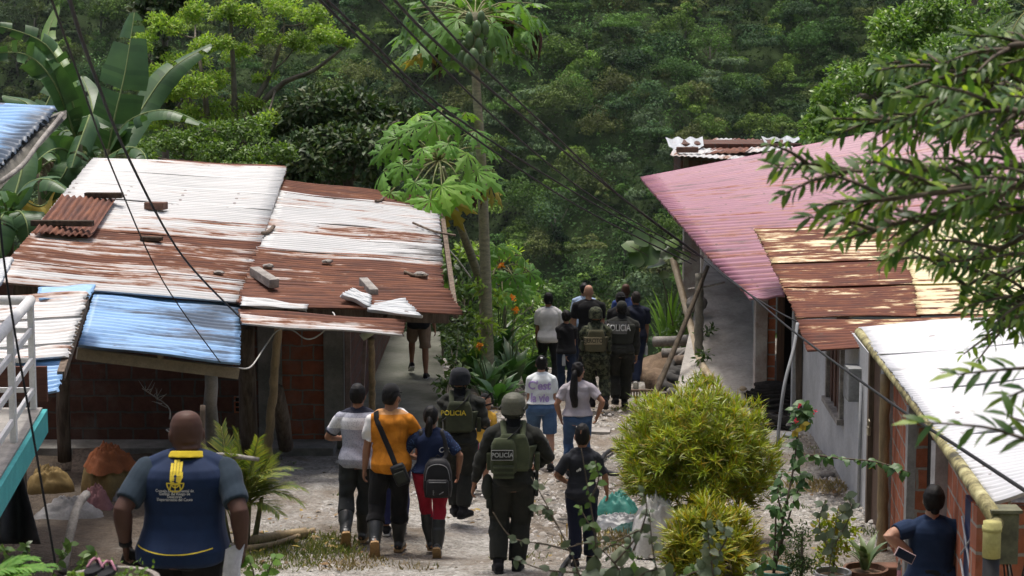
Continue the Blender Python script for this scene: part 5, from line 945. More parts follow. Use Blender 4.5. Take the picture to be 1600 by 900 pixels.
q = MB(); q.add(*tube(spline([b.sp(1.47) + Vector((.11, -.02, .035)), b.sp(1.42) + Vector((.08, -.165, .03)), b.sp(1.33) + Vector((-.05, -.185, 0)), b.sp(1.2) + Vector((-.19, -.12, 0)), b.sp(1.13) + Vector((-.23, .03, 0))], 6), [(.02, .005)] * 25, 8, True, (1, 0, 1))); b.piece('rifle_sling', q, M_blackc, v6, True)
rf = thing('rifle', 'black rifle with skeleton stock held in front by the helmeted officer', 'rifle', b.base); st0 = PY(772, 614, b.base.y + .12); s1 = PY(748, 632, b.base.y + .2)
q = MB(); q.bar(PY(752, 630, b.base.y + .15), PY(768, 614, b.base.y + .12), .02, .02); q.bar(PY(768, 614, b.base.y + .12), PY(771, 630, b.base.y + .12), .02, .02); q.bar(PY(771, 630, b.base.y + .12), PY(757, 634, b.base.y + .15), .018, .018); q.build('stock', M_black_pl, rf)
q = MB(); q.bar(PY(754, 632, b.base.y + .15), PY(735, 660, b.base.y + .38), .045, .06, bev=.006); q.tube([PY(735, 660, b.base.y + .38), PY(722, 680, b.base.y + .5)], .012, 8); q.bar(PY(744, 648, b.base.y + .3), PY(742, 668, b.base.y + .32), .025, .05); q.build('receiver', M_black_pl, rf)
# ---------------------------------------------------------------- child in yellow beyond that officer
b = who('child in yellow shirt, pink shorts and dark cap partly hidden behind the officer', (757, 621), 1.17, ((735, 690, .05), (772, 690, .08)), ((741, 755, -.05, 10, 0), (756, 760, .1, 0, 0)), skin=M_skin4, head=(-50, 0, 0), seed=23, heads=1.22, wid=.88)
b.skin_body(); b.tee(cloth('mustard_shirt', (.50, .29, .04), (.4, .23, .03)), hem=.93, sleeve=.7); b.emit('shorts', [b.torso(.85, 1.0, .016)] + [b.limb('leg', i, 0, .85, lambda u: .016 + .02 * u) for i in (0, 1)], cloth('pink_shorts', (.55, .035, .13)), wr=.006); b.shoes(M_blackc); b.hair(M_hairb); b.cap(M_blackc)
# ---------------------------------------------------------------- nearest police officer
b = who('nearest police officer in green ballistic helmet with POLICIA patch and holster', (802, 622), 1.77, ((741, 758, .05, -.9, -.3, 0), (838, 738, .27, 1.0, -.35, -.25)), ((779, 876, -.08, 6, 6), (808, 884, .06, 0, -8)), skin=M_skin1, wid=1.16, girth=1.1, head=(-14, 2, 0), seed=25, lean=3, vox=.008)
pn = b; officer(b, None); M_helm = mat('green_helmet', (.105, .105, .075), (.085, .086, .062), 30, .55, .2, 90)
v8 = b.vest(M_ovest2, M_ovest2); b.helmet(M_helm)
x0, z0 = b.q(787, 705); y_ = b.sp(1.2).y - .198
q = MB(); q.add(*loft_rings([(Vector((x0, y_ + .02, z)), (rx, 0, 0), (0, ry, 0)) for z, rx, ry in ((1.045, .10, .03), (1.06, .122, .055), (1.2, .128, .06), (1.34, .115, .05), (1.385, .09, .035), (1.395, .05, .02))], 24, 3.6)); b.piece('back_pouch', q, M_ovest2, v8, True)
q = MB(); q.box((x0, y_ - .045, z0 - .155), (.20, .04, .13), None, .016); b.piece('lower_pocket', q, M_ovest, v8, True)
q = MB()
for k in range(4): q.box((x0, y_ - .068 if k < 3 else y_ - .04, z0 - .2 + k * .045), (.205, .006, .016))
b.piece('webbing', q, M_ovest2, v8)
px0, pz0 = b.q(785, 703); q = MB(); q.box((px0, y_ - .052, pz0), (.215, .012, .105), None, .004); b.piece('name_patch', q, M_letter_k, v8); q = MB(); 
for sgn in (-1, 1): q.box((px0, y_ - .0588, pz0 + sgn * .047), (.208, .003, .005)); q.box((px0 + sgn * .102, y_ - .0588, pz0), (.005, .003, .09))
V, F = b.word('POLICÍA', px0, pz0, .046, bold=.02, wscale=.92); q.add([(x, y_ - .0605, z) for x, z in V], F); b.piece('lettering', q, mat('grey_print', (.42, .43, .41), (.36, .37, .35), 20), v8)
q = MB(); c = b.legpt(1, .12) + Vector((.135, -.01, .02)); q.box(c, (.035, .085, .2), Matrix.Rotation(.12, 3, 'X'), .01); q.box(c + Vector((.004, -.03, .13)), (.032, .05, .10), Matrix.Rotation(.4, 3, 'X'), .008); q.box(c + Vector((-.01, .02, .1)), (.05, .03, .05), None, .005); b.piece('holster', q, M_black_pl)
q = MB(); c = b.legpt(0, .2) + Vector((-.145, .0, .03)); q.add(*ellipsoid(c, (.06, .10, .13))); q.box(c + Vector((.01, -.03, -.14)), (.05, .09, .12), None, .015); b.piece('dump_pouch', q, M_gear, None, True)
q = MB(); q.add(*tube(spline([b.sp(1.47) + Vector((.10, -.02, .04)), b.sp(1.44) + Vector((.04, -.16, .02)), b.sp(1.38) + Vector((-.06, -.205, 0)), b.sp(1.26) + Vector((-.17, -.17, 0)), b.sp(1.15) + Vector((-.245, -.02, 0))], 6), [(.018, .005)] * 25, 8, True, (1, 0, 1))); b.piece('sling', q, M_blackc, v8, True)
for i in (0, 1):
    q = MB(); c = b.armpt(i, .45); q.add(*ellipsoid(c + Vector(((-.072 if i == 0 else .072), -.01, 0)), (.008, .03, .035))); b.piece('sleeve_patch', q, mat('patch_grey', (.2, .2, .19)), b.m['jacket'], True)
# ---------------------------------------------------------------- boy in the dark t-shirt
b = who('boy in dark t-shirt with small white print and navy track trousers', (910, 670), 1.40, ((885, 758, .18, -.8, -.6, -.1), (949, 772, .14, .8, -.6, -.2)), ((899, 876, -.10, 14, 4), (922, 882, .10, 0, -6)), skin=M_skin1, wid=.92, heads=1.2, girth=.92, head=(-4, 2, 0), seed=27, lean=2)
b.skin_body(); b.trousers(cloth('navy_track', (.010, .013, .030)), inf=.022, flare=.012); b.shoes(M_blackc, M_wsole); sh = b.tee(cloth('charcoal_tshirt', (.024, .026, .032), (.018, .02, .025)), hem=.80, sleeve=.86, inf=.024, loose=.030, sl=.034, wr=.009); b.hair(M_hairb, 1.8)
cx, cz = b.q(903, 731); g_ = random.Random(4); blot = []
for k in range(9):
    a = cx + g_.uniform(-.03, .03); c_ = cz + g_.uniform(-.025, .025); r_ = g_.uniform(.008, .016); blot.append(([(a + math.cos(w2 * .9) * r_ * g_.uniform(.5, 1.2), c_ + math.sin(w2 * .9) * r_ * g_.uniform(.6, 1.6)) for w2 in range(7)], [tuple(range(7))]))
b.decal('print', blot, sh, M_letter_w, .005)
x, z = b.q(887, 830); q = MB(); q.box((x - .01, .0, z + .01), (.012, .05, .16)); b.piece('side_stripe', q, mat('amber_stripe', (.62, .36, .03)), b.m['trousers'])
# ---------------------------------------------------------------- two women walking arm in arm
b = who('woman in white t-shirt with lilac lettering and denim shorts', (846, 557), 1.50, ((826, 648, .12), (866, 668, .10, .8, -.4, 0)), ((838, 716, .12, 0, 4), (860, 722, -.14, 24, -14)), skin=M_skin3, wid=.96, hips=1.24, waist=1.08, girth=1.08, head=(0, 4, 0), seed=29, legr=1.1)
b.skin_body(); b.emit('shorts', [b.torso(.85, 1.06, .014)] + [b.limb('leg', i, 0, .86, lambda u: .014 + .022 * u) for i in (0, 1)], M_jean2, wr=.006); b.shoes(M_blackc); sh = b.tee(cloth('mint_white', (.74, .78, .78), (.65, .69, .69)), hem=1.02, sleeve=.72, inf=.024, loose=.014, sl=.032, wr=.007); b.hair(M_hairb, 1.1)
q = MB(); q.add(*ellipsoid(b.hp(0, -.075, .115), (.05, .045, .04), b.HM)); b.piece('hair_bun', q, M_hairb, b.m['hair'], True); q = MB(); q.add(*ellipsoid(b.hp(0, -.115, .12), (.022, .014, .016), b.HM)); b.piece('hair_tie', q, M_letter_w, b.m['hair'], True)
b.decal('lettering', [wd(b, "C'est", 842, 601, 13.5, bold=.035, wscale=.92, shear=.1), wd(b, 'la vie', 843, 620, 13.0, bold=.035, wscale=.80, shear=.1)], sh, M_lilac, .006)
b = who('woman in pale grey t-shirt and jeans with a very long black ponytail', (903, 567), 1.53, ((876, 655, .10, -.8, -.5, 0), (934, 650, .02, .8, -.5, 0)), ((890, 738, .10, 0, 4), (912, 742, -.1, 20, -8)), skin=M_skin4, wid=.97, hips=1.14, waist=1.08, girth=1.08, head=(-28, 2, 0), seed=31)
b.skin_body(); b.trousers(M_jean, inf=.010, flare=.012, top=1.05); b.shoes(M_blackc, M_wsole); sh = b.tee(cloth('lavender_grey', (.40, .37, .40), (.34, .31, .34)), hem=.99, sleeve=.68, inf=.018, loose=.010, wr=.007); b.hair(M_hairb, 1.2)
b.ponytail(M_hairb, [(.0, -.08, .03), (0, -.125, -.03), (0.0, -.145, -.14), (0.01, -.175, -.28), (.02, -.18, -.40), (.03, -.175, -.50)], [.026, .045, .055, .06, .058, .038]); q = MB(); q.tube([b.hp(-.07, .09, .01), b.hp(0, .108, .01), b.hp(.07, .09, .01)], .004, 6); q.tube([b.hp(.07, .09, .01), b.hp(.082, .0, .01)], .004, 6); b.piece('glasses', q, M_black_pl, None, True)
# ---------------------------------------------------------------- the group at the end of the path
def polo(b, m, hem=.90, cuff=None, **kw):
    sh = b.tee(m, hem=hem, sleeve=.78, inf=.022, loose=.016, sl=.030, wr=.008); b.emit('collar', [tube([b.nb + Vector((0, -.004, -.03)), b.nb + Vector((0, .004, .02))], [.088, .074], 18)], kw.get('collar', m), vox=.008, parent=sh); return sh
b = who('man in loose off white polo shirt and dark trousers', (857, 458), 1.72, ((838, 560, .15), (888, 545, .12, .8, -.5, 0)), ((851, 592, .1, 0, 4), (868, 596, -.1, 18, -6)), skin=M_skin1, wid=1.05, seed=33, head=(4, 2, 0)); b.skin_body(); b.trousers(cloth('charcoal_trousers', (.018, .019, .021))); b.shoes(M_blackc); polo(b, cloth('off_white_cloth', (.66, .65, .63), (.56, .55, .53)), .86, collar=cloth('pale_grey_collar', (.33, .34, .36))); b.hair(M_hairb)
b = who('bald broad man in black t-shirt walking at the head of the group', (920, 446), 1.80, ((893, 548, .08, -.8, -.5, 0), (944, 545, .08)), None, skin=M_skin3, wid=1.28, girth=1.2, armr=1.15, seed=35, head=(2, -3, 0)); b.skin_body(); b.trousers(M_blackc); b.shoes(M_blackc); b.tee(M_blackc, hem=.86, sleeve=.8, sl=.03)
b = who('person in dark top and jeans squeezed between the white polo and black t-shirt', (885, 486), 1.50, ((886, 565, -.1, -.5, -.6, 0), (896, 556, .15)), None, skin=M_skin4, seed=37, wid=.9); b.skin_body(); b.trousers(cloth('dark_denim', (.022, .035, .07))); b.shoes(M_blackc); b.tee(M_blackc, sleeve=.7); b.hair(M_hairb, 2.2); bq = b
M_camo = camo('green_camo', [(.014, .016, .011), (.050, .058, .034), (.085, .088, .052), (.022, .028, .017)])
b = who('soldier in camouflage with helmet cover and EJERCITO patch on olive vest', (931, 484), 1.67, ((912, 580, .25, -.9, -.4, -.2), (950, 582, .22, .9, -.4, -.2)), ((926, 628, .08, 0, 6), (945, 622, -.18, 34, -6)), skin=M_skin1, wid=1.12, girth=1.1, seed=39)
b.skin_body(); b.trousers(M_camo, inf=.028, flare=.012, bag=.008, wr=.010); b.shoes(M_blackc, high=.4, inf=.014); b.jacket(M_camo); vv = b.vest(cloth('tan_olive_vest', (.095, .088, .050), (.07, .066, .038)), M_ovest, 1.06); b.helmet(M_camo, rails=False)
b.emit('neck_cover', [tube([b.nb + Vector((0, -.004, -.03)), b.hp(0, -.012, -.05)], [.09, .074], 16)], M_camo, vox=.009)
px0, pz0 = b.q(926, 530); yy = b.sp(1.35).y - .108 * b.girth - .082; q = MB(); q.box((px0, yy, pz0), (.30, .012, .125), None, .004); b.piece('name_patch', q, mat('tan_patch', (.30, .26, .16), (.25, .21, .13), 20), vv)
q = MB(); V, F = b.word('EJERCITO', px0, pz0, .072, bold=.02, wscale=.80); q.add([(x, yy - .010, z) for x, z in V], F); b.piece('lettering', q, M_letter_k, vv)
def back_soldier(): pass
b = who('police officer in dark cap and uniform with grey POLICIA back panel', (972, 472), 1.76, ((950, 580, .18), (996, 580, .05, .9, -.4, 0)), ((962, 622, -.05, 6, 6), (976, 628, .08, 0, -8)), skin=M_skin1, wid=1.2, girth=1.12, seed=41, head=(4, 2, 0)); officer(b, None); b.hair(M_hairb); b.cap(M_police, True, True)
bb_ = b.emit('back_panel', [b.torso(1.08, 1.40, .036, 2.8)], M_gear, wr=.003); px0, pz0 = b.q(967, 510)
b.decal('name_patch', [rectd(b.q(948, 0)[0], b.q(0, 520)[1], b.q(983, 0)[0], b.q(0, 500)[1], 8)], bb_, mat('patch_grey', (.2, .2, .19)), .006); b.decal('lettering', [wd(b, 'POLICIA', 966, 510.5, 10.5, bold=.02, wscale=.70)], bb_, M_letter_w, .014)
b.decal('badge', [([b.q(955, 512), b.q(964, 503), b.q(970, 514)], [(0, 1, 2)])], bb_, M_letter_k, .016)
q = MB(); c = b.armpt(1, .35); q.box(c + Vector((.074, -.02, 0)), (.012, .055, .045)); b.piece('sleeve_patch', q, zones('flag_patch', [(0, (.5, .03, .03)), (1.31 * b.k, (.02, .06, .3)), (1.325 * b.k, (.7, .5, .03))])[0].m if False else mat('flag_patch', (.45, .20, .05)), b.m['jacket'])
b = who('man in navy polo shirt and dark trousers holding a bottle, rear foot lifted', (994, 456), 1.73, ((982, 560, .1), (1009, 560, .03, .9, -.4, 0)), ((986, 592, .14, 0, 4), (992, 594, -.28, 60, -8)), skin=M_skin1, wid=1.12, girth=1.08, seed=43, head=(12, 2, 0)); bn = b; b.skin_body((.5, .9)); b.trousers(M_navy); b.shoes(M_blackc, M_wsole); polo(b, cloth('dark_navy_polo', (.013, .017, .034))); b.hair(mat('cropped_hair', (.035, .028, .024), (.02, .017, .015), 60), .5)
b = who('man in black cap with sunglasses on it, behind the capped officer', (970, 458), 1.71, ((945, 560, .1), (992, 560, .1)), None, skin=M_skin1, wid=1.05, seed=45, head=(6, 0, 0)); b.skin_body(); b.trousers(M_blackc); b.shoes(M_blackc); b.tee(M_blackc, sleeve=.8); b.hair(M_hairb); b.cap(M_blackc)
q = MB(); 
for sx in (-1, 1): q.add(*ellipsoid(b.hp(sx * .034, -.112, .062), (.03, .008, .018), b.HM, 12, 8))
q.tube([b.hp(-.088, -.02, .06), b.hp(-.06, -.1, .062), b.hp(.06, -.1, .062), b.hp(.088, -.02, .06)], .004, 6); b.piece('sunglasses', q, M_black_pl, b.m['cap'], True)
b = who('bald dark skinned man in blue shirt farthest ahead in the group', (978, 444), 1.77, ((955, 545, .1), (1000, 545, .1)), None, skin=M_skin2, wid=1.1, seed=47, head=(-10, 0, 0)); b.skin_body(); b.trousers(M_blackc); b.shoes(M_blackc); b.tee(cloth('blue_shirt', (.03, .06, .20)), sleeve=.8)
b = who('man in pale shirt barely visible in front of the bald man', (913, 443), 1.70, ((885, 560, .1), (930, 560, .1)), None, skin=M_skin4, seed=49, wid=1.05); b.skin_body(); b.trousers(M_navy); b.shoes(M_blackc); b.tee(cloth('pale_blue_shirt', (.35, .45, .62)), sleeve=.8); b.hair(M_hairb)
b = who('soldier with camouflage hat and olive pack beyond the brick house corner', (714, 424), 1.72, ((700, 510, .1), (730, 510, .1)), None, skin=M_skin1, seed=51, wid=1.12); b.skin_body(); b.trousers(M_camo, inf=.026); b.shoes(M_blackc, high=.4); b.jacket(M_camo); vv = b.vest(cloth('tan_olive_vest', (.095, .088, .05)), M_ovest, 1.0, 1.44); b.helmet(M_camo, rails=False)
px0, pz0 = b.q(711, 449); b.decal('lettering', [wd(b, 'EJERCITO', 711, 449, 5, bold=.02, wscale=.8)], vv.children[0], M_letter_k, .008)
# person on the porch, in shorts
pb_ = P(655, 590, 32.4); pb_ = Vector((pb_.x, pb_.y, -1.57)); b = who('person in black shirt and khaki shorts walking along the porch under the eave', None, 1.70, base=pb_, wrists=(None, None), skin=M_skin1, seed=53, ankles=((642, 572, .28, 25, 10), (666, 588, -.1, 0, -6)))
b.skin_body(); b.emit('shorts', [b.torso(.85, 1.03, .014)] + [b.limb('leg', i, 0, .95, lambda u: .016 + .02 * u) for i in (0, 1)], cloth('khaki_shorts', (.27, .19, .13), (.21, .145, .10)), wr=.007); b.shoes(M_blackc, M_wsole); b.tee(M_blackc, hem=.86); b.hair(M_hairb)
# woman leaning in the doorway on the right
b = who('woman in navy t-shirt leaning at the doorway with hand on hip, phone in hand', (1459, 760), 1.60, ((1424, 866, -.02, -1, .1, -.1, .3, -1, 0), (1488, 862, .25, .9, -.7, -.2)), None, d=14.7, skin=M_skin3, wid=1.06, hips=1.22, waist=1.16, girth=1.2, armr=1.25, head=(-8, 10, 4), seed=55, vox=.008); bl = b
b.elb[0] = Vector((b.q(1385, 832)[0], -.10, b.q(1385, 832)[1])); b.skin_body((1.0, .4)); b.trousers(M_blackc, inf=.008, top=1.06, flare=.004); b.shoes(M_blackc); b.tee(cloth('navy_tshirt', (.014, .030, .072), (.010, .023, .056)), hem=.96, sleeve=.70, inf=.016, loose=.010, sl=.022, wr=.006); b.hair(M_hairb, 1.5)
q = MB(); q.add(*ellipsoid(b.hp(.015, -.088, -.062), (.038, .03, .032), b.HM)); b.piece('hair_bun', q, M_hairb, b.m['hair'], True)
c = P(1414, 868, 14.45); ph = thing('phone', 'smartphone with pink rimmed case in the hand of the leaning woman', 'phone', c); rt_ = Matrix.Rotation(R(28), 3, 'Y') @ Matrix.Rotation(R(-10), 3, 'X')
q = MB(); q.box(c, (.155, .012, .078), rt_, .005); q.build('case', mat('pink_case', (.62, .47, .47), (.55, .4, .4)), ph); q = MB(); q.box(c + rt_ @ Vector((0, -.0075, 0)), (.142, .003, .066), rt_); q.build('screen', mat('dark_screen', (.02, .028, .045), (.016, .022, .036), 3, .15, 0, spec=.6), ph)
c = P(1405, 893, 14.45); ky = thing('keys', 'bunch of keys with pink tag hanging from the phone hand', 'keys', c); q = MB(); q.tube([c + Vector((0, 0, .1)), c + Vector((-.005, 0, .05))], .008, 6); q.box(c + Vector((.0, 0, .03)), (.03, .008, .05), Matrix.Rotation(.2, 3, 'Y'), .003); q.build('ring', M_woodg, ky, smooth=True); q = MB(); q.box(c + Vector((-.003, -.01, -.02)), (.03, .012, .06), None, .005); q.build('pink_tag', mat('pink_tag', (.6, .3, .36)), ky)
# water bottles
M_bottle = NT('clear_plastic'); M_bottle.b.inputs['Transmission Weight'].default_value = .55; M_bottle = M_bottle.fin((.75, .80, .84), .12, .5)
def bottle(b_, c, label):
    r = thing('water_bottle', label, 'bottle', c); q = MB(); q.tube([c + Vector((0, 0, z)) for z in (-.10, -.09, -.03, .03, .07, .095)], [.026, .032, .031, .032, .026, .013], 12); q.build('body', M_bottle, r, smooth=True); q = MB(); q.tube([c + Vector((0, 0, .095)), c + Vector((0, 0, .118))], .015, 10); q.build('cap', M_letter_w, r, smooth=True)
bottle(bn, world(bn, bn.wr[1] + Vector((.0, -.04, -.16))), 'clear water bottle held low by the man in navy polo'); bottle(bq, world(bq, bq.wr[0] + Vector((-.03, -.05, -.1))), 'clear water bottle beside the man in white polo')
# ================================================================== trees and plants
M_bark = mat('grey_bark', (.20, .175, .14), (.10, .085, .065), 8, .9, .8, 30, stretch=(1, 1, .4)); M_twig = mat('brown_twig', (.13, .105, .075), (.07, .055, .04), 10, .9, .4)
L_feather = leafmat('feathery_leaf', [(.19, .33, .05), (.27, .40, .07), (.15, .26, .04), (.33, .40, .08), (.21, .36, .05)], .5, .42); L_dark = leafmat('dark_glossy_leaf', [(.026, .058, .018), (.042, .085, .025), (.065, .115, .034), (.02, .042, .016), (.10, .12, .055), (.05, .095, .03)], .5, .2, .3)
L_mid = leafmat('mid_green_leaf', [(.04, .085, .022), (.07, .13, .03), (.10, .17, .04), (.03, .065, .02)], .42, .28, .4); L_citrus = leafmat('citrus_leaf', [(.09, .19, .03), (.14, .26, .045), (.20, .34, .06), (.07, .14, .03), (.25, .36, .09)], .35, .3, .45)
L_front = leafmat('branch_leaf', [(.035, .088, .022), (.056, .125, .028), (.085, .165, .036), (.26, .36, .05), (.044, .10, .03), (.15, .25, .045)], .4, .4, .35); L_papaya = leafmat('papaya_leaf', [(.13, .30, .04), (.18, .37, .06), (.10, .24, .04), (.23, .41, .07)], .45, .4); L_papaya_d = leafmat('papaya_leaf_dark', [(.10, .21, .045), (.14, .28, .055), (.075, .16, .04)], .45, .35)
L_yellow = leafmat('yellowing_leaf', [(.36, .26, .04), (.28, .21, .04), (.40, .33, .06)], .6, .3); L_banana = leafmat('banana_leaf', [(.048, .115, .042), (.065, .14, .05), (.04, .095, .035)], .42, .25, .4); L_banana_y = leafmat('banana_leaf_bright', [(.12, .24, .05), (.15, .28, .06)], .38, .4, .45)
L_dead = leafmat('dead_leaf', [(.20, .15, .115), (.13, .095, .07), (.26, .20, .16)], .85, .1); L_dead_d = leafmat('dead_brown_leaf', [(.06, .035, .028), (.09, .05, .04)], .85, .05)
L_croton = leafmat('croton_leaf', [(.26, .33, .014), (.36, .40, .018), (.15, .24, .016), (.36, .24, .014), (.12, .19, .016), (.31, .38, .02)], .4, .3, .45); L_croton2 = leafmat('croton_leaf_gold', [(.34, .33, .02), (.22, .27, .02), (.40, .27, .02), (.14, .20, .02), (.30, .34, .03)], .4, .3, .45)
L_palm = leafmat('palm_leaf', [(.09, .15, .03), (.15, .20, .04), (.26, .25, .05), (.07, .12, .03)], .45, .3); L_canna = leafmat('canna_leaf', [(.03, .085, .025), (.045, .12, .03), (.07, .16, .04)], .35, .25, .5); L_grey = leafmat('dusty_leaf', [(.11, .14, .09), (.08, .11, .07), (.15, .17, .11)], .6, .2)
L_corn = leafmat('bright_grass_leaf', [(.12, .24, .04), (.17, .31, .06)], .45, .35); M_orangefl = leafmat('orange_petal', [(.75, .25, .02), (.80, .36, .03), (.72, .18, .02)], .5, .3); M_redfl = leafmat('red_petal', [(.55, .02, .06), (.62, .04, .12)], .5, .3)
def limbs(q, pts, r0, r1, n=7, k=4):
    sp = spline(pts, k); q.tube(sp, [lerp(r0, r1, i / (len(sp) - 1)) for i in range(len(sp))], n)
def lob(lst, dd=0.0, seed=0, squash=.85):
    """(px, py, radius in px, distance) to lobes in the place"""
    return [(tuple(P(px, py, d + dd)), (r * d / FPX, r * d / FPX * 1.0, r * d / FPX * squash)) for px, py, r, d in lst]
def leafobj(name, VF, m, parent): return link(name, np_mesh(name, *VF), m, parent)
def lobed_tree(name, label, cat, base, stems, lobes, per, L, W, m, seed, bark=None, zmin=-.6, shell=.55, droop=.15, r0=.09, r1=.02, sub=5, group=None):
    rng = np.random.default_rng(seed); t = thing(name, label, cat, base, group); q = MB(); limbs_at = []
    for s_ in stems: limbs(q, s_, r0, r1); limbs_at += [Vector(p) for p in s_[1:]]
    for c, r in lobes:
        c = Vector(c); a = min(limbs_at, key=lambda p: (p - c).length) if limbs_at else Vector(base); limbs(q, [a, a.lerp(c, .5) + Vector((0, 0, -.06)), c], r1 * 1.0, r1 * .45, 5, 3)
    q.build('trunk', bark or M_bark, t, smooth=True)
    subl = []
    for c, r in lobes:
        r = np.array(r)
        for k in range(sub): u = rdir(rng, 1, -.6)[0]; subl.append((np.array(c) + u * r * rng.uniform(.45, .8), r * rng.uniform(.35, .62)))
    leafobj('crown', lobe_leaves(rng, subl, per * 4.5, L, W, .5, shell, zmin, droop), m, t); return t
# feathery light tree behind the brick house
d = 40; b0 = P(372, 262, d); b0.z = ground_z(b0.x, b0.y)
lobed_tree('feathery_tree', 'light green feathery tree with thin grey stems behind the brick house', 'tree', b0,
    [[b0, P(368, 240, d), P(366, 150, d), P(362, 60, d), P(358, 5, d)], [b0, P(380, 235, d), P(430, 140, d), P(490, 110, d - .4), P(535, 75, d - .6)], [b0, P(378, 230, d), P(425, 110, d), P(445, 40, d + .4)], [b0, P(330, 230, d), P(318, 130, d - .4), P(305, 60, d)], [b0, P(340, 240, d), P(290, 150, d), P(235, 95, d)]],
    lob([(228, 75, 30, d), (262, 40, 32, d), (305, 25, 34, d + 1), (350, 20, 30, d), (395, 30, 34, d), (440, 15, 32, d + .5), (485, 30, 34, d), (515, 60, 28, d - .5), (540, 70, 14, d - .6), (245, 120, 26, d - .5), (285, 95, 34, d), (330, 70, 32, d - .6), (375, 85, 26, d + .5), (420, 60, 30, d), (460, 75, 30, d), (300, 140, 34, d - 1), (255, 145, 24, d - 1), (340, 125, 30, d), (215, 85, 16, d), (410, 120, 20, d), (200, 80, 12, d), (300, 180, 30, d), (350, 175, 28, d), (250, 190, 26, d), (395, 160, 26, d), (330, 205, 26, d - 1), (270, 215, 24, d - 1), (415, 185, 22, d - 1)], squash=.75), 1100, .085, .017, L_feather, 31, shell=.1, r0=.10, r1=.025, sub=6)
# darker shrubs and the dark round tree
b1 = P(540, 300, 39); b1.z = ground_z(b1.x, b1.y)
lobed_tree('dark_tree', 'round dark leaved tree standing behind the right half of the patched roof', 'tree', b1, [[b1, P(530, 280, 39), P(500, 200, 39)], [b1, P(545, 280, 39), P(580, 200, 39)]],
    lob([(435, 235, 52, 39), (490, 190, 56, 39), (550, 175, 52, 39.3), (600, 195, 42, 39.5), (560, 245, 62, 38.4), (490, 255, 62, 38.2), (625, 235, 32, 39), (640, 180, 16, 39), (420, 200, 30, 39.5), (610, 275, 40, 39), (450, 285, 45, 38)]), 330, .17, .036, L_dark, 32, shell=.6, r0=.16, r1=.04, sub=8)
b1 = P(300, 262, 37); b1.z = ground_z(b1.x, b1.y)
lobed_tree('leafy_shrub', 'mid green shrub between the banana plants and the dark round tree', 'shrub', b1, [[b1, P(300, 250, 37), P(330, 200, 37)]], lob([(330, 215, 40, 37), (385, 215, 38, 37), (410, 252, 34, 36.5), (275, 228, 34, 37), (225, 240, 24, 36), (350, 250, 40, 36.5), (440, 240, 24, 36.8)]), 620, .10, .02, leafmat('fresh_green_leaf', [(.07, .14, .03), (.11, .20, .04), (.16, .26, .05), (.05, .10, .025)], .45, .3, .35), 33, shell=.35, r0=.07, r1=.02, sub=7)
b1 = P(255, 250, 43); b1.z = ground_z(b1.x, b1.y)
lobed_tree('ivy_clad_tree', 'dark ivy clad trunk rising at the top edge behind the feathery tree', 'tree', b1, [[b1, P(258, 150, 43), P(258, -30, 43)]], lob([(258, 10, 24, 42.8), (255, 50, 20, 42.8), (252, 90, 22, 42.8), (262, 130, 26, 42.8), (230, 20, 30, 43), (290, 15, 30, 43),  (265, -20, 34, 43), (240, 90, 14, 43), (330, 190, 30, 43), (270, 150, 34, 43)]), 420, .16, .04, L_dark, 34, shell=.5, r0=.09, r1=.06, sub=6)
# ------------------------------------------------------------------ banana plants
def banana_leaf(bez, width, rng, tear=.18, droop=.25, roll=None, n=30, side=(1, 0, 0)):
    pts = spline(bez, 10); pts = [Vector(p) for p in pts]; m = len(pts); V = []; F = []; dro = [0.0, 0.0]; gap = [0, 0]
    for sgn in (-1, 1):
        for i in range(m - 1):
            if rng.random() < tear: dro[0] = rng.uniform(-.10, .35); continue
            u0, u1 = i / (m - 1), (i + 1) / (m - 1); base = len(V)
            for u, p, j in ((u0, pts[i], i), (u1, pts[i + 1], i + 1)):
                t = (pts[min(j + 1, m - 1)] - pts[max(j - 1, 0)]).normalized(); s = Vector(side); s = (s - t * s.dot(t)).normalized(); nn = s.cross(t).normalized()
                if nn.z < 0: nn = -nn
                w_ = width * .5 * min(1, (u * 7 + .04)) ** .6 * max(0.0, 1 - max(0, u - .62) / .385) ** .55; dr = droop + dro[0]
                for f in (0, .5, 1): V.append(p + s * sgn * w_ * f * math.cos(dr * f * 1.3) + nn * (.03 * f - w_ * math.sin(dr * 1.5) * f * f) + t * w_ * f * .22)
            F += [(base, base + 1, base + 4, base + 3), (base + 1, base + 2, base + 5, base + 4)]
    return V, F
def banana_plant(label, base, top, leaves, seed):
    rng = random.Random(seed); t = thing('banana_plant', label, 'plant', base, 'banana plants behind the brick house'); q = MB(); q.tube(spline([base, Vector(base).lerp(top, .5), top], 5), [lerp(.14, .07, i / 10) for i in range(11)], 10); q.build('stem', mat('banana_stem', (.20, .22, .10), (.12, .10, .06), 4, .7, .3, stretch=(4, 4, .5)), t, smooth=True)
    for lf in leaves:
        pts, wd_, m = lf[:3]; kw = lf[3] if len(lf) > 3 else {}; V, F = banana_leaf([P(*p) for p in pts], wd_, rng, **kw); q = MB(); q.add(V, F); o = q.build('leaf', m, t, smooth=True); r = MB(); sp = spline([P(*p) for p in pts], 6); r.tube(sp, [lerp(.022, .006, i / (len(sp) - 1)) for i in range(len(sp))], 6); r.build('midrib', mat('leaf_midrib', (.24, .30, .12), (.18, .24, .09)), o, smooth=True)
b_ = P(168, 335, 33.5); b_.z = ground_z(b_.x, b_.y)
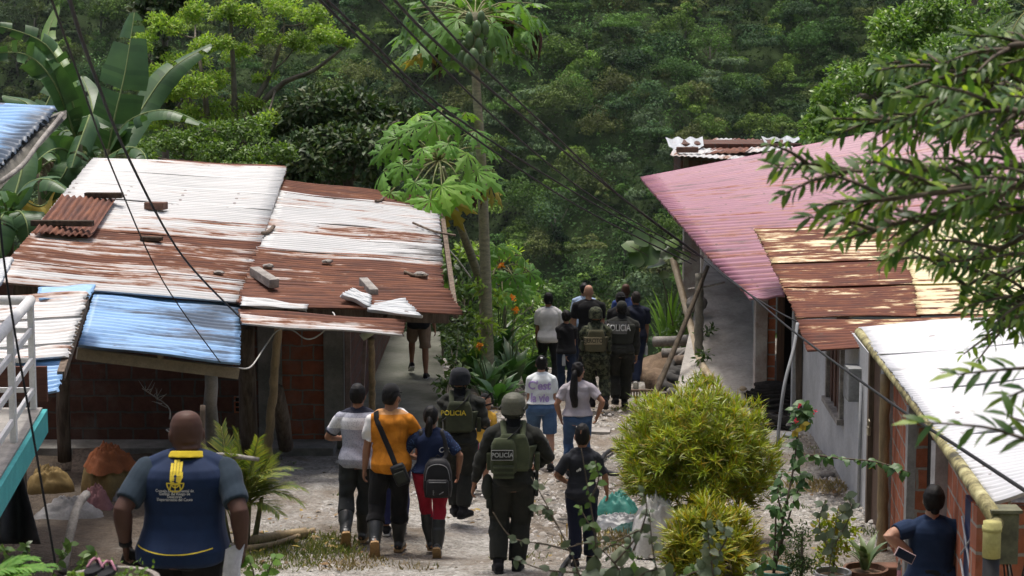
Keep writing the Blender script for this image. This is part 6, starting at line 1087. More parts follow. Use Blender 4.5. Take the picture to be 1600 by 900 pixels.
banana_plant('tall banana plant with one broad upright leaf beside the white roof', b_, P(168, 232, 33.5), [
    ([(168, 240, 33.5), (180, 180, 33.4), (196, 110, 33.5), (210, 20, 33.8)], .86, L_banana, dict(tear=.03, droop=.12)), ([(172, 235, 33.5), (200, 190, 33), (258, 172, 32.6), (322, 196, 32.4)], .50, L_banana, dict(tear=.15, droop=.35, side=(.2, 1, .3))),
    ([(178, 240, 33.6), (215, 180, 34.5), (265, 110, 35), (330, 70, 35.5)], .55, L_banana, dict(tear=.1)), ([(160, 240, 33.5), (150, 200, 33.8), (140, 150, 34.3), (128, 120, 34.8)], .5, L_banana, dict(tear=.1)),
    ([(170, 245, 33.3), (200, 230, 32.6), (225, 240, 32.2), (232, 275, 32)], .42, L_banana, dict(tear=.2, side=(.3, 1, 0))), ([(165, 250, 33.2), (150, 262, 33), (142, 290, 33), (128, 315, 33.1)], .3, L_dead, dict(tear=.3, droop=.7))], 5)
b_ = P(112, 345, 32.5); b_.z = ground_z(b_.x, b_.y)
banana_plant('banana plant with torn arching leaves above the blue roof corner', b_, P(122, 215, 32.5), [
    ([(124, 215, 32.5), (110, 150, 32.3), (72, 70, 32), (-10, 38, 31.8)], .52, L_banana, dict(tear=.16, droop=.4, side=(.6, .3, .6))), ([(118, 215, 32.4), (85, 130, 32), (40, 85, 31.7), (-25, 85, 31.3)], .58, L_banana, dict(tear=.2, droop=.45, side=(.5, .3, .6))),
    ([(126, 210, 32.8), (100, 110, 33.3), (75, 60, 33.8), (92, 8, 34.2)], .30, L_banana_y, dict(tear=.05)), ([(122, 215, 32.4), (140, 180, 32), (120, 235, 31.4), (112, 262, 31.2)], .5, L_banana, dict(tear=.2, droop=.5)),
    ([(115, 240, 32.2), (90, 232, 31.6), (60, 250, 31.2), (20, 300, 31)], .52, L_banana, dict(tear=.1, side=(.3, 1, .3))), ([(118, 250, 32.2), (110, 250, 31.6), (98, 275, 31.4), (68, 312, 31.4)], .55, L_banana, dict(tear=.06, droop=.2)),
    ([(108, 255, 32), (80, 252, 31.6), (62, 270, 31.4), (72, 305, 31.3)], .30, L_dead, dict(tear=.3, droop=.8)), ([(118, 245, 32), (126, 262, 31.8), (118, 285, 31.7), (98, 318, 31.6)], .28, L_dead, dict(tear=.3, droop=.8)), ([(110, 262, 32), (70, 320, 31.2), (30, 310, 30.8), (-20, 295, 30.5)], .34, L_yellow, dict(tear=.12, side=(.2, 1, .2)))], 6)
b_ = P(10, 420, 29.5); b_.z = ground_z(b_.x, b_.y)
banana_plant('low banana plant with dark drooping leaves at the left edge', b_, P(12, 330, 29.5), [
    ([(12, 335, 29.5), (40, 290, 29.3), (75, 280, 29), (110, 300, 28.8)], .5, L_banana, dict(tear=.1, side=(.2, 1, .2))), ([(12, 335, 29.5), (0, 300, 29.3), (-20, 300, 29), (-50, 330, 29)], .6, L_banana), ([(12, 340, 29.4), (30, 330, 29), (42, 350, 28.8), (45, 385, 28.8)], .62, L_banana, dict(tear=.05)), ([(12, 340, 29.4), (5, 335, 28.9), (-2, 355, 28.7), (2, 400, 28.6)], .62, L_banana, dict(tear=.05)), ([(14, 335, 29.6), (35, 260, 30), (30, 220, 30.4), (10, 180, 30.8)], .5, L_banana, dict(tear=.12))], 7)
b_ = P(60, 330, 35); b_.z = ground_z(b_.x, b_.y)
banana_plant('banana plant half hidden behind the torn leaves', b_, P(66, 220, 35), [([(66, 225, 35), (70, 170, 35.3), (95, 130, 35.6), (130, 125, 36)], .55, L_banana), ([(66, 225, 35), (45, 190, 35), (10, 180, 35), (-30, 205, 35)], .55, L_banana), ([(66, 225, 34.8), (60, 190, 34.6), (40, 160, 34.8), (5, 150, 35)], .5, L_banana), ([(70, 230, 34.8), (100, 205, 34.4), (130, 215, 34), (150, 245, 34)], .5, L_banana)], 8)
# ------------------------------------------------------------------ papaya trees
def papaya_leaf(c, n_, up_, size, rng, lobes=7):
    """deeply cut palmate leaf as one flat fan with toothed lobes"""
    n_ = Vector(n_).normalized(); a = Vector(up_); a = (a - n_ * a.dot(n_)).normalized(); b2 = n_.cross(a); V = [Vector(c)]; F = []
    for k in range(lobes):
        th = (k - (lobes - 1) / 2) * (5.0 / lobes); L = size * (1 - .09 * abs(k - (lobes - 1) / 2)) * rng.uniform(.9, 1.08)
        d = a * math.cos(th) + b2 * math.sin(th); s = b2 * math.cos(th) - a * math.sin(th); i0 = len(V); wob = rng.uniform(-.15, .2)
        def pt(u, w_): return Vector(c) + d * L * u + s * L * w_ - n_ * L * (.46 * u * u + .35 * abs(w_) + wob * u)
        out = [(.18, .045), (.38, .10), (.50, .22), (.56, .11), (.70, .20), (.76, .085), (1.0, 0)]
        V += [pt(u, w_) for u, w_ in out] + [pt(u, -w_) for u, w_ in out[-2::-1]]; m = len(out) * 2 - 1
        mid = [pt(.5, 0), pt(.76, 0)]; V += mid; e = i0 + m
        F += [(0, i0, i0 + 1, e), (e, i0 + 1, i0 + 2), (e, i0 + 2, i0 + 3), (e, i0 + 3, e + 1), (e + 1, i0 + 3, i0 + 4), (e + 1, i0 + 4, i0 + 5), (e + 1, i0 + 5, i0 + 6)]
        F += [(0, e, i0 + m - 2, i0 + m - 1), (e, i0 + m - 3, i0 + m - 2), (e, i0 + m - 4, i0 + m - 3), (e, e + 1, i0 + m - 4), (e + 1, i0 + m - 5, i0 + m - 4), (e + 1, i0 + m - 6, i0 + m - 5), (e + 1, i0 + 6, i0 + m - 6)]
    return V, F
def papaya(label, trunk, crown, leaves, fruits, size, m, seed, r0, r1, dead=(), yellow=()):
    rng = random.Random(seed); base = Vector(trunk[0]); t = thing('papaya_tree', label, 'tree', base); q = MB(); limbs(q, trunk, r0, r1, 12, 6)
    q.build('trunk', mat('papaya_bark', (.33, .31, .20), (.20, .19, .125), 9, .85, .6, 22, stretch=(1, 1, 2.5)), t, smooth=True); st = MB(); lf = MB(); yl = MB(); crown = Vector(crown)
    for j, (px, py, d) in enumerate(leaves):
        c = P(px, py, d); out = (c - crown); hz = Vector((out.x, out.y, 0)); hz = hz.normalized() if hz.length > .05 else Vector((0, -1, 0)); mid = crown.lerp(c, .55) + Vector((0, 0, .10)); limbs(st, [crown, mid, c], .016, .010, 5, 4)
        nn = Vector((0, -.45, 1)) + hz * .55 + Vector((rng.uniform(-.6, .6), rng.uniform(-.6, .3), rng.uniform(-.3, .2))); V, F = papaya_leaf(c, nn, hz + Vector((0, 0, -.35)), size * rng.uniform(.65, 1.2), rng); (yl if j in yellow else lf).add(V, F)
    st.build('leaf_stalk', mat('papaya_stalk', (.20, .25, .09), (.24, .20, .10), 5, .6), t, smooth=True); lf.build('crown', m, t, smooth=False)
    if yl.v: yl.build('yellow_leaf', L_yellow, t)
    for (px, py, d) in dead:
        c = P(px, py, d); q = MB(); limbs(q, [crown, crown.lerp(c, .6) + Vector((0, 0, .15)), c + Vector((0, 0, .25))], .014, .008, 5, 4)
        for k in range(13): a = rng.random() * 6.3; e = c + Vector((math.cos(a) * rng.uniform(.02, .09), math.sin(a) * .06, rng.uniform(-.42, -.1))); q.tube(spline([c + Vector((0, 0, .25)), c + Vector((math.cos(a) * .10, math.sin(a) * .08, .06)), e], 3), [.012, .03, .032, .03, .028, .02, .006], 5)
        q.build('withered_leaf', L_dead_d, t, smooth=True)
    for (px, py, d, s_) in fruits:
        q = MB(); c = P(px, py, d if size < .5 else d - 1.95); q.add(*ellipsoid(c, (s_ * .52, s_ * .52, s_), None, 12, 10)); q.build('fruit', mat('green_papaya', (.09, .15, .055), (.06, .11, .04), 5, .45, .1, spec=.4), t, smooth=True)
d = 33.2; tb = P(764, 596, d); tb.z = ground_z(tb.x, tb.y); fr = [(732, 98, 34.8, .17), (752, 100, 34.9, .15), (740, 92, 34.7, .19), (722, 92, 35, .15), (764, 92, 35, .15), (748, 72, 34.8, .15), (734, 62, 34.8, .15), (757, 45, 34.9, .15), (745, 45, 34.8, .15), (733, 30, 34.9, .13), (752, 28, 34.9, .13), (766, 76, 35.1, .12), (725, 74, 35.1, .12)]
papaya('tall slender papaya tree with hanging green fruit and withered leaf bunches', [tb, P(760, 480, d), P(757, 380, d), P(752, 250, d), P(744, 130, d), P(741, 20, d)], P(742, 25, d),
    [(650, 28, 34.6), (668, 55, 34.2), (640, 50, 34.8), (690, 20, 34.4), (662, 82, 34), (690, 75, 34.2), (705, 95, 34), (700, 40, 34.2), (775, 85, 34.2), (800, 60, 34.2), (790, 25, 34.4), (822, 28, 34.6), (840, 28, 35), (815, 45, 34.4), (770, 20, 34), (745, -15, 35), (780, -20, 35), (700, -10, 35), (660, 5, 35.2), (830, 5, 35.6), (720, 15, 36), (770, 5, 36), (705, 60, 34), (780, 60, 34), (675, 30, 34), (805, 85, 34.4), (640, 15, 34.6), (715, -5, 33.6), (765, 0, 33.6), (810, 5, 34), (690, 50, 33.4), (785, 45, 33.2), (655, 70, 33.6), (825, 48, 33.8), (715, 30, 33), (768, 38, 33)], fr, .60, L_papaya_d, 41, .11, .065, [(683, 92, 34.4), (793, 38, 34.6), (837, 66, 34.8)], (4,))
tb2 = P(757, 545, 34.2); tb2.z = ground_z(tb2.x, tb2.y)
papaya('shorter leaning papaya with bright green crown beside the rusted roof edge', [tb2, P(756, 470, 34.2), P(740, 410, 33.8), P(716, 345, 33.2), P(690, 262, 32.6)], P(686, 250, 32.5),
    [(598, 238, 32.2), (622, 216, 32), (648, 200, 32), (680, 190, 31.8), (712, 186, 32), (742, 205, 32.4), (762, 232, 32.8), (600, 268, 32), (630, 258, 31.7), (660, 232, 31.6), (700, 225, 31.6), (730, 240, 31.8), (610, 300, 31.6), (648, 285, 31.4), (690, 290, 31.4), (672, 312, 31.3), (640, 320, 31.6), (720, 285, 31.6), (745, 268, 32.2), (700, 315, 31.8), (766, 290, 32.4), (612, 195, 32.6), (652, 178, 32.8), (690, 172, 33), (728, 175, 33), (750, 255, 33)], [(686, 290, 32.4, .12), (676, 285, 32.4, .11), (694, 300, 32.4, .11)], .47, L_papaya, 42, .10, .055, [(745, 292, 32.6)], (19, 20))
b3 = P(790, 540, 35.4); b3.z = ground_z(b3.x, b3.y)
papaya('young papaya sapling with light leaves among the orange flowers', [b3, P(788, 470, 35.2), P(782, 420, 35)], P(782, 418, 35), [(760, 400, 34.6), (775, 385, 34.6), (795, 385, 34.8), (815, 400, 35), (828, 425, 35), (800, 430, 34.4), (770, 430, 34.3), (745, 420, 34.5), (812, 450, 34.6), (785, 455, 34.2), (756, 448, 34.4), (830, 455, 35)], [], .36, L_papaya, 43, .035, .02)
# ------------------------------------------------------------------ canna clump, weeds by the porch
def blade_plant(name, label, cat, base, n, h, w_, m, seed, spread=.35, arch=.35, flower=None, group=None, stems=True, lean=0.0, seg=5):
    """upright plant of long arching blades"""
    rng = random.Random(seed); t = thing(name, label, cat, base, group); q = MB(); s = MB(); base = Vector(base)
    for k in range(n):
        a = rng.random() * 6.283; o = Vector((math.cos(a), math.sin(a), 0)); L = h * rng.uniform(.55, 1.05); st = base + o * spread * rng.uniform(0, .4) + Vector((0, 0, rng.uniform(.05, .5) * h * .7 if stems else 0)); ww = w_ * rng.uniform(.7, 1.15); pts = []
        for i in range(seg + 1): u = i / seg; pts.append(st + o * (spread * .3 * u + arch * L * u * u) + Vector((0, 0, L * (u - .45 * arch * u * u * 1.6))))
        side = Vector((-o.y, o.x, 0)); i0 = len(q.v); V = []; F = []
        for i, p in enumerate(pts): u = i / seg; wv = ww * .5 * (math.sin(min(u * 1.05 + .10, 1) * 3.1416) ** .8 if u < 1 else 0.02); V += [p - side * wv + Vector((0, 0, wv * .35)), p, p + side * wv + Vector((0, 0, wv * .35))]
        for i in range(seg): F += [(3 * i, 3 * i + 1, 3 * i + 4, 3 * i + 3), (3 * i + 1, 3 * i + 2, 3 * i + 5, 3 * i + 4)]
        q.add(V, F)
    q.build('foliage', m, t, smooth=True)
    if stems:
        for k in range(max(2, n // 5)): a = rng.random() * 6.283; s.tube(spline([base, base + Vector((math.cos(a) * .05, math.sin(a) * .05, h * .5)), base + Vector((math.cos(a) * spread * .4, math.sin(a) * spread * .4, h * 1.0))], 3), [.014, .014, .013, .012, .011, .010, .008], 6)
        s.build('stem', mat('green_stem', (.10, .15, .05), (.07, .11, .04)), t, smooth=True)
    return t
def flowerhead(t, c, r, m, seed, n=14):
    g = np.random.default_rng(seed); p = np.array(c)[None] + g.normal(size=(n, 3)) * r * .35; d_ = unit(g.normal(size=(n, 3)) + np.array([0, -.2, .4])); leafobj('flower', leaf_tris(p, d_, unit(g.normal(size=(n, 3))), np.full(n, r), np.full(n, r * .35)), m, t)
def gb(px, py, d=None):
    if d is None: return G(px, py)
    p = P(px, py, d); p.z = ground_z(p.x, p.y); return p
for i, (px, py, d, n, h, txt, fl) in enumerate(((762, 600, 32.5, 26, .95, 'broad leaved canna at the foot of the tall papaya', [(750, 541)]), (800, 600, 33.5, 24, 1.2, 'canna with raised leaves between papaya and white polo man', [(802, 466), (805, 485)]), (735, 590, 34, 20, 1.5, 'tall canna behind the helmeted officer', []), (778, 560, 35, 22, 1.9, 'tallest canna carrying orange flowers by the papaya trunk', [(784, 415), (780, 438)]), (825, 590, 34.5, 18, 1.0, 'small canna beside the path behind the two women', []), (780, 620, 31.5, 20, .7, 'lowest canna in front of the papaya trunk', []))):
    b_ = gb(px, py, d); t = blade_plant('canna_plant', txt, 'plant', b_, n, h * .75, .20, L_canna, 60 + i, .45, .45, group='cannas beside the path')
    for j, (fx, fy) in enumerate(fl): c = P(fx, fy, d - .4); q = MB(); q.tube([b_ + Vector((0, 0, h * .5)), c], .007, 5); q.build('flower_stalk', mat('green_stem', (.1, .15, .05)), t); flowerhead(t, c, .065, M_orangefl, 70 + i * 3 + j, 18)
for i, (lst, L, W, m, txt, per) in enumerate((([(712, 540, 30, 35), (728, 500, 34, 36), (712, 470, 24, 36.5), (740, 460, 30, 36.5), (735, 560, 30, 34.5), (722, 420, 24, 37), (700, 455, 20, 37.5)], .16, .035, L_mid, 'leafy bush filling the gap between porch and papaya trunk', 260), ([(800, 510, 32, 36.5), (830, 480, 28, 37), (825, 530, 28, 36), (842, 450, 18, 37.5), (790, 480, 26, 37), (815, 560, 30, 35.5), (845, 500, 20, 36.5)], .12, .022, L_citrus, 'twiggy light green bush left of the man in white polo', 200), ([(760, 420, 22, 36.5), (735, 400, 24, 37), (790, 400, 20, 37), (812, 420, 16, 37), (768, 470, 18, 33.4), (748, 500, 18, 33.0), (772, 520, 20, 33.2), (750, 450, 16, 33.2), (745, 545, 18, 32.8)], .13, .025, L_feather, 'yellow green shrub top around the papaya trunk', 240))):
    px, py, r, d = lst[0]; b_ = gb(px, py + 40, d); lobed_tree('bush', txt, 'bush', b_, [[b_, P(px, py, d), P(lst[1][0], lst[1][1], lst[1][3])]], lob(lst), per, L, W, m, 80 + i, shell=.35, r0=.03, r1=.012, sub=6, group='bushes beside the path')
for i, (lst, txt) in enumerate((([(690, 520, 26, 38.5), (660, 500, 30, 39), (625, 480, 34, 39.5), (700, 470, 30, 38.5), (640, 450, 36, 39.5), (680, 440, 30, 39)], 'dark bush added past the porch to block light at its far end'), ([(700, 600, 20, 30.5), (712, 570, 24, 31.5), (704, 540, 20, 33), (722, 590, 18, 31), (698, 630, 14, 29.5), (716, 520, 22, 34)], 'low dark weeds along the right edge of the porch floor'))):  # first bush is added beyond the porch end to block light
    px, py, r, d = lst[0]; b_ = gb(px, py + 30, d); lobed_tree('bush', txt, 'bush', b_, [[b_, P(px, py, d), P(lst[1][0], lst[1][1], lst[1][3])]], lob(lst), 240, .12, .03, L_dark if i == 0 else L_mid, 180 + i, shell=.35, r0=.03, r1=.012, sub=6, group='bushes beside the path')
# bright grass, vine and weeds at the right end of the path
blade_plant('maize_plant', 'tall bright green grass like maize at the path end behind the navy polo', 'plant', gb(1045, 560, 38), 26, 1.55, .07, L_corn, 91, .5, .25, stems=True)
blade_plant('maize_plant', 'second bright maize clump nearer the leaning pipe', 'plant', gb(1066, 570, 38.5), 18, 1.2, .06, L_corn, 92, .4, .3, stems=True)
b_ = gb(1050, 575, 37); lobed_tree('bush', 'low weedy bush beside the leaning pipe on the right', 'bush', b_, [[b_, P(1060, 540, 37)]], lob([(1060, 520, 22, 37), (1075, 500, 18, 37.5), (1045, 540, 18, 37), (1085, 530, 18, 36.5), (1040, 505, 14, 38.5), (1108, 480, 12, 36.8), (1112, 510, 12, 36.4), (1098, 562, 16, 33.0), (1090, 598, 14, 32.0), (1104, 522, 16, 34.2), (1070, 606, 14, 32.4)]), 230, .11, .02, L_mid, 93, shell=.3, r0=.02, r1=.008, sub=6, group='bushes beside the path')
def vine(name, label, cat, stempts, leaves, size, m, seed, r=.012, kind='round'):
    rng = random.Random(seed); t = thing(name, label, cat, stempts[0]); q = MB(); limbs(q, stempts, r, r * .5, 6, 5); q.build('stem', M_twig, t, smooth=True); lf = MB()
    for (c, s_) in leaves:
        n_ = Vector((rng.uniform(-.4, .4), rng.uniform(-1, -.2), rng.uniform(.3, 1))).normalized(); a = n_.orthogonal().normalized(); a.rotate(Matrix.Rotation(rng.random() * 6, 3, n_)); b2 = n_.cross(a); V = [c]
        for k in range(12): w2 = k / 12 * 6.283; rr_ = s_ * (1 - .25 * max(0, math.cos(w2)) ** 8 * 0 + .08 * math.sin(w2 * 5)); V.append(c + a * math.cos(w2) * rr_ + b2 * math.sin(w2) * rr_ * .85 + n_ * (.12 * s_ * math.cos(2 * w2)))
        lf.add(V, [(0, 1 + k, 1 + (k + 1) % 12) for k in range(12)])
    lf.build('leaves', m, t, smooth=True); return t
vine('squash_vine', 'squash vine with big round leaves hanging by the pink roof corner', 'vine', [P(1052, 510, 35.5), P(1040, 455, 35.5), P(1030, 425, 35.4), P(1012, 400, 35.2), P(985, 385, 35)], [(P(px, py, 35.2), s_) for px, py, s_ in ((985, 385, .19), (1002, 372, .20), (1015, 398, .24), (1030, 380, .17), (1042, 395, .20), (1025, 412, .20), (995, 405, .17), (1050, 380, .16), (1065, 400, .18), (1038, 430, .12))], .2, L_mid, 95)
# ------------------------------------------------------------------ trees on the right behind the pink roof
b_ = P(1480, 260, 46); b_.z = -2
lobed_tree('citrus_tree', 'wide bright green tree standing behind the pink roof', 'tree', b_, [[b_, P(1470, 200, 46), P(1420, 110, 46), P(1400, 60, 46)], [b_, P(1500, 200, 46), P(1520, 120, 46), P(1530, 40, 46)], [b_, P(1440, 200, 46), P(1360, 150, 45), P(1310, 170, 45)]],
    lob([(1400, 62, 52, 46), (1455, 48, 52, 46), (1515, 45, 56, 46.5), (1350, 118, 48, 45), (1305, 160, 36, 44.5), (1420, 125, 56, 45), (1490, 110, 58, 45), (1560, 95, 60, 46), (1285, 198, 30, 44.3), (1560, 165, 50, 44.5), (1340, 188, 32, 44.3), (1620, 120, 50, 46), (1385, 30, 18, 46), (1378, 45, 20, 46), (1440, 180, 50, 44.5), (1270, 215, 16, 44)]), 360, .15, .03, L_citrus, 101, shell=.5, r0=.15, r1=.04, sub=8)
b_ = P(1525, 250, 52); b_.z = -4; q = MB(); limbs(q, [b_, P(1526, 100, 52), P(1524, -40, 52)], .2, .14, 9); t = thing('bare_trunk_tree', 'tall pale trunk showing above the citrus tree at the top edge', 'tree', b_); q.build('trunk', M_bark, t, smooth=True); leafobj('crown', lobe_leaves(np.random.default_rng(4), lob([(1524, -60, 60, 52), (1480, -50, 40, 52)]), 250, .2, .05), L_mid, t)
def frond(q, b_, d_, L, droop, nl, ll, rng, w_=.02, up=(0, 0, 1)):
    """palm frond: a rachis with leaflets on both sides; returns leaflet arrays"""
    b_ = Vector(b_); d_ = Vector(d_).normalized(); pts = [b_ + d_ * L * u + Vector((0, 0, -droop * L * u * u)) for u in [i / 12 for i in range(13)]]; q.tube(pts, [lerp(.014, .004, i / 12) * (L / 1.2) for i in range(13)], 5)
    P_, D_, U_, LL = [], [], [], []
    for k in range(nl):
        u = .15 + .84 * k / (nl - 1); i = min(int(u * 12), 11); p = pts[i].lerp(pts[i + 1], u * 12 - i); t_ = (pts[i + 1] - pts[i]).normalized(); s = t_.cross(Vector(up)).normalized()
        for sg in (-1, 1): P_.append(p); D_.append(t_ * .75 + s * sg * (1.0 - .35 * u) + Vector((0, 0, .22 - .2 * rng.random()))); U_.append(s.cross(t_) + s * .1); LL.append(ll * (math.sin(min(1, u * 1.1 + .12) * 3.0) ** .6 * .85 + .15) * rng.uniform(.85, 1.1))
    P_, D_, U_, LL = np.array(P_), np.array(D_), np.array(U_), np.array(LL); return leaf_tris(P_, D_, U_, LL, LL * 0 + w_, .3, .22)
def palm(name, label, base, fronds, m, seed, nl=34, ll=.36, w_=.013, trunk=None):
    rng = random.Random(seed); t = thing(name, label, 'palm', base); q = MB(); parts = []
    for f in fronds: parts.append(frond(q, f[0], f[1], f[2], f[3], nl, ll, rng, w_))
    q.build('rachis', mat('palm_rachis', (.26, .27, .09), (.20, .2, .07)), t, smooth=True); leafobj('fronds', join_np(parts), m, t)
    if trunk: s = MB(); [limbs(s, tt, .035, .022, 7) for tt in trunk]; s.build('trunk', mat('palm_cane', (.17, .18, .08), (.12, .11, .06)), t, smooth=True)
    return t
c = P(1612, 20, 40); palm('coconut_palm', 'drooping dark palm fronds at the top right corner', Vector((c.x, c.y, -2)), [(c, (-.9, -.2, .3), 1.3, .9), (c, (-.5, -.6, .2), 1.5, 1.1), (c, (.4, -.4, .6), 1.5, .6), (c, (-.7, .3, .8), 1.4, .5), (c, (-.3, -.2, -.2), 1.4, .4)], L_mid, 105, 40, .45, .02, [[Vector((c.x + .3, c.y, -2)), c]])
# areca palm behind the vest man
b_ = gb(375, 850, 20.5); rng_ = random.Random(9); fr_ = []
for (tx, ty, L, dr) in ((480, 748, 1.05, .55), (462, 716, 1.05, .35), (430, 700, 1.0, .25), (405, 680, 1.05, .1), (345, 660, 1.1, .1), (318, 690, .95, .2), (478, 778, .95, .6), (440, 790, .8, .6), (300, 720, .8, .3), (370, 670, 1.1, .05), (415, 735, .9, .35), (395, 800, .7, .5), (330, 760, .8, .4), (450, 735, 1.0, .4), (360, 700, 1.0, .1), (425, 760, .8, .5), (385, 730, .9, .2)):
    st = b_ + Vector((rng_.uniform(-.12, .12), rng_.uniform(-.1, .1), rng_.uniform(.25, .5))); e = P(tx, ty, 20.2 + rng_.uniform(-.4, .4)); v = e - st; v.z += dr * L; fr_.append((st, v, max(v.length * .95, .5), dr))
palm('areca_palm', 'yellow green areca palm clump behind the man in the navy vest', b_, fr_, L_palm, 107, 40, .30, .0075, [[b_ + Vector((x, 0, 0)), b_ + Vector((x * 1.6, 0, .5))] for x in (-.12, -.03, .07, .15)])
q = MB(); limbs(q, [P(338, 711, 20.0), P(362, 712, 20), P(404, 718, 19.9)], .028, .024, 8); tag(q.build('branch', M_woodg, smooth=True), 'cut grey branch stuck level across the areca palm', 'branch'); q = MB(); limbs(q, [gb(318, 800, 21), P(316, 700, 21), P(317, 633, 21)], .035, .03, 8); tag(q.build('stake', M_wood, smooth=True), 'upright wooden stake just right of the bald head', 'stake')
q = MB(); rng_ = random.Random(2); limbs(q, [P(265, 655, 22.5), P(262, 635, 22.5), P(222, 607, 22.4)], .012, .005, 5)
for k in range(14): u = rng_.random(); a = P(lerp(262, 225, u), lerp(638, 608, u), 22.4); q.tube([a, a + Vector((rng_.uniform(-.12, .12), rng_.uniform(-.1, .1), rng_.uniform(.02, .14)))], [.005, .002], 4)
tag(q.build('dead_twig', M_woodg, smooth=True), 'pale dead twig arching left above the bald head', 'twig')
# ------------------------------------------------------------------ croton bushes
def croton(label, c, r, n, L, w_, m, seed, base, group='croton bushes', zmin=-.75):
    g = np.random.default_rng(seed); t = thing('croton_bush', label, 'bush', base, group); u = rdir(g, n, zmin); k = g.uniform(.80, 1.06, (n, 1)) * (1 + .10 * np.sin(u[:, :1] * 8 + seed) * np.cos(u[:, 2:3] * 6 + seed) + .05 * np.sin(u[:, 1:2] * 13 + u[:, 2:3] * 11)); p = np.array(c) + u * k * np.array(r)
    k2 = n // 2; p[:k2] = np.array(c) + u[:k2] * np.array(r) * g.uniform(.45, .8, (k2, 1)); m_ = 15; up_ = unit(u * .75 + np.array([0, 0, .75]) + g.normal(size=(n, 3)) * .15)
    a = unit(np.cross(up_, g.normal(size=(n, 3)))); b2 = np.cross(up_, a); ang = g.uniform(0, 6.283, (n, m_, 1)); el = g.uniform(.55, 1.45, (n, m_, 1)); d_ = (a[:, None] * np.cos(ang) + b2[:, None] * np.sin(ang)) * np.cos(el) + up_[:, None] * np.sin(el)
    pos = (p[:, None] + up_[:, None] * g.uniform(-.10, .05, (n, m_, 1)) * L * 5 * .5).reshape(-1, 3); d_ = d_.reshape(-1, 3); l = L * g.uniform(.6, 1.2, len(pos)); leafobj('foliage', leaf_tris(pos, d_, unit(np.repeat(up_, m_, 0) + g.normal(size=d_.shape) * .1), l, l * 0 + w_, .35, .3), m, t)
    q = MB(); base = Vector(base); cc = Vector(c)
    for k in range(9): e = Vector(tuple(np.array(c) + rdir(g, 1, -.3)[0] * np.array(r) * .75)); limbs(q, [base, base.lerp(cc, .55) + Vector((g.uniform(-.1, .1), 0, 0)), e], .028, .008, 6, 4)
    q.build('stem', M_twig, t, smooth=True); return t
cb = P(1090, 712, 20.6); base_c = gb(1092, 850, 20.6); croton('large ball shaped yellow green croton bush right of the path', cb, (.82, .82, .72), 2400, .14, .0058, L_croton, 111, base_c)
cb = P(1108, 858, 18.9); croton('small golden croton in front of the ball shaped one', cb, (.42, .42, .42), 330, .18, .0085, L_croton2, 112, gb(1108, 915, 18.9), zmin=-.5)
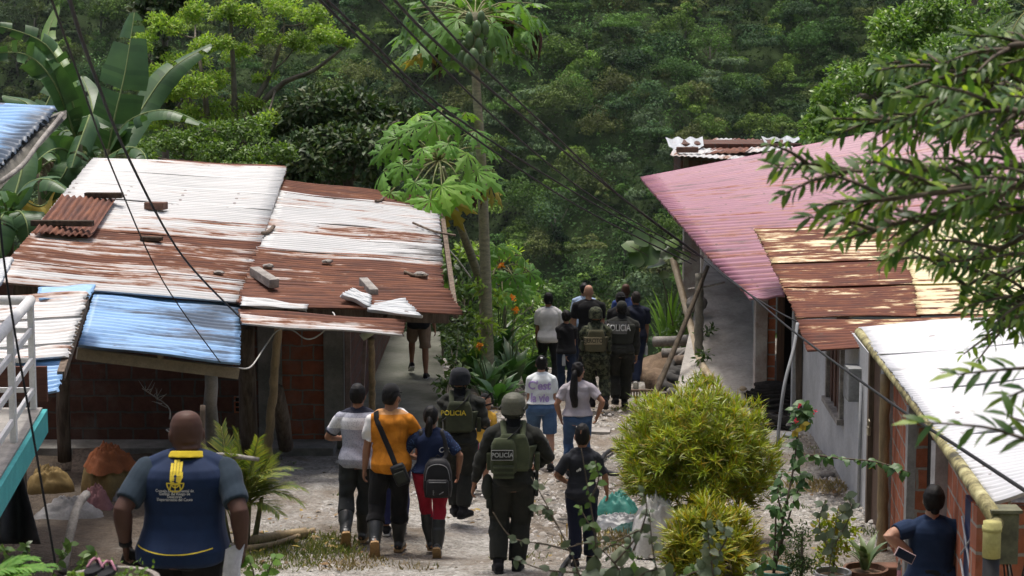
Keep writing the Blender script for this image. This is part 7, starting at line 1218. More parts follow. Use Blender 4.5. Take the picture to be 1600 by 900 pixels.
# ------------------------------------------------------------------ foreground branches (tree stands just outside the frame on the right)
def front_tree():
    rng = random.Random(77); b_ = Vector((3.1, 6.6, ground_z(3.1, 6.6))); t = thing('overhanging_tree', 'dark leaved tree branches reaching in from the right in front of the roofs', 'tree', b_); q = MB(); tw = MB(); PP, DD, UU, LL = [], [], [], []
    b_ = P(1775, 620, 6.6); b_.z = ground_z(b_.x, b_.y); t.location = b_; ORG[t.name] = b_; limbs(q, [b_, P(1765, 620, 6.6), P(1760, 330, 6.6), P(1740, 100, 6.6), P(1720, -100, 6.6)], .09, .05, 10)
    def twig(pts, n, L, wob=.03):
        sp = spline([P(*p) for p in pts], 8); tw.tube(sp, [lerp(.010, .0025, i / (len(sp) - 1)) for i in range(len(sp))], 5); m_ = len(sp) - 1
        for k in range(n):
            u = .12 + .88 * (k + rng.random() * .6) / n; u = min(u, .999); i = int(u * m_); p = sp[i].lerp(sp[i + 1], u * m_ - i); d_ = (sp[i + 1] - sp[i]).normalized(); s = Vector((0, 1, 0)).cross(d_).normalized(); sg = 1 if k % 2 else -1
            PP.append(p); DD.append(d_ * .8 + s * sg * rng.uniform(.35, .95) + Vector((0, rng.uniform(-.5, .5), -.08))); UU.append(Vector((rng.uniform(-.4, .4), rng.uniform(-1, .2), rng.uniform(.5, 1.2)))); LL.append(L * rng.uniform(.7, 1.15))
        PP.append(sp[-1]); DD.append(sp[-1] - sp[-3]); UU.append(Vector((0, -.5, 1))); LL.append(L)
    main = [[(1745, 200), (1640, 150), (1560, 130), (1490, 110), (1450, 85)], [(1745, 250), (1640, 215), (1540, 200), (1440, 190), (1300, 185)], [(1745, 270), (1620, 260), (1500, 262), (1370, 268), (1215, 262)], [(1745, 330), (1640, 330), (1540, 325), (1420, 345), (1325, 372)], [(1745, 300), (1640, 290), (1520, 295), (1400, 310), (1290, 320)], [(1745, 380), (1660, 390), (1590, 420), (1520, 440), (1505, 455)], [(1745, 150), (1680, 90), (1600, 70), (1560, 80), (1480, 130)], [(1745, 360), (1660, 350), (1600, 370), (1540, 400), (1480, 410)], [(1745, 200), (1660, 170), (1600, 175), (1530, 160), (1430, 150)], [(1745, 420), (1680, 430), (1630, 460), (1600, 480), (1590, 520)]]
    for ln in main:
        d0 = rng.uniform(6.2, 7.6); pts = [(x, y, d0 + rng.uniform(-.15, .15)) for x, y in ln]; sp = spline([P(*p) for p in pts], 6); tw.tube(sp, [lerp(.02, .004, i / (len(sp) - 1)) for i in range(len(sp))], 6); twig(pts[-3:], 22, .082)
        for k in range(18):
            u = rng.uniform(.22, .98); i = int(u * (len(ln) - 1)); a = ln[i]; b2 = ln[min(i + 1, len(ln) - 1)]; f = u * (len(ln) - 1) - i; x, y = lerp(a[0], b2[0], f), lerp(a[1], b2[1], f); L = rng.uniform(55, 125); an = rng.uniform(-.75, .95); ex, ey = x - L * math.cos(an), y + L * math.sin(an) * .8
            if ex < 1195 or (ex < 1300 and (ey < 165 or ey > 345)) or (ex < 1420 and ey < 95) or (ey > 430 and ex < 1490) or (ey > 390 and ex < 1330): continue
            dd = d0 + rng.uniform(-.5, .5); twig([(x, y, d0), ((x + ex) / 2, (y + ey) / 2 - 6, (d0 + dd) / 2), (ex, ey, dd)], int(L / 6.5), rng.uniform(.06, .09))
    twig([(1750, 560, 6.6), (1690, 578, 5.9), (1620, 575, 5.6), (1560, 578, 5.6), (1495, 585, 5.6)], 20, .085); twig([(1750, 660, 6.6), (1690, 690, 5.8), (1620, 690, 5.4), (1540, 668, 5.4), (1440, 660, 5.4)], 24, .085); twig([(1750, 580, 6.6), (1690, 600, 5.8), (1620, 605, 5.6), (1575, 620, 5.6)], 10, .085); twig([(1750, 640, 6.6), (1690, 680, 5.8), (1620, 665, 5.4), (1575, 650, 5.4)], 10, .085)
    q.build('trunk', M_bark, t, smooth=True); tw.build('twigs', M_twig, t, smooth=True); PPa, DDa, UUa = [np.array([tuple(v) for v in z]) for z in (PP, DD, UU)]; LLa = np.array(LL); leafobj('crown', leaf_tris(PPa, DDa, unit(UUa), LLa, LLa * .145, .25, .2), L_front, t)
front_tree()
# ------------------------------------------------------------------ weeds close to the camera at the bottom
def spray(label, stems, m, seed, L=.055, n=16, wr_=.34, rs=.006, name='weed', cat='plant', group='weeds close to the camera'):
    rng = random.Random(seed); b_ = P(*stems[0][0]); b_.z = min(b_.z, ground_z(b_.x, b_.y)); t = thing(name, label, cat, b_, group); q = MB(); PP, DD, UU, LL = [], [], [], []
    for pts in stems:
        sp = spline([P(*p) for p in pts], 7); q.tube([b_] + sp if pts is stems[0] else sp, [rs] * (1 if pts is stems[0] else 0) + [lerp(rs, rs * .35, i / (len(sp) - 1)) for i in range(len(sp))], 5); m_ = len(sp) - 1
        for k in range(n):
            u = min(.1 + .9 * rng.random(), .999); i = int(u * m_); p = sp[i].lerp(sp[i + 1], u * m_ - i); PP.append(p); DD.append(Vector((rng.uniform(-1, 1), rng.uniform(-.6, .6), rng.uniform(-.9, .6)))); UU.append(Vector((rng.uniform(-.6, .6), -.7, rng.uniform(.2, 1)))); LL.append(L * rng.uniform(.5, 1.2))
    q.build('stem', M_twig, t, smooth=True); a = [np.array([tuple(v) for v in z]) for z in (PP, DD, UU)]; LL = np.array(LL); leafobj('foliage', leaf_tris(a[0], a[1], unit(a[2]), LL, LL * wr_, .2, .3), m, t)
D = 9.5
spray('sparse twiggy weed with small dusty leaves in front of the nearest officer', [[(915, 925, D), (890, 860, D), (860, 800, D), (830, 745, D)], [(890, 860, D), (850, 850, D), (800, 840, D), (770, 800, D)], [(870, 820, D), (850, 790, D), (838, 800, D)], [(905, 895, D), (850, 890, D), (800, 872, D)]], L_grey, 3, .052, 9)
spray('upright thin weed with small green leaves in front of the boy', [[(935, 925, D), (930, 840, D), (918, 760, D), (908, 700, D)], [(928, 830, D), (915, 810, D), (905, 790, D)], [(930, 870, D), (960, 850, D), (985, 862, D)], [(922, 780, D), (935, 750, D), (930, 720, D)]], L_mid, 4, .05, 10)
spray('long bare weed stem arching right above the dry grass', [[(985, 925, D), (960, 880, D), (925, 850, D), (890, 855, D)], [(960, 880, D), (1000, 830, D), (960, 845, D), (900, 850, D)], [(990, 860, D), (1010, 800, D), (1005, 770, D)]], L_grey, 5, .06, 7)
spray('grey leaved weed in front of the small golden croton', [[(1120, 930, D), (1110, 870, D), (1105, 810, D)], [(1112, 880, D), (1135, 840, D), (1120, 820, D)], [(1035, 930, D), (1020, 860, D), (1015, 800, D)]], L_grey, 6, .055, 18, .4)
spray('low leafy weed with big grey green leaves along the bottom edge', [[(960, 960, D), (930, 905, D), (900, 890, D)], [(960, 960, D), (1000, 900, D), (1040, 888, D)], [(960, 960, D), (960, 900, D), (975, 885, D)], [(1080, 960, D), (1070, 905, D), (1100, 890, D)]], L_grey, 7, .11, 10, .45, .008)
spray('mid green low weeds spreading along the bottom right', [[(1150, 950, 12), (1120, 905, 12), (1080, 885, 12)], [(1150, 950, 12), (1180, 890, 12), (1200, 875, 12)], [(1150, 950, 12), (1010, 905, 12), (985, 890, 12)]], L_mid, 8, .08, 16, .35)
# fern and potted plants at the bottom left
palm('fern', 'bright green fern fronds at the bottom left corner', P(0, 960, 9.0), [(P(-25, 915, 9), (1.0, .2, .55), .36, .25), (P(-30, 900, 9), (.9, -.1, .35), .36, .25), (P(-20, 920, 9), (.6, .2, .9), .30, .4), (P(-15, 925, 9), (1.1, .1, .3), .40, .25), (P(0, 930, 9.2), (.6, .3, .8), .3, .35), (P(-20, 900, 9.1), (.8, .1, .7), .3, .4)], L_papaya, 121, 26, .10, .008)
# ================================================================== wires
def wire(label, pts, r=.012, m=None):
    q = MB(); q.tube(spline([P(*p) for p in pts], 8), r, 6); return tag(q.build('power_cable', m or M_cable, smooth=True), label, 'cable', 'cables hanging over the yard')
wire('thick black cable sagging from the top left down to the blue roof corner', [(100, -30, 9), (138, 90, 11.5), (200, 245, 15.5), (285, 400, 20), (376, 497, 24)], .012)
wire('thin black cable crossing the white roof down to the blue roof edge', [(70, -30, 9), (120, 110, 11), (175, 262, 14.5), (255, 440, 19), (344, 566, 22.2)], .007)
wire('dark cable hanging past the balcony railing at the left edge', [(-12, 200, 11), (2, 370, 11), (20, 500, 11), (50, 670, 11), (88, 890, 11)], .007)
wire('lower of the paired cables running from top centre to the pink eave', [(470, -30, 13), (560, 58, 15), (700, 185, 19), (900, 320, 25), (1080, 412, 30)], .011)
wire('upper of the paired cables running from top centre to the pink eave', [(480, -30, 13), (570, 55, 15), (705, 178, 19), (905, 305, 25), (1088, 408, 30)], .011)
wire('cable crossing the tall papaya trunk from the top centre', [(565, -30, 13), (640, 50, 15.5), (780, 190, 20), (930, 310, 25.5), (1090, 400, 30)], .010)
wire('thick cable passing close by the papaya fruit', [(590, -30, 13), (680, 65, 16), (820, 185, 20.5), (960, 300, 26), (1098, 402, 30)], .013)
wire('rightmost of the cables coming down from the top centre', [(632, -30, 13), (730, 80, 17), (860, 205, 21.5), (985, 320, 27), (1100, 405, 30)], .011)
wire('black cable falling from the pink eave past the white roof to the right edge', [(1100, 405, 30), (1165, 455, 27), (1240, 518, 22), (1390, 628, 15.5), (1500, 700, 12.5), (1640, 792, 10)], .012)
wire('thinner cable looping from the pink eave to the rusted roof corner', [(1098, 404, 30), (1140, 438, 28), (1200, 478, 26), (1246, 503, 24.3)], .010)
wire('faint thin cable over the cream roof', [(1440, 372, 20), (1540, 432, 17), (1640, 470, 15)], .005)
q = MB(); q.tube(spline([P(1246, 505, 24.2), P(1240, 545, 24), P(1226, 600, 23.8), P(1218, 660, 23.8), P(1214, 705, 23.9)], 6), .022, 8); tag(q.build('drop_cable', mat('grey_conduit', (.30, .31, .32)), smooth=True), 'grey service cable dropping from the rusted roof corner to the ground', 'cable')
q = MB(); q.tube(spline([P(372, 575, 22.6), P(392, 573, 23.2), P(415, 540, 24), P(433, 517, 24.2), P(455, 515, 24.2), P(480, 530, 24.1), P(503, 520, 24.2), P(522, 496, 24.6), P(520, 488, 24.8)], 6), .010, 6); tag(q.build('white_cable', mat('dirty_white_cable', (.55, .54, .50)), smooth=True), 'white cable looped from the bamboo post to the eave sheet', 'cable')
q = MB(); q.tube(spline([P(691, 380, 30), P(712, 402, 30.5), P(736, 434, 31)], 5), .012, 6); tag(q.build('white_cable', mat('dirty_white_cable', (.55, .54, .50)), smooth=True), 'short white cord slanting from the right roof edge into the bushes', 'cable')
# ================================================================== poles, pipe, rubble at the far right of the path
b_ = gb(1092, 600, 33.5); o = pole('pole', b_, P(1093, 428, 33.5), .075, mat('grey_bamboo', (.27, .25, .20), (.16, .15, .12), 4), None, 8); tag(o, 'upright grey bamboo pole beside the plastered porch', 'pole')
q = MB(); limbs(q, [gb(1016, 628, 32), P(1060, 530, 32.8), P(1106, 416, 33.4)], .055, .035, 8); tag(q.build('pole', M_twig, smooth=True), 'dark slanting pole leaning right from the drain grate', 'pole')
q = MB(); q.tube(spline([P(1050, 398, 36.5), P(1064, 450, 36), P(1077, 500, 35), P(1092, 560, 33.4), P(1112, 592, 32.3)], 6), .068, 12); tag(q.build('drain_pipe', M_pvc, smooth=True), 'long pale bent drain pipe running down to the porch', 'pipe')
q = MB(); limbs(q, [P(1075, 452, 33.6), P(1100, 448, 33.6), P(1132, 441, 33.4)], .02, .018, 6); tag(q.build('stick', M_woodg, smooth=True), 'thin pale crossbar tied to the upright bamboo pole', 'stick')
def rock(name, label, c, r, m, seed, cat='rock', group=None, sub=3, amp=.22):
    bm = bmesh.new(); bmesh.ops.create_icosphere(bm, subdivisions=sub, radius=1); g = np.random.default_rng(seed); ks = g.normal(size=(9, 3)) * 2.6; ph = g.random(9) * 6.28
    V = []
    for v in bm.verts: n_ = sum(math.sin(float(np.dot(ks[i], v.co)) + ph[i]) for i in range(9)) / 9; V.append(Vector(c) + Vector((v.co.x * r[0], v.co.y * r[1], v.co.z * r[2])) * (1 + amp * n_ * 1.8))
    q = MB(); q.add(V, [[v.index for v in f.verts] for f in bm.faces]); bm.free(); return tag(q.build(name, m, smooth=True), label, cat, group)
M_soil = mat('bare_soil', (.24, .17, .11), (.13, .09, .06), 3, .95, .8, 16, bdist=.03)
rock('dirt_bank', 'bank of bare brown soil under the logs and tyres', gb(1062, 600, 34.5) + Vector((0, .3, .0)), (.62, .75, .42), M_soil, 3, 'bank', amp=.4)
rock('dirt_bank', 'low soil hump at the right foot of the navy polo man', gb(1035, 590, 36) + Vector((0, .2, 0)), (.42, .8, .36), M_soil, 4, 'bank', amp=.4)
for i, (a, c, r_, txt) in enumerate((((1022, 534, 35.6), (1090, 528, 35.2), .10, 'thick grey log lying on top of the soil bank'), ((1035, 552, 34.8), (1092, 546, 34.6), .09, 'second grey log under the topmost one'), ((1056, 566, 34.2), (1100, 556, 33.9), .12, 'short thick log beside the tyres'), ((1040, 572, 34.3), (1098, 524, 34.6), .035, 'thin pole across the stacked logs'))):
    q = MB(); limbs(q, [P(*a), P((a[0] + c[0]) / 2, (a[1] + c[1]) / 2 + 2, (a[2] + c[2]) / 2), P(*c)], r_, r_ * .9, 9); tag(q.build('log', M_woodg if i != 2 else M_wood, smooth=True), txt, 'log', 'logs on the soil bank')
def torus(q, c, R_, r, M=None, n=24, k=10):
    V = []; F = []
    for i in range(n):
        a = 2 * math.pi * i / n
        for j in range(k): b2 = 2 * math.pi * j / k; p = Vector(((R_ + r * math.cos(b2)) * math.cos(a), (R_ + r * math.cos(b2)) * math.sin(a), r * math.sin(b2))); V.append(Vector(c) + (M @ p if M else p))
    for i in range(n):
        for j in range(k): F.append((i * k + j, ((i + 1) % n) * k + j, ((i + 1) % n) * k + (j + 1) % k, i * k + (j + 1) % k))
    q.add(V, F)
M_tyre = mat('old_tyre', (.075, .072, .068), (.04, .039, .037), 12, .9, .6, 60)
for i, (px, py, d, txt) in enumerate(((1066, 586, 33.8, 'worn tyre lying flat, lowest by the bamboo pole'), (1068, 574, 34.0, 'worn tyre lying on the lowest one'), (1056, 596, 33.6, 'half buried tyre left of the bamboo pole'))):
    q = MB(); torus(q, P(px, py, d), .24, .085, Matrix.Rotation(R(12 + 5 * i), 3, 'X')); tag(q.build('tyre', M_tyre, smooth=True), txt, 'tyre', 'tyres by the bamboo pole')
for i, (px, py, d, r_, txt) in enumerate(((1083, 552, 34.2, .16, 'grey stone between logs and pipe'), (1088, 474, 35, .2, 'stone block at the concrete column'), (1120, 600, 32.4, .06, 'small ochre stone on the porch ramp'), (1050, 612, 32.6, .1, 'pale stone by the drain grate'))):
    if i == 2: c = P(1161, 607, 31.9)
    else: c = P(px, py, d)
    rock('stone', txt, c, (r_, r_, r_ * .75), M_woodg if i != 2 else M_pvc, 20 + i, 'stone', None, 2)
bnk = [(*gp(1040 + 8 * k, 592 + (k * 7) % 19), .28, .7) for k in range(6)]
tufts('bank_weeds', bnk, 900, .06, .22, L_mid, 63, 'green weeds growing over the soil bank beside the grate', 'weeds')
# drain grate
ga, gbb = G(975, 622), G(1024, 622); t = thing('drain_grate', 'rusty drain grate with upright slots across the path end', 'grate', ga); q = MB(); q.bar(ga + Vector((0, 0, .13)), gbb + Vector((0, 0, .13)), .06, .035); q.bar(ga + Vector((0, 0, .015)), gbb + Vector((0, 0, .015)), .06, .03); q.build('frame', mat('rusty_iron', (.16, .11, .08), (.09, .06, .045), 12), t); q = MB()
for k in range(11): p = ga.lerp(gbb, (k + .5) / 11); q.bar(p + Vector((0, 0, .03)), p + Vector((0, 0, .115)), .022, .05, (0, 1, 0))
q.build('bars', mat('rusty_iron', (.16, .11, .08)), t)
# blackened sheets by the doorway
def barrel(label, c, rad, ln, yaw, a0, a1, seed):
    V = []; F = []; n = 60; k = 10; M = Matrix.Rotation(yaw, 3, 'Z'); g = np.random.default_rng(seed)
    for i in range(n + 1):
        a = R(lerp(a0, a1, i / n)); rr_ = rad * (1 + .05 * math.sin(i * 1.6) + .08 * math.sin(a * 2 + seed))
        for j in range(k + 1): V.append(Vector(c) + M @ Vector((math.cos(a) * rr_, (j / k - .5) * ln + .05 * math.sin(i * .3), math.sin(a) * rr_ * .85 + .03 * math.sin(j * .8 + i * .1))))
    F = [(i * (k + 1) + j, (i + 1) * (k + 1) + j, (i + 1) * (k + 1) + j + 1, i * (k + 1) + j + 1) for i in range(n) for j in range(k)]
    q = MB(); q.add(V, F); o = q.build('blackened_sheet', mat('charred_zinc', (.034, .032, .030), (.018, .017, .016), 9, .95, .3, spec=.05), smooth=False); o.modifiers.new('thickness', 'SOLIDIFY').thickness = .006; return tag(o, label, 'metal sheet')
barrel('blackened corrugated sheet bent like a barrel against the dark doorway', G(1226, 655) + Vector((0, .2, .14)), .46, .95, R(62), 5, 175, 1)
barrel('smaller blackened sheet crumpled at the foot of the bent one', G(1200, 672) + Vector((0, -.05, .02)), .26, .7, R(70), 10, 170, 2)
def crumple(name, label, c, r, m, seed, cat='cloth', amp=.35, n=34, parent=None, power=1.0):
    """a heap of crumpled cloth or plastic lying on the ground"""
    g = np.random.default_rng(seed); ks = g.normal(size=(12, 2)) * 7; ph = g.random(12) * 6.28; V = []; F = []; c = Vector(c)
    for i in range(n + 1):
        rr_ = i / n
        for k in range(36):
            a = 2 * math.pi * k / 36; edge = 1 + .18 * math.sin(a * 3 + seed) + .10 * math.sin(a * 7 + seed * 2); x, y = math.cos(a) * rr_ * edge, math.sin(a) * rr_ * edge; h = sum(abs(math.sin(ks[j, 0] * x + ks[j, 1] * y + ph[j])) for j in range(12)) / 12 + .22 * abs(math.sin(a * 5 + seed + rr_ * 4)) - .16 * abs(math.sin(x * 13 + y * 9 + seed)) + .1 * math.sin(y * 19 - x * 11)
            V.append(c + Vector((x * r[0], y * r[1], r[2] * max(0, (1 - rr_ ** 2)) ** power * (1 - amp + amp * 2 * h) + .012 * math.sin(9 * a + seed) * rr_)))
    for i in range(n):
        for k in range(36): k2 = (k + 1) % 36; F.append((i * 36 + k, i * 36 + k2, (i + 1) * 36 + k2, (i + 1) * 36 + k))
    q = MB(); q.add(V, F); return tag(q.build(name, m, smooth=True), label, cat)
M_tarp = mat('green_tarp', (.045, .21, .17), (.03, .15, .125), 6, .5, .3, 30); M_gplast = mat('grey_plastic', (.17, .18, .19), (.12, .125, .13), 6, .4, .3, 30, spec=.5); M_sack = mat('white_sack', (.62, .61, .58), (.48, .47, .45), 5, .8, .5, 60)
crumple('tarp', 'crumpled turquoise green tarp on the ground beside the boy', G(968, 808) + Vector((0, .15, 0)), (.25, .22, .22), M_tarp, 5, 'tarp'); crumple('plastic_sheet', 'flat grey plastic sheet spread in front of the green tarp', G(968, 822), (.36, .2, .12), M_gplast, 6, 'plastic sheet'); crumple('plastic_sheet', 'dark edge of a green sheet under the grey plastic', G(985, 826), (.24, .16, .06), mat('dark_green_plastic', (.03, .09, .08)), 7, 'plastic sheet')
crumple('sack', 'tall white woven sack left of the small golden croton', G(1022, 862), (.26, .24, .52), M_sack, 8, 'sack', .25, power=.45); crumple('sack', 'low white sack slumped behind the golden croton', G(1050, 852), (.3, .25, .34), M_sack, 9, 'sack', .3, power=.5)
p = G(935, 680); q = MB(); q.prism([(p.x - .17, p.y - .12, p.z + .02), (p.x + .16, p.y - .16, p.z + .02), (p.x + .19, p.y + .12, p.z + .03), (p.x - .1, p.y + .16, p.z + .03)], (0, 0, .06)); tag(q.build('stone_slab', M_woodg), 'flat pale stone slab on the path right of the grey t-shirt woman', 'slab')
q = MB(); q.tube(spline([G(965, 742, .04), G(945, 735, .05), G(940, 718, .05), G(952, 705, .05), G(972, 700, .05), G(1000, 704, .04)], 6), .03, 9); tag(q.build('hose', M_black_pl, smooth=True), 'black rubber hose curving on the gravel left of the ball bush', 'hose')
q = MB(); q.tube(spline([G(875, 905, .03), G(880, 885, .03), G(893, 868, .03), G(905, 852, .03)], 5), .025, 9); tag(q.build('hose', M_black_pl, smooth=True), 'black hose lying by the feet of the boy', 'hose')
q = MB(); limbs(q, [G(395, 846, .05), G(440, 838, .05), G(478, 832, .06)], .065, .06, 9); tag(q.build('bamboo_cane', M_bamboo, smooth=True), 'cut bamboo cane lying on the grass below the palm', 'bamboo'); q = MB(); limbs(q, [G(372, 858, .04), G(430, 850, .04), G(490, 828, .04)], .035, .03, 8); tag(q.build('bamboo_cane', M_bamboo, smooth=True), 'thinner bamboo cane beside the cut one', 'bamboo')
# fallen leaves, scraps on the path
g_ = np.random.default_rng(8); n = 420; x = np.concatenate([g_.normal(-2.6, .5, 120), g_.uniform(-2.6, 4.0, 300)]); y = np.concatenate([g_.normal(20.2, .8, 120), g_.uniform(18.5, 33, 300)]); p = np.stack([x, y, land(x, y) + .03], 1); d_ = unit(np.stack([g_.normal(size=n), g_.normal(size=n), g_.normal(size=n) * .15], 1)); l = g_.uniform(.04, .13, n); o = link('fallen_leaves', np_mesh('fallen_leaves', *leaf_tris(p, d_, unit(np.stack([g_.normal(size=n) * .3, g_.normal(size=n) * .3, np.ones(n)], 1)), l, l * .25, .2, .1)), leafmat('fallen_leaf', [(.20, .12, .05), (.12, .07, .035), (.36, .27, .06), (.16, .11, .07), (.28, .2, .11)], .8, .1)); tag(o, 'brown and yellow fallen leaves scattered over the gravel and grass', 'leaves', kind='stuff')
# ================================================================== dark yard under the blue roof
M_osack = mat('orange_sack', (.26, .085, .03), (.19, .06, .02), 6, .8, .5, 40); M_ysack = mat('yellow_sack', (.22, .15, .055), (.15, .105, .04), 6, .8, .5, 40)
def sackobj(label, c, r, m, seed, cat='sack'): return crumple('sack', label, c, r, m, seed, cat, .22, power=.38)
c = gb(172, 790, 23.0); sackobj('full yellow woven sack standing by the brick wall', c, (.30, .26, .52), M_ysack, 31); crumple('orange_sack', 'orange sack cloth folded over the top of the standing yellow sack', c + Vector((0, -.02, .40)), (.30, .27, .26), M_osack, 32, 'sack', .4)
sackobj('squat yellow sack at the far left of the dark yard', gb(76, 800, 23.3), (.28, .25, .34), M_ysack, 33); crumple('white_cloth', 'grey white cloth spread over the yard floor', gb(108, 826, 22.0), (.42, .35, .20), mat('dirty_white_cloth', (.27, .265, .26), (.18, .175, .17), 5, .9, .5), 34); crumple('pink_cloth', 'faded pink cloth heap next to the white cloth', gb(152, 818, 22.4), (.22, .2, .26), mat('faded_pink_cloth', (.24, .115, .12), (.17, .08, .085), 5), 35); crumple('grey_cloth', 'small grey cloth bundle beside the pink one', gb(188, 805, 22.8), (.2, .18, .16), mat('grey_rag', (.2, .2, .2)), 36)
q = MB(); q.prism([P(108, 780, 24.3), P(146, 780, 24.3), P(152, 700, 25.2), P(114, 702, 25.2)], (0, .04, 0)); tag(q.build('board', M_wood), 'dark board leaning against the brick wall behind the sacks', 'board')
q = MB(); V = []; n_ = 16
for i in range(n_ + 1):
    for j in range(13): u, v_ = i / n_, j / 12; p = P(lerp(-30, lerp(30, 64, v_), u), lerp(720, 850, v_), 19.5 + .5 * math.sin(u * 9 + v_ * 2) * .4); V.append(p)
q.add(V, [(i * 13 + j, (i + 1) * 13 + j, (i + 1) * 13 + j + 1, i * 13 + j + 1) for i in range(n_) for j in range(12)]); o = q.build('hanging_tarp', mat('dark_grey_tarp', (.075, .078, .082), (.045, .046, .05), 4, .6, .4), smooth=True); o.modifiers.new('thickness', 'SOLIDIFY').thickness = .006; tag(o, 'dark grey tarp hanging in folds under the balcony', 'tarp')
q = MB(); limbs(q, [gb(96, 860, 19), P(118, 800, 19.4), P(135, 772, 19.8)], .05, .045, 8); tag(q.build('bamboo_cane', M_woodg, smooth=True), 'pale split cane lying among the weeds in the dark yard', 'bamboo')
# ================================================================== pots and plants on the right
def lathe(q, c, prof, n=28):
    V = []; F = []; c = Vector(c)
    for r, z in prof:
        for k in range(n): a = 2 * math.pi * k / n; V.append(c + Vector((math.cos(a) * r, math.sin(a) * r, z)))
    for i in range(len(prof) - 1):
        for k in range(n): k2 = (k + 1) % n; F.append((i * n + k, i * n + k2, (i + 1) * n + k2, (i + 1) * n + k))
    F.append(tuple(range(n))); q.add(V, F)
def pot(name, label, c, r, h, m, cat='pot', lip=.012):
    q = MB(); lathe(q, c, [(r * .78, 0), (r * .80, .01), (r * .97, h - .03), (r * .98, h - .03), (r + lip, h - .028), (r + lip, h), (r * .93, h), (r * .90, h - .05), (0.001, h - .055)]); t = thing(name, label, cat, c); q.build('body', m, t, smooth=False); q = MB(); q.add(*ellipsoid(Vector(c) + Vector((0, 0, h - .06)), (r * .9, r * .9, .03))); q.build('soil', M_soil, t, smooth=True); return t
def gat(px, d): p = P(px, 700, d); p.z = ground_z(p.x, p.y); return p
cg = gat(1212, 17.6); pot('bucket', 'dark green plastic bucket holding the tall hibiscus', cg, .16, .31, mat('green_bucket', (.03, .13, .085), (.025, .10, .07), 8, .35, .05, spec=.5), 'bucket')
cw = gat(1305, 17.7); pot('flower_pot', 'white plastic pot with bushy yellow green shrub', cw, .165, .27, mat('white_pot', (.55, .55, .57), (.42, .42, .44), 5, .5)); cz_ = gat(1256, 17.5); pot('flower_pot', 'pale grey pot with small dark cypress', cz_, .15, .20, mat('pale_pot', (.42, .40, .37), (.3, .28, .26)))
ca = gat(1357, 17.9); pot('flower_pot', 'brown clay bowl pot with spiky aloe', ca, .20, .26, mat('clay_pot', (.20, .10, .065), (.13, .075, .05), 5, .85, .4)); q = MB(); c = gat(1392, 18.1); q.box(c + Vector((0, 0, .12)), (.22, .2, .26), None, .02); tag(q.build('block', mat('clay_pot', (.2, .1, .065))), 'brown clay block right of the aloe pot', 'block')
t = blade_plant('aloe_plant', 'aloe with thick pale green pointed leaves in the brown pot', 'plant', ca + Vector((0, 0, .24)), 17, .52, .075, leafmat('aloe_leaf', [(.13, .19, .085), (.17, .23, .10), (.10, .16, .08)], .45, .15), 141, .12, .55, stems=False, seg=6)
b_ = cz_ + Vector((0, 0, .18)); lobed_tree('cypress', 'small dense dark green cypress in the grey pot', 'plant', b_, [[b_, b_ + Vector((0, 0, .25)), b_ + Vector((0, 0, .5))]], [(tuple(b_ + Vector((x, y, z))), r) for x, y, z, r in ((0, 0, .12, .14), (.03, 0, .25, .15), (-.03, .02, .36, .13), (0, 0, .48, .10), (.08, 0, .18, .1), (-.08, 0, .22, .1))], 2600, .035, .006, leafmat('cypress_leaf', [(.03, .07, .015), (.05, .10, .02), (.08, .12, .025)], .6, .2), 142, shell=.5, r0=.02, r1=.01)
b_ = cw + Vector((0, 0, .25)); lobed_tree('potted_shrub', 'bushy yellow green shrub growing in the white pot', 'plant', b_, [[b_, b_ + Vector((.02, 0, .25)), b_ + Vector((.03, 0, .45))]], [(tuple(b_ + Vector((x, y, z))), r) for x, y, z, r in ((0, 0, .12, .17), (.1, 0, .25, .14), (-.08, .02, .3, .14), (.04, 0, .42, .13), (.10, 0, .52, .08), (-.05, 0, .5, .09), (.17, 0, .4, .07))], 900, .06, .014, L_croton, 143, shell=.4, r0=.015, r1=.008)
# hibiscus stems
t = thing('hibiscus', 'tall thin hibiscus with drooping leaves and small red flowers in the green bucket', 'plant', cg + Vector((0, 0, .26))); b_ = cg + Vector((0, 0, .26)); rng = random.Random(5); q = MB(); PP, DD, UU, LL = [], [], [], []
stems = [[b_, P(1226, 800, 17.6), P(1240, 730, 17.7), P(1246, 680, 17.7), P(1254, 640, 17.7)], [b_, P(1212, 810, 17.5), P(1206, 790, 17.4)], [P(1240, 735, 17.7), P(1262, 712, 17.6), P(1310, 716, 17.5), P(1370, 722, 17.3), P(1420, 738, 17.1)], [b_, P(1222, 820, 17.6), P(1215, 770, 17.6), P(1222, 740, 17.7)], [b_, P(1235, 800, 17.6), P(1250, 760, 17.7), P(1262, 740, 17.7)]]
for st in stems:
    sp = spline(st, 8); q.tube(sp, [lerp(.012, .005, i / (len(sp) - 1)) for i in range(len(sp))], 6)
    for k in range(int(len(sp) * 1.9)):
        i = rng.randrange(max(1, len(sp) // 6), len(sp)); PP.append(sp[i]); DD.append(Vector((rng.uniform(-1, 1), rng.uniform(-.7, .5), rng.uniform(-.8, .3)))); UU.append(Vector((rng.uniform(-.5, .5), -.6, .9))); LL.append(rng.uniform(.05, .115))
for k in range(46): PP.append(P(1254 + rng.gauss(0, 9), 642 + rng.gauss(0, 9), 17.7)); DD.append(Vector((rng.uniform(-1, 1), rng.uniform(-.7, .5), rng.uniform(-1, .3)))); UU.append(Vector((rng.uniform(-.5, .5), -.6, .9))); LL.append(rng.uniform(.07, .13))
q.build('stem', M_twig, t, smooth=True); a = [np.array([tuple(v) for v in z]) for z in (PP, DD, UU)]; LL = np.array(LL); leafobj('foliage', leaf_tris(a[0], a[1], unit(a[2]), LL, LL * .30, .25, .3), leafmat('hibiscus_leaf', [(.05, .12, .035), (.08, .16, .05), (.10, .19, .06), (.06, .13, .05)], .45, .3, .4), t)
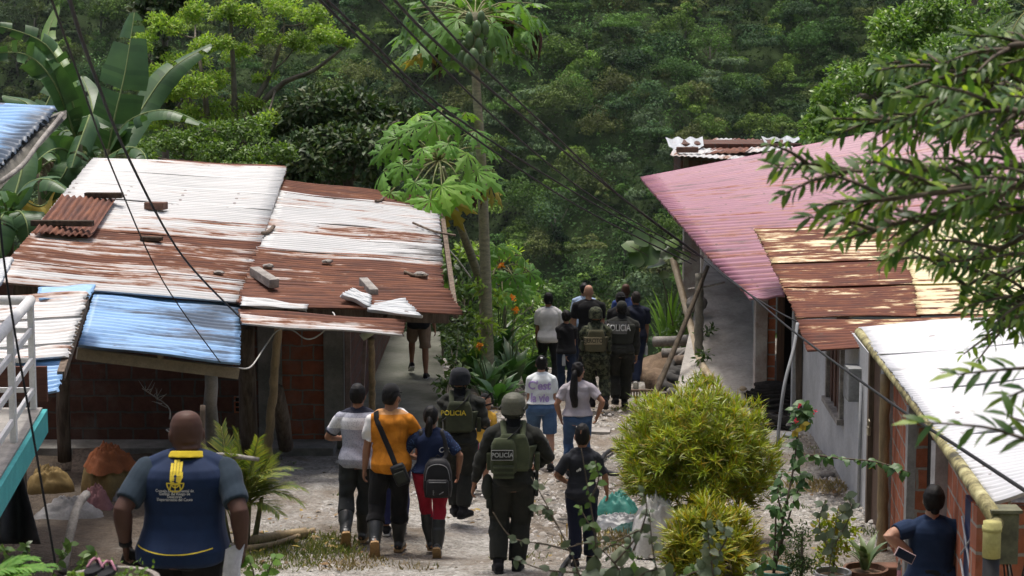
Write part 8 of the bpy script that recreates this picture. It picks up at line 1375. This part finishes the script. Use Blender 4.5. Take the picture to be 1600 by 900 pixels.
for i, (px, py) in enumerate(((1243, 657), (1274, 643), (1250, 634), (1206, 797))): flowerhead(t, P(px, py, 17.6), .022, M_redfl, 150 + i, 10)
for px, py in ((1254, 662), (1242, 672), (1362, 722)): c = np.array([tuple(P(px, py, 17.5))]); leafobj('yellow_leaf', leaf_tris(np.repeat(c, 3, 0), np.array([[.4, -.2, -1], [-.3, -.2, -1], [1, -.3, .1]]), np.array([[0, -1, .4]] * 3), np.full(3, .07), np.full(3, .022), .2, .2), L_yellow, t)
spray('grey leaved weed standing between the cypress and the white pot', [[(1290, 930, 14), (1300, 860, 14), (1310, 790, 14)], [(1300, 870, 14), (1280, 820, 14), (1290, 780, 14)], [(1305, 850, 14), (1330, 800, 14), (1320, 770, 14)]], L_grey, 12, .075, 17, .36)
q = MB(); lathe(q, G(1236, 688) + Vector((0, 0, .02)), [(.07, 0), (.13, .07), (.135, .075), (.12, .07), (.001, .03)]); tag(q.build('bowl', mat('grey_bowl', (.4, .42, .44)), smooth=True), 'shallow grey bowl on the dirt by the grey wall', 'bowl'); crumple('plastic_bag', 'white plastic scrap under the blackened sheets', G(1228, 668), (.12, .1, .12), M_sack, 44, 'bag')
rock('stone', 'flat dark stone on the dry grass by the grey wall', G(1293, 745) + Vector((0, 0, .03)), (.10, .08, .05), M_woodg, 45, 'stone', None, 2)
# ================================================================== bottom left corner
c = P(172, 905, 8.6); pt = pot('flower_pot', 'wide grey stone planter at the bottom edge left of the vest man', c + Vector((0, 0, -.22)), .21, .22, mat('planter', (.28, .25, .22), (.18, .16, .14)), 'planter')
t = thing('seedlings', 'small bright green seedlings growing in the wide planter', 'plant', c); g_ = np.random.default_rng(5); n = 260; p = np.array(c)[None] + np.stack([g_.uniform(-.19, .19, n), g_.uniform(-.17, .17, n), g_.uniform(-.05, .05, n)], 1); l = g_.uniform(.015, .04, n); leafobj('foliage', leaf_tris(p, unit(g_.normal(size=(n, 3)) + np.array([0, 0, .4])), unit(g_.normal(size=(n, 3)) + np.array([0, -.4, 1])), l, l * .35, .2, .2), leafmat('seedling', [(.12, .22, .04), (.18, .28, .06), (.08, .15, .03)], .5, .3), t)
for i, (px, py) in enumerate(((148, 893), (168, 897))):
    t = thing('sandal', ('left' if i == 0 else 'right') + ' black sandal with pink strap on the planter rim', 'sandal', P(px, py, 8.45)); c2 = P(px, py, 8.45); q = MB(); q.prism([c2 + Vector((math.cos(a) * .035 + .01 * math.sin(a), math.sin(a) * .10, 0)) for a in [k * .524 for k in range(12)]], (0, 0, .018)); q.build('sole', M_blackc, t); q = MB(); q.tube(spline([c2 + Vector((-.035, 0, .015)), c2 + Vector((-.01, .03, .05)), c2 + Vector((0, .07, .02))], 4), .006, 6); q.tube(spline([c2 + Vector((.035, 0, .015)), c2 + Vector((.012, .03, .05)), c2 + Vector((0, .07, .02))], 4), .006, 6); q.build('strap', mat('pink_strap', (.55, .25, .33)), t, smooth=True)
spray('dark weeds under the balcony at the lower left', [[(60, 950, 12), (50, 890, 12), (40, 850, 12)], [(60, 950, 12), (90, 880, 12), (110, 850, 12)], [(60, 950, 12), (20, 880, 12), (5, 855, 12)], [(120, 950, 12), (130, 880, 12), (150, 860, 12)]], L_mid, 14, .06, 34, .3)
spray('weeds with reddish stems right of the vest man at the bottom', [[(400, 940, 11), (395, 890, 11), (380, 865, 11)], [(400, 940, 11), (420, 890, 11), (430, 870, 11)], [(360, 940, 11), (355, 880, 11), (345, 850, 11)]], L_citrus, 15, .06, 18, .35)
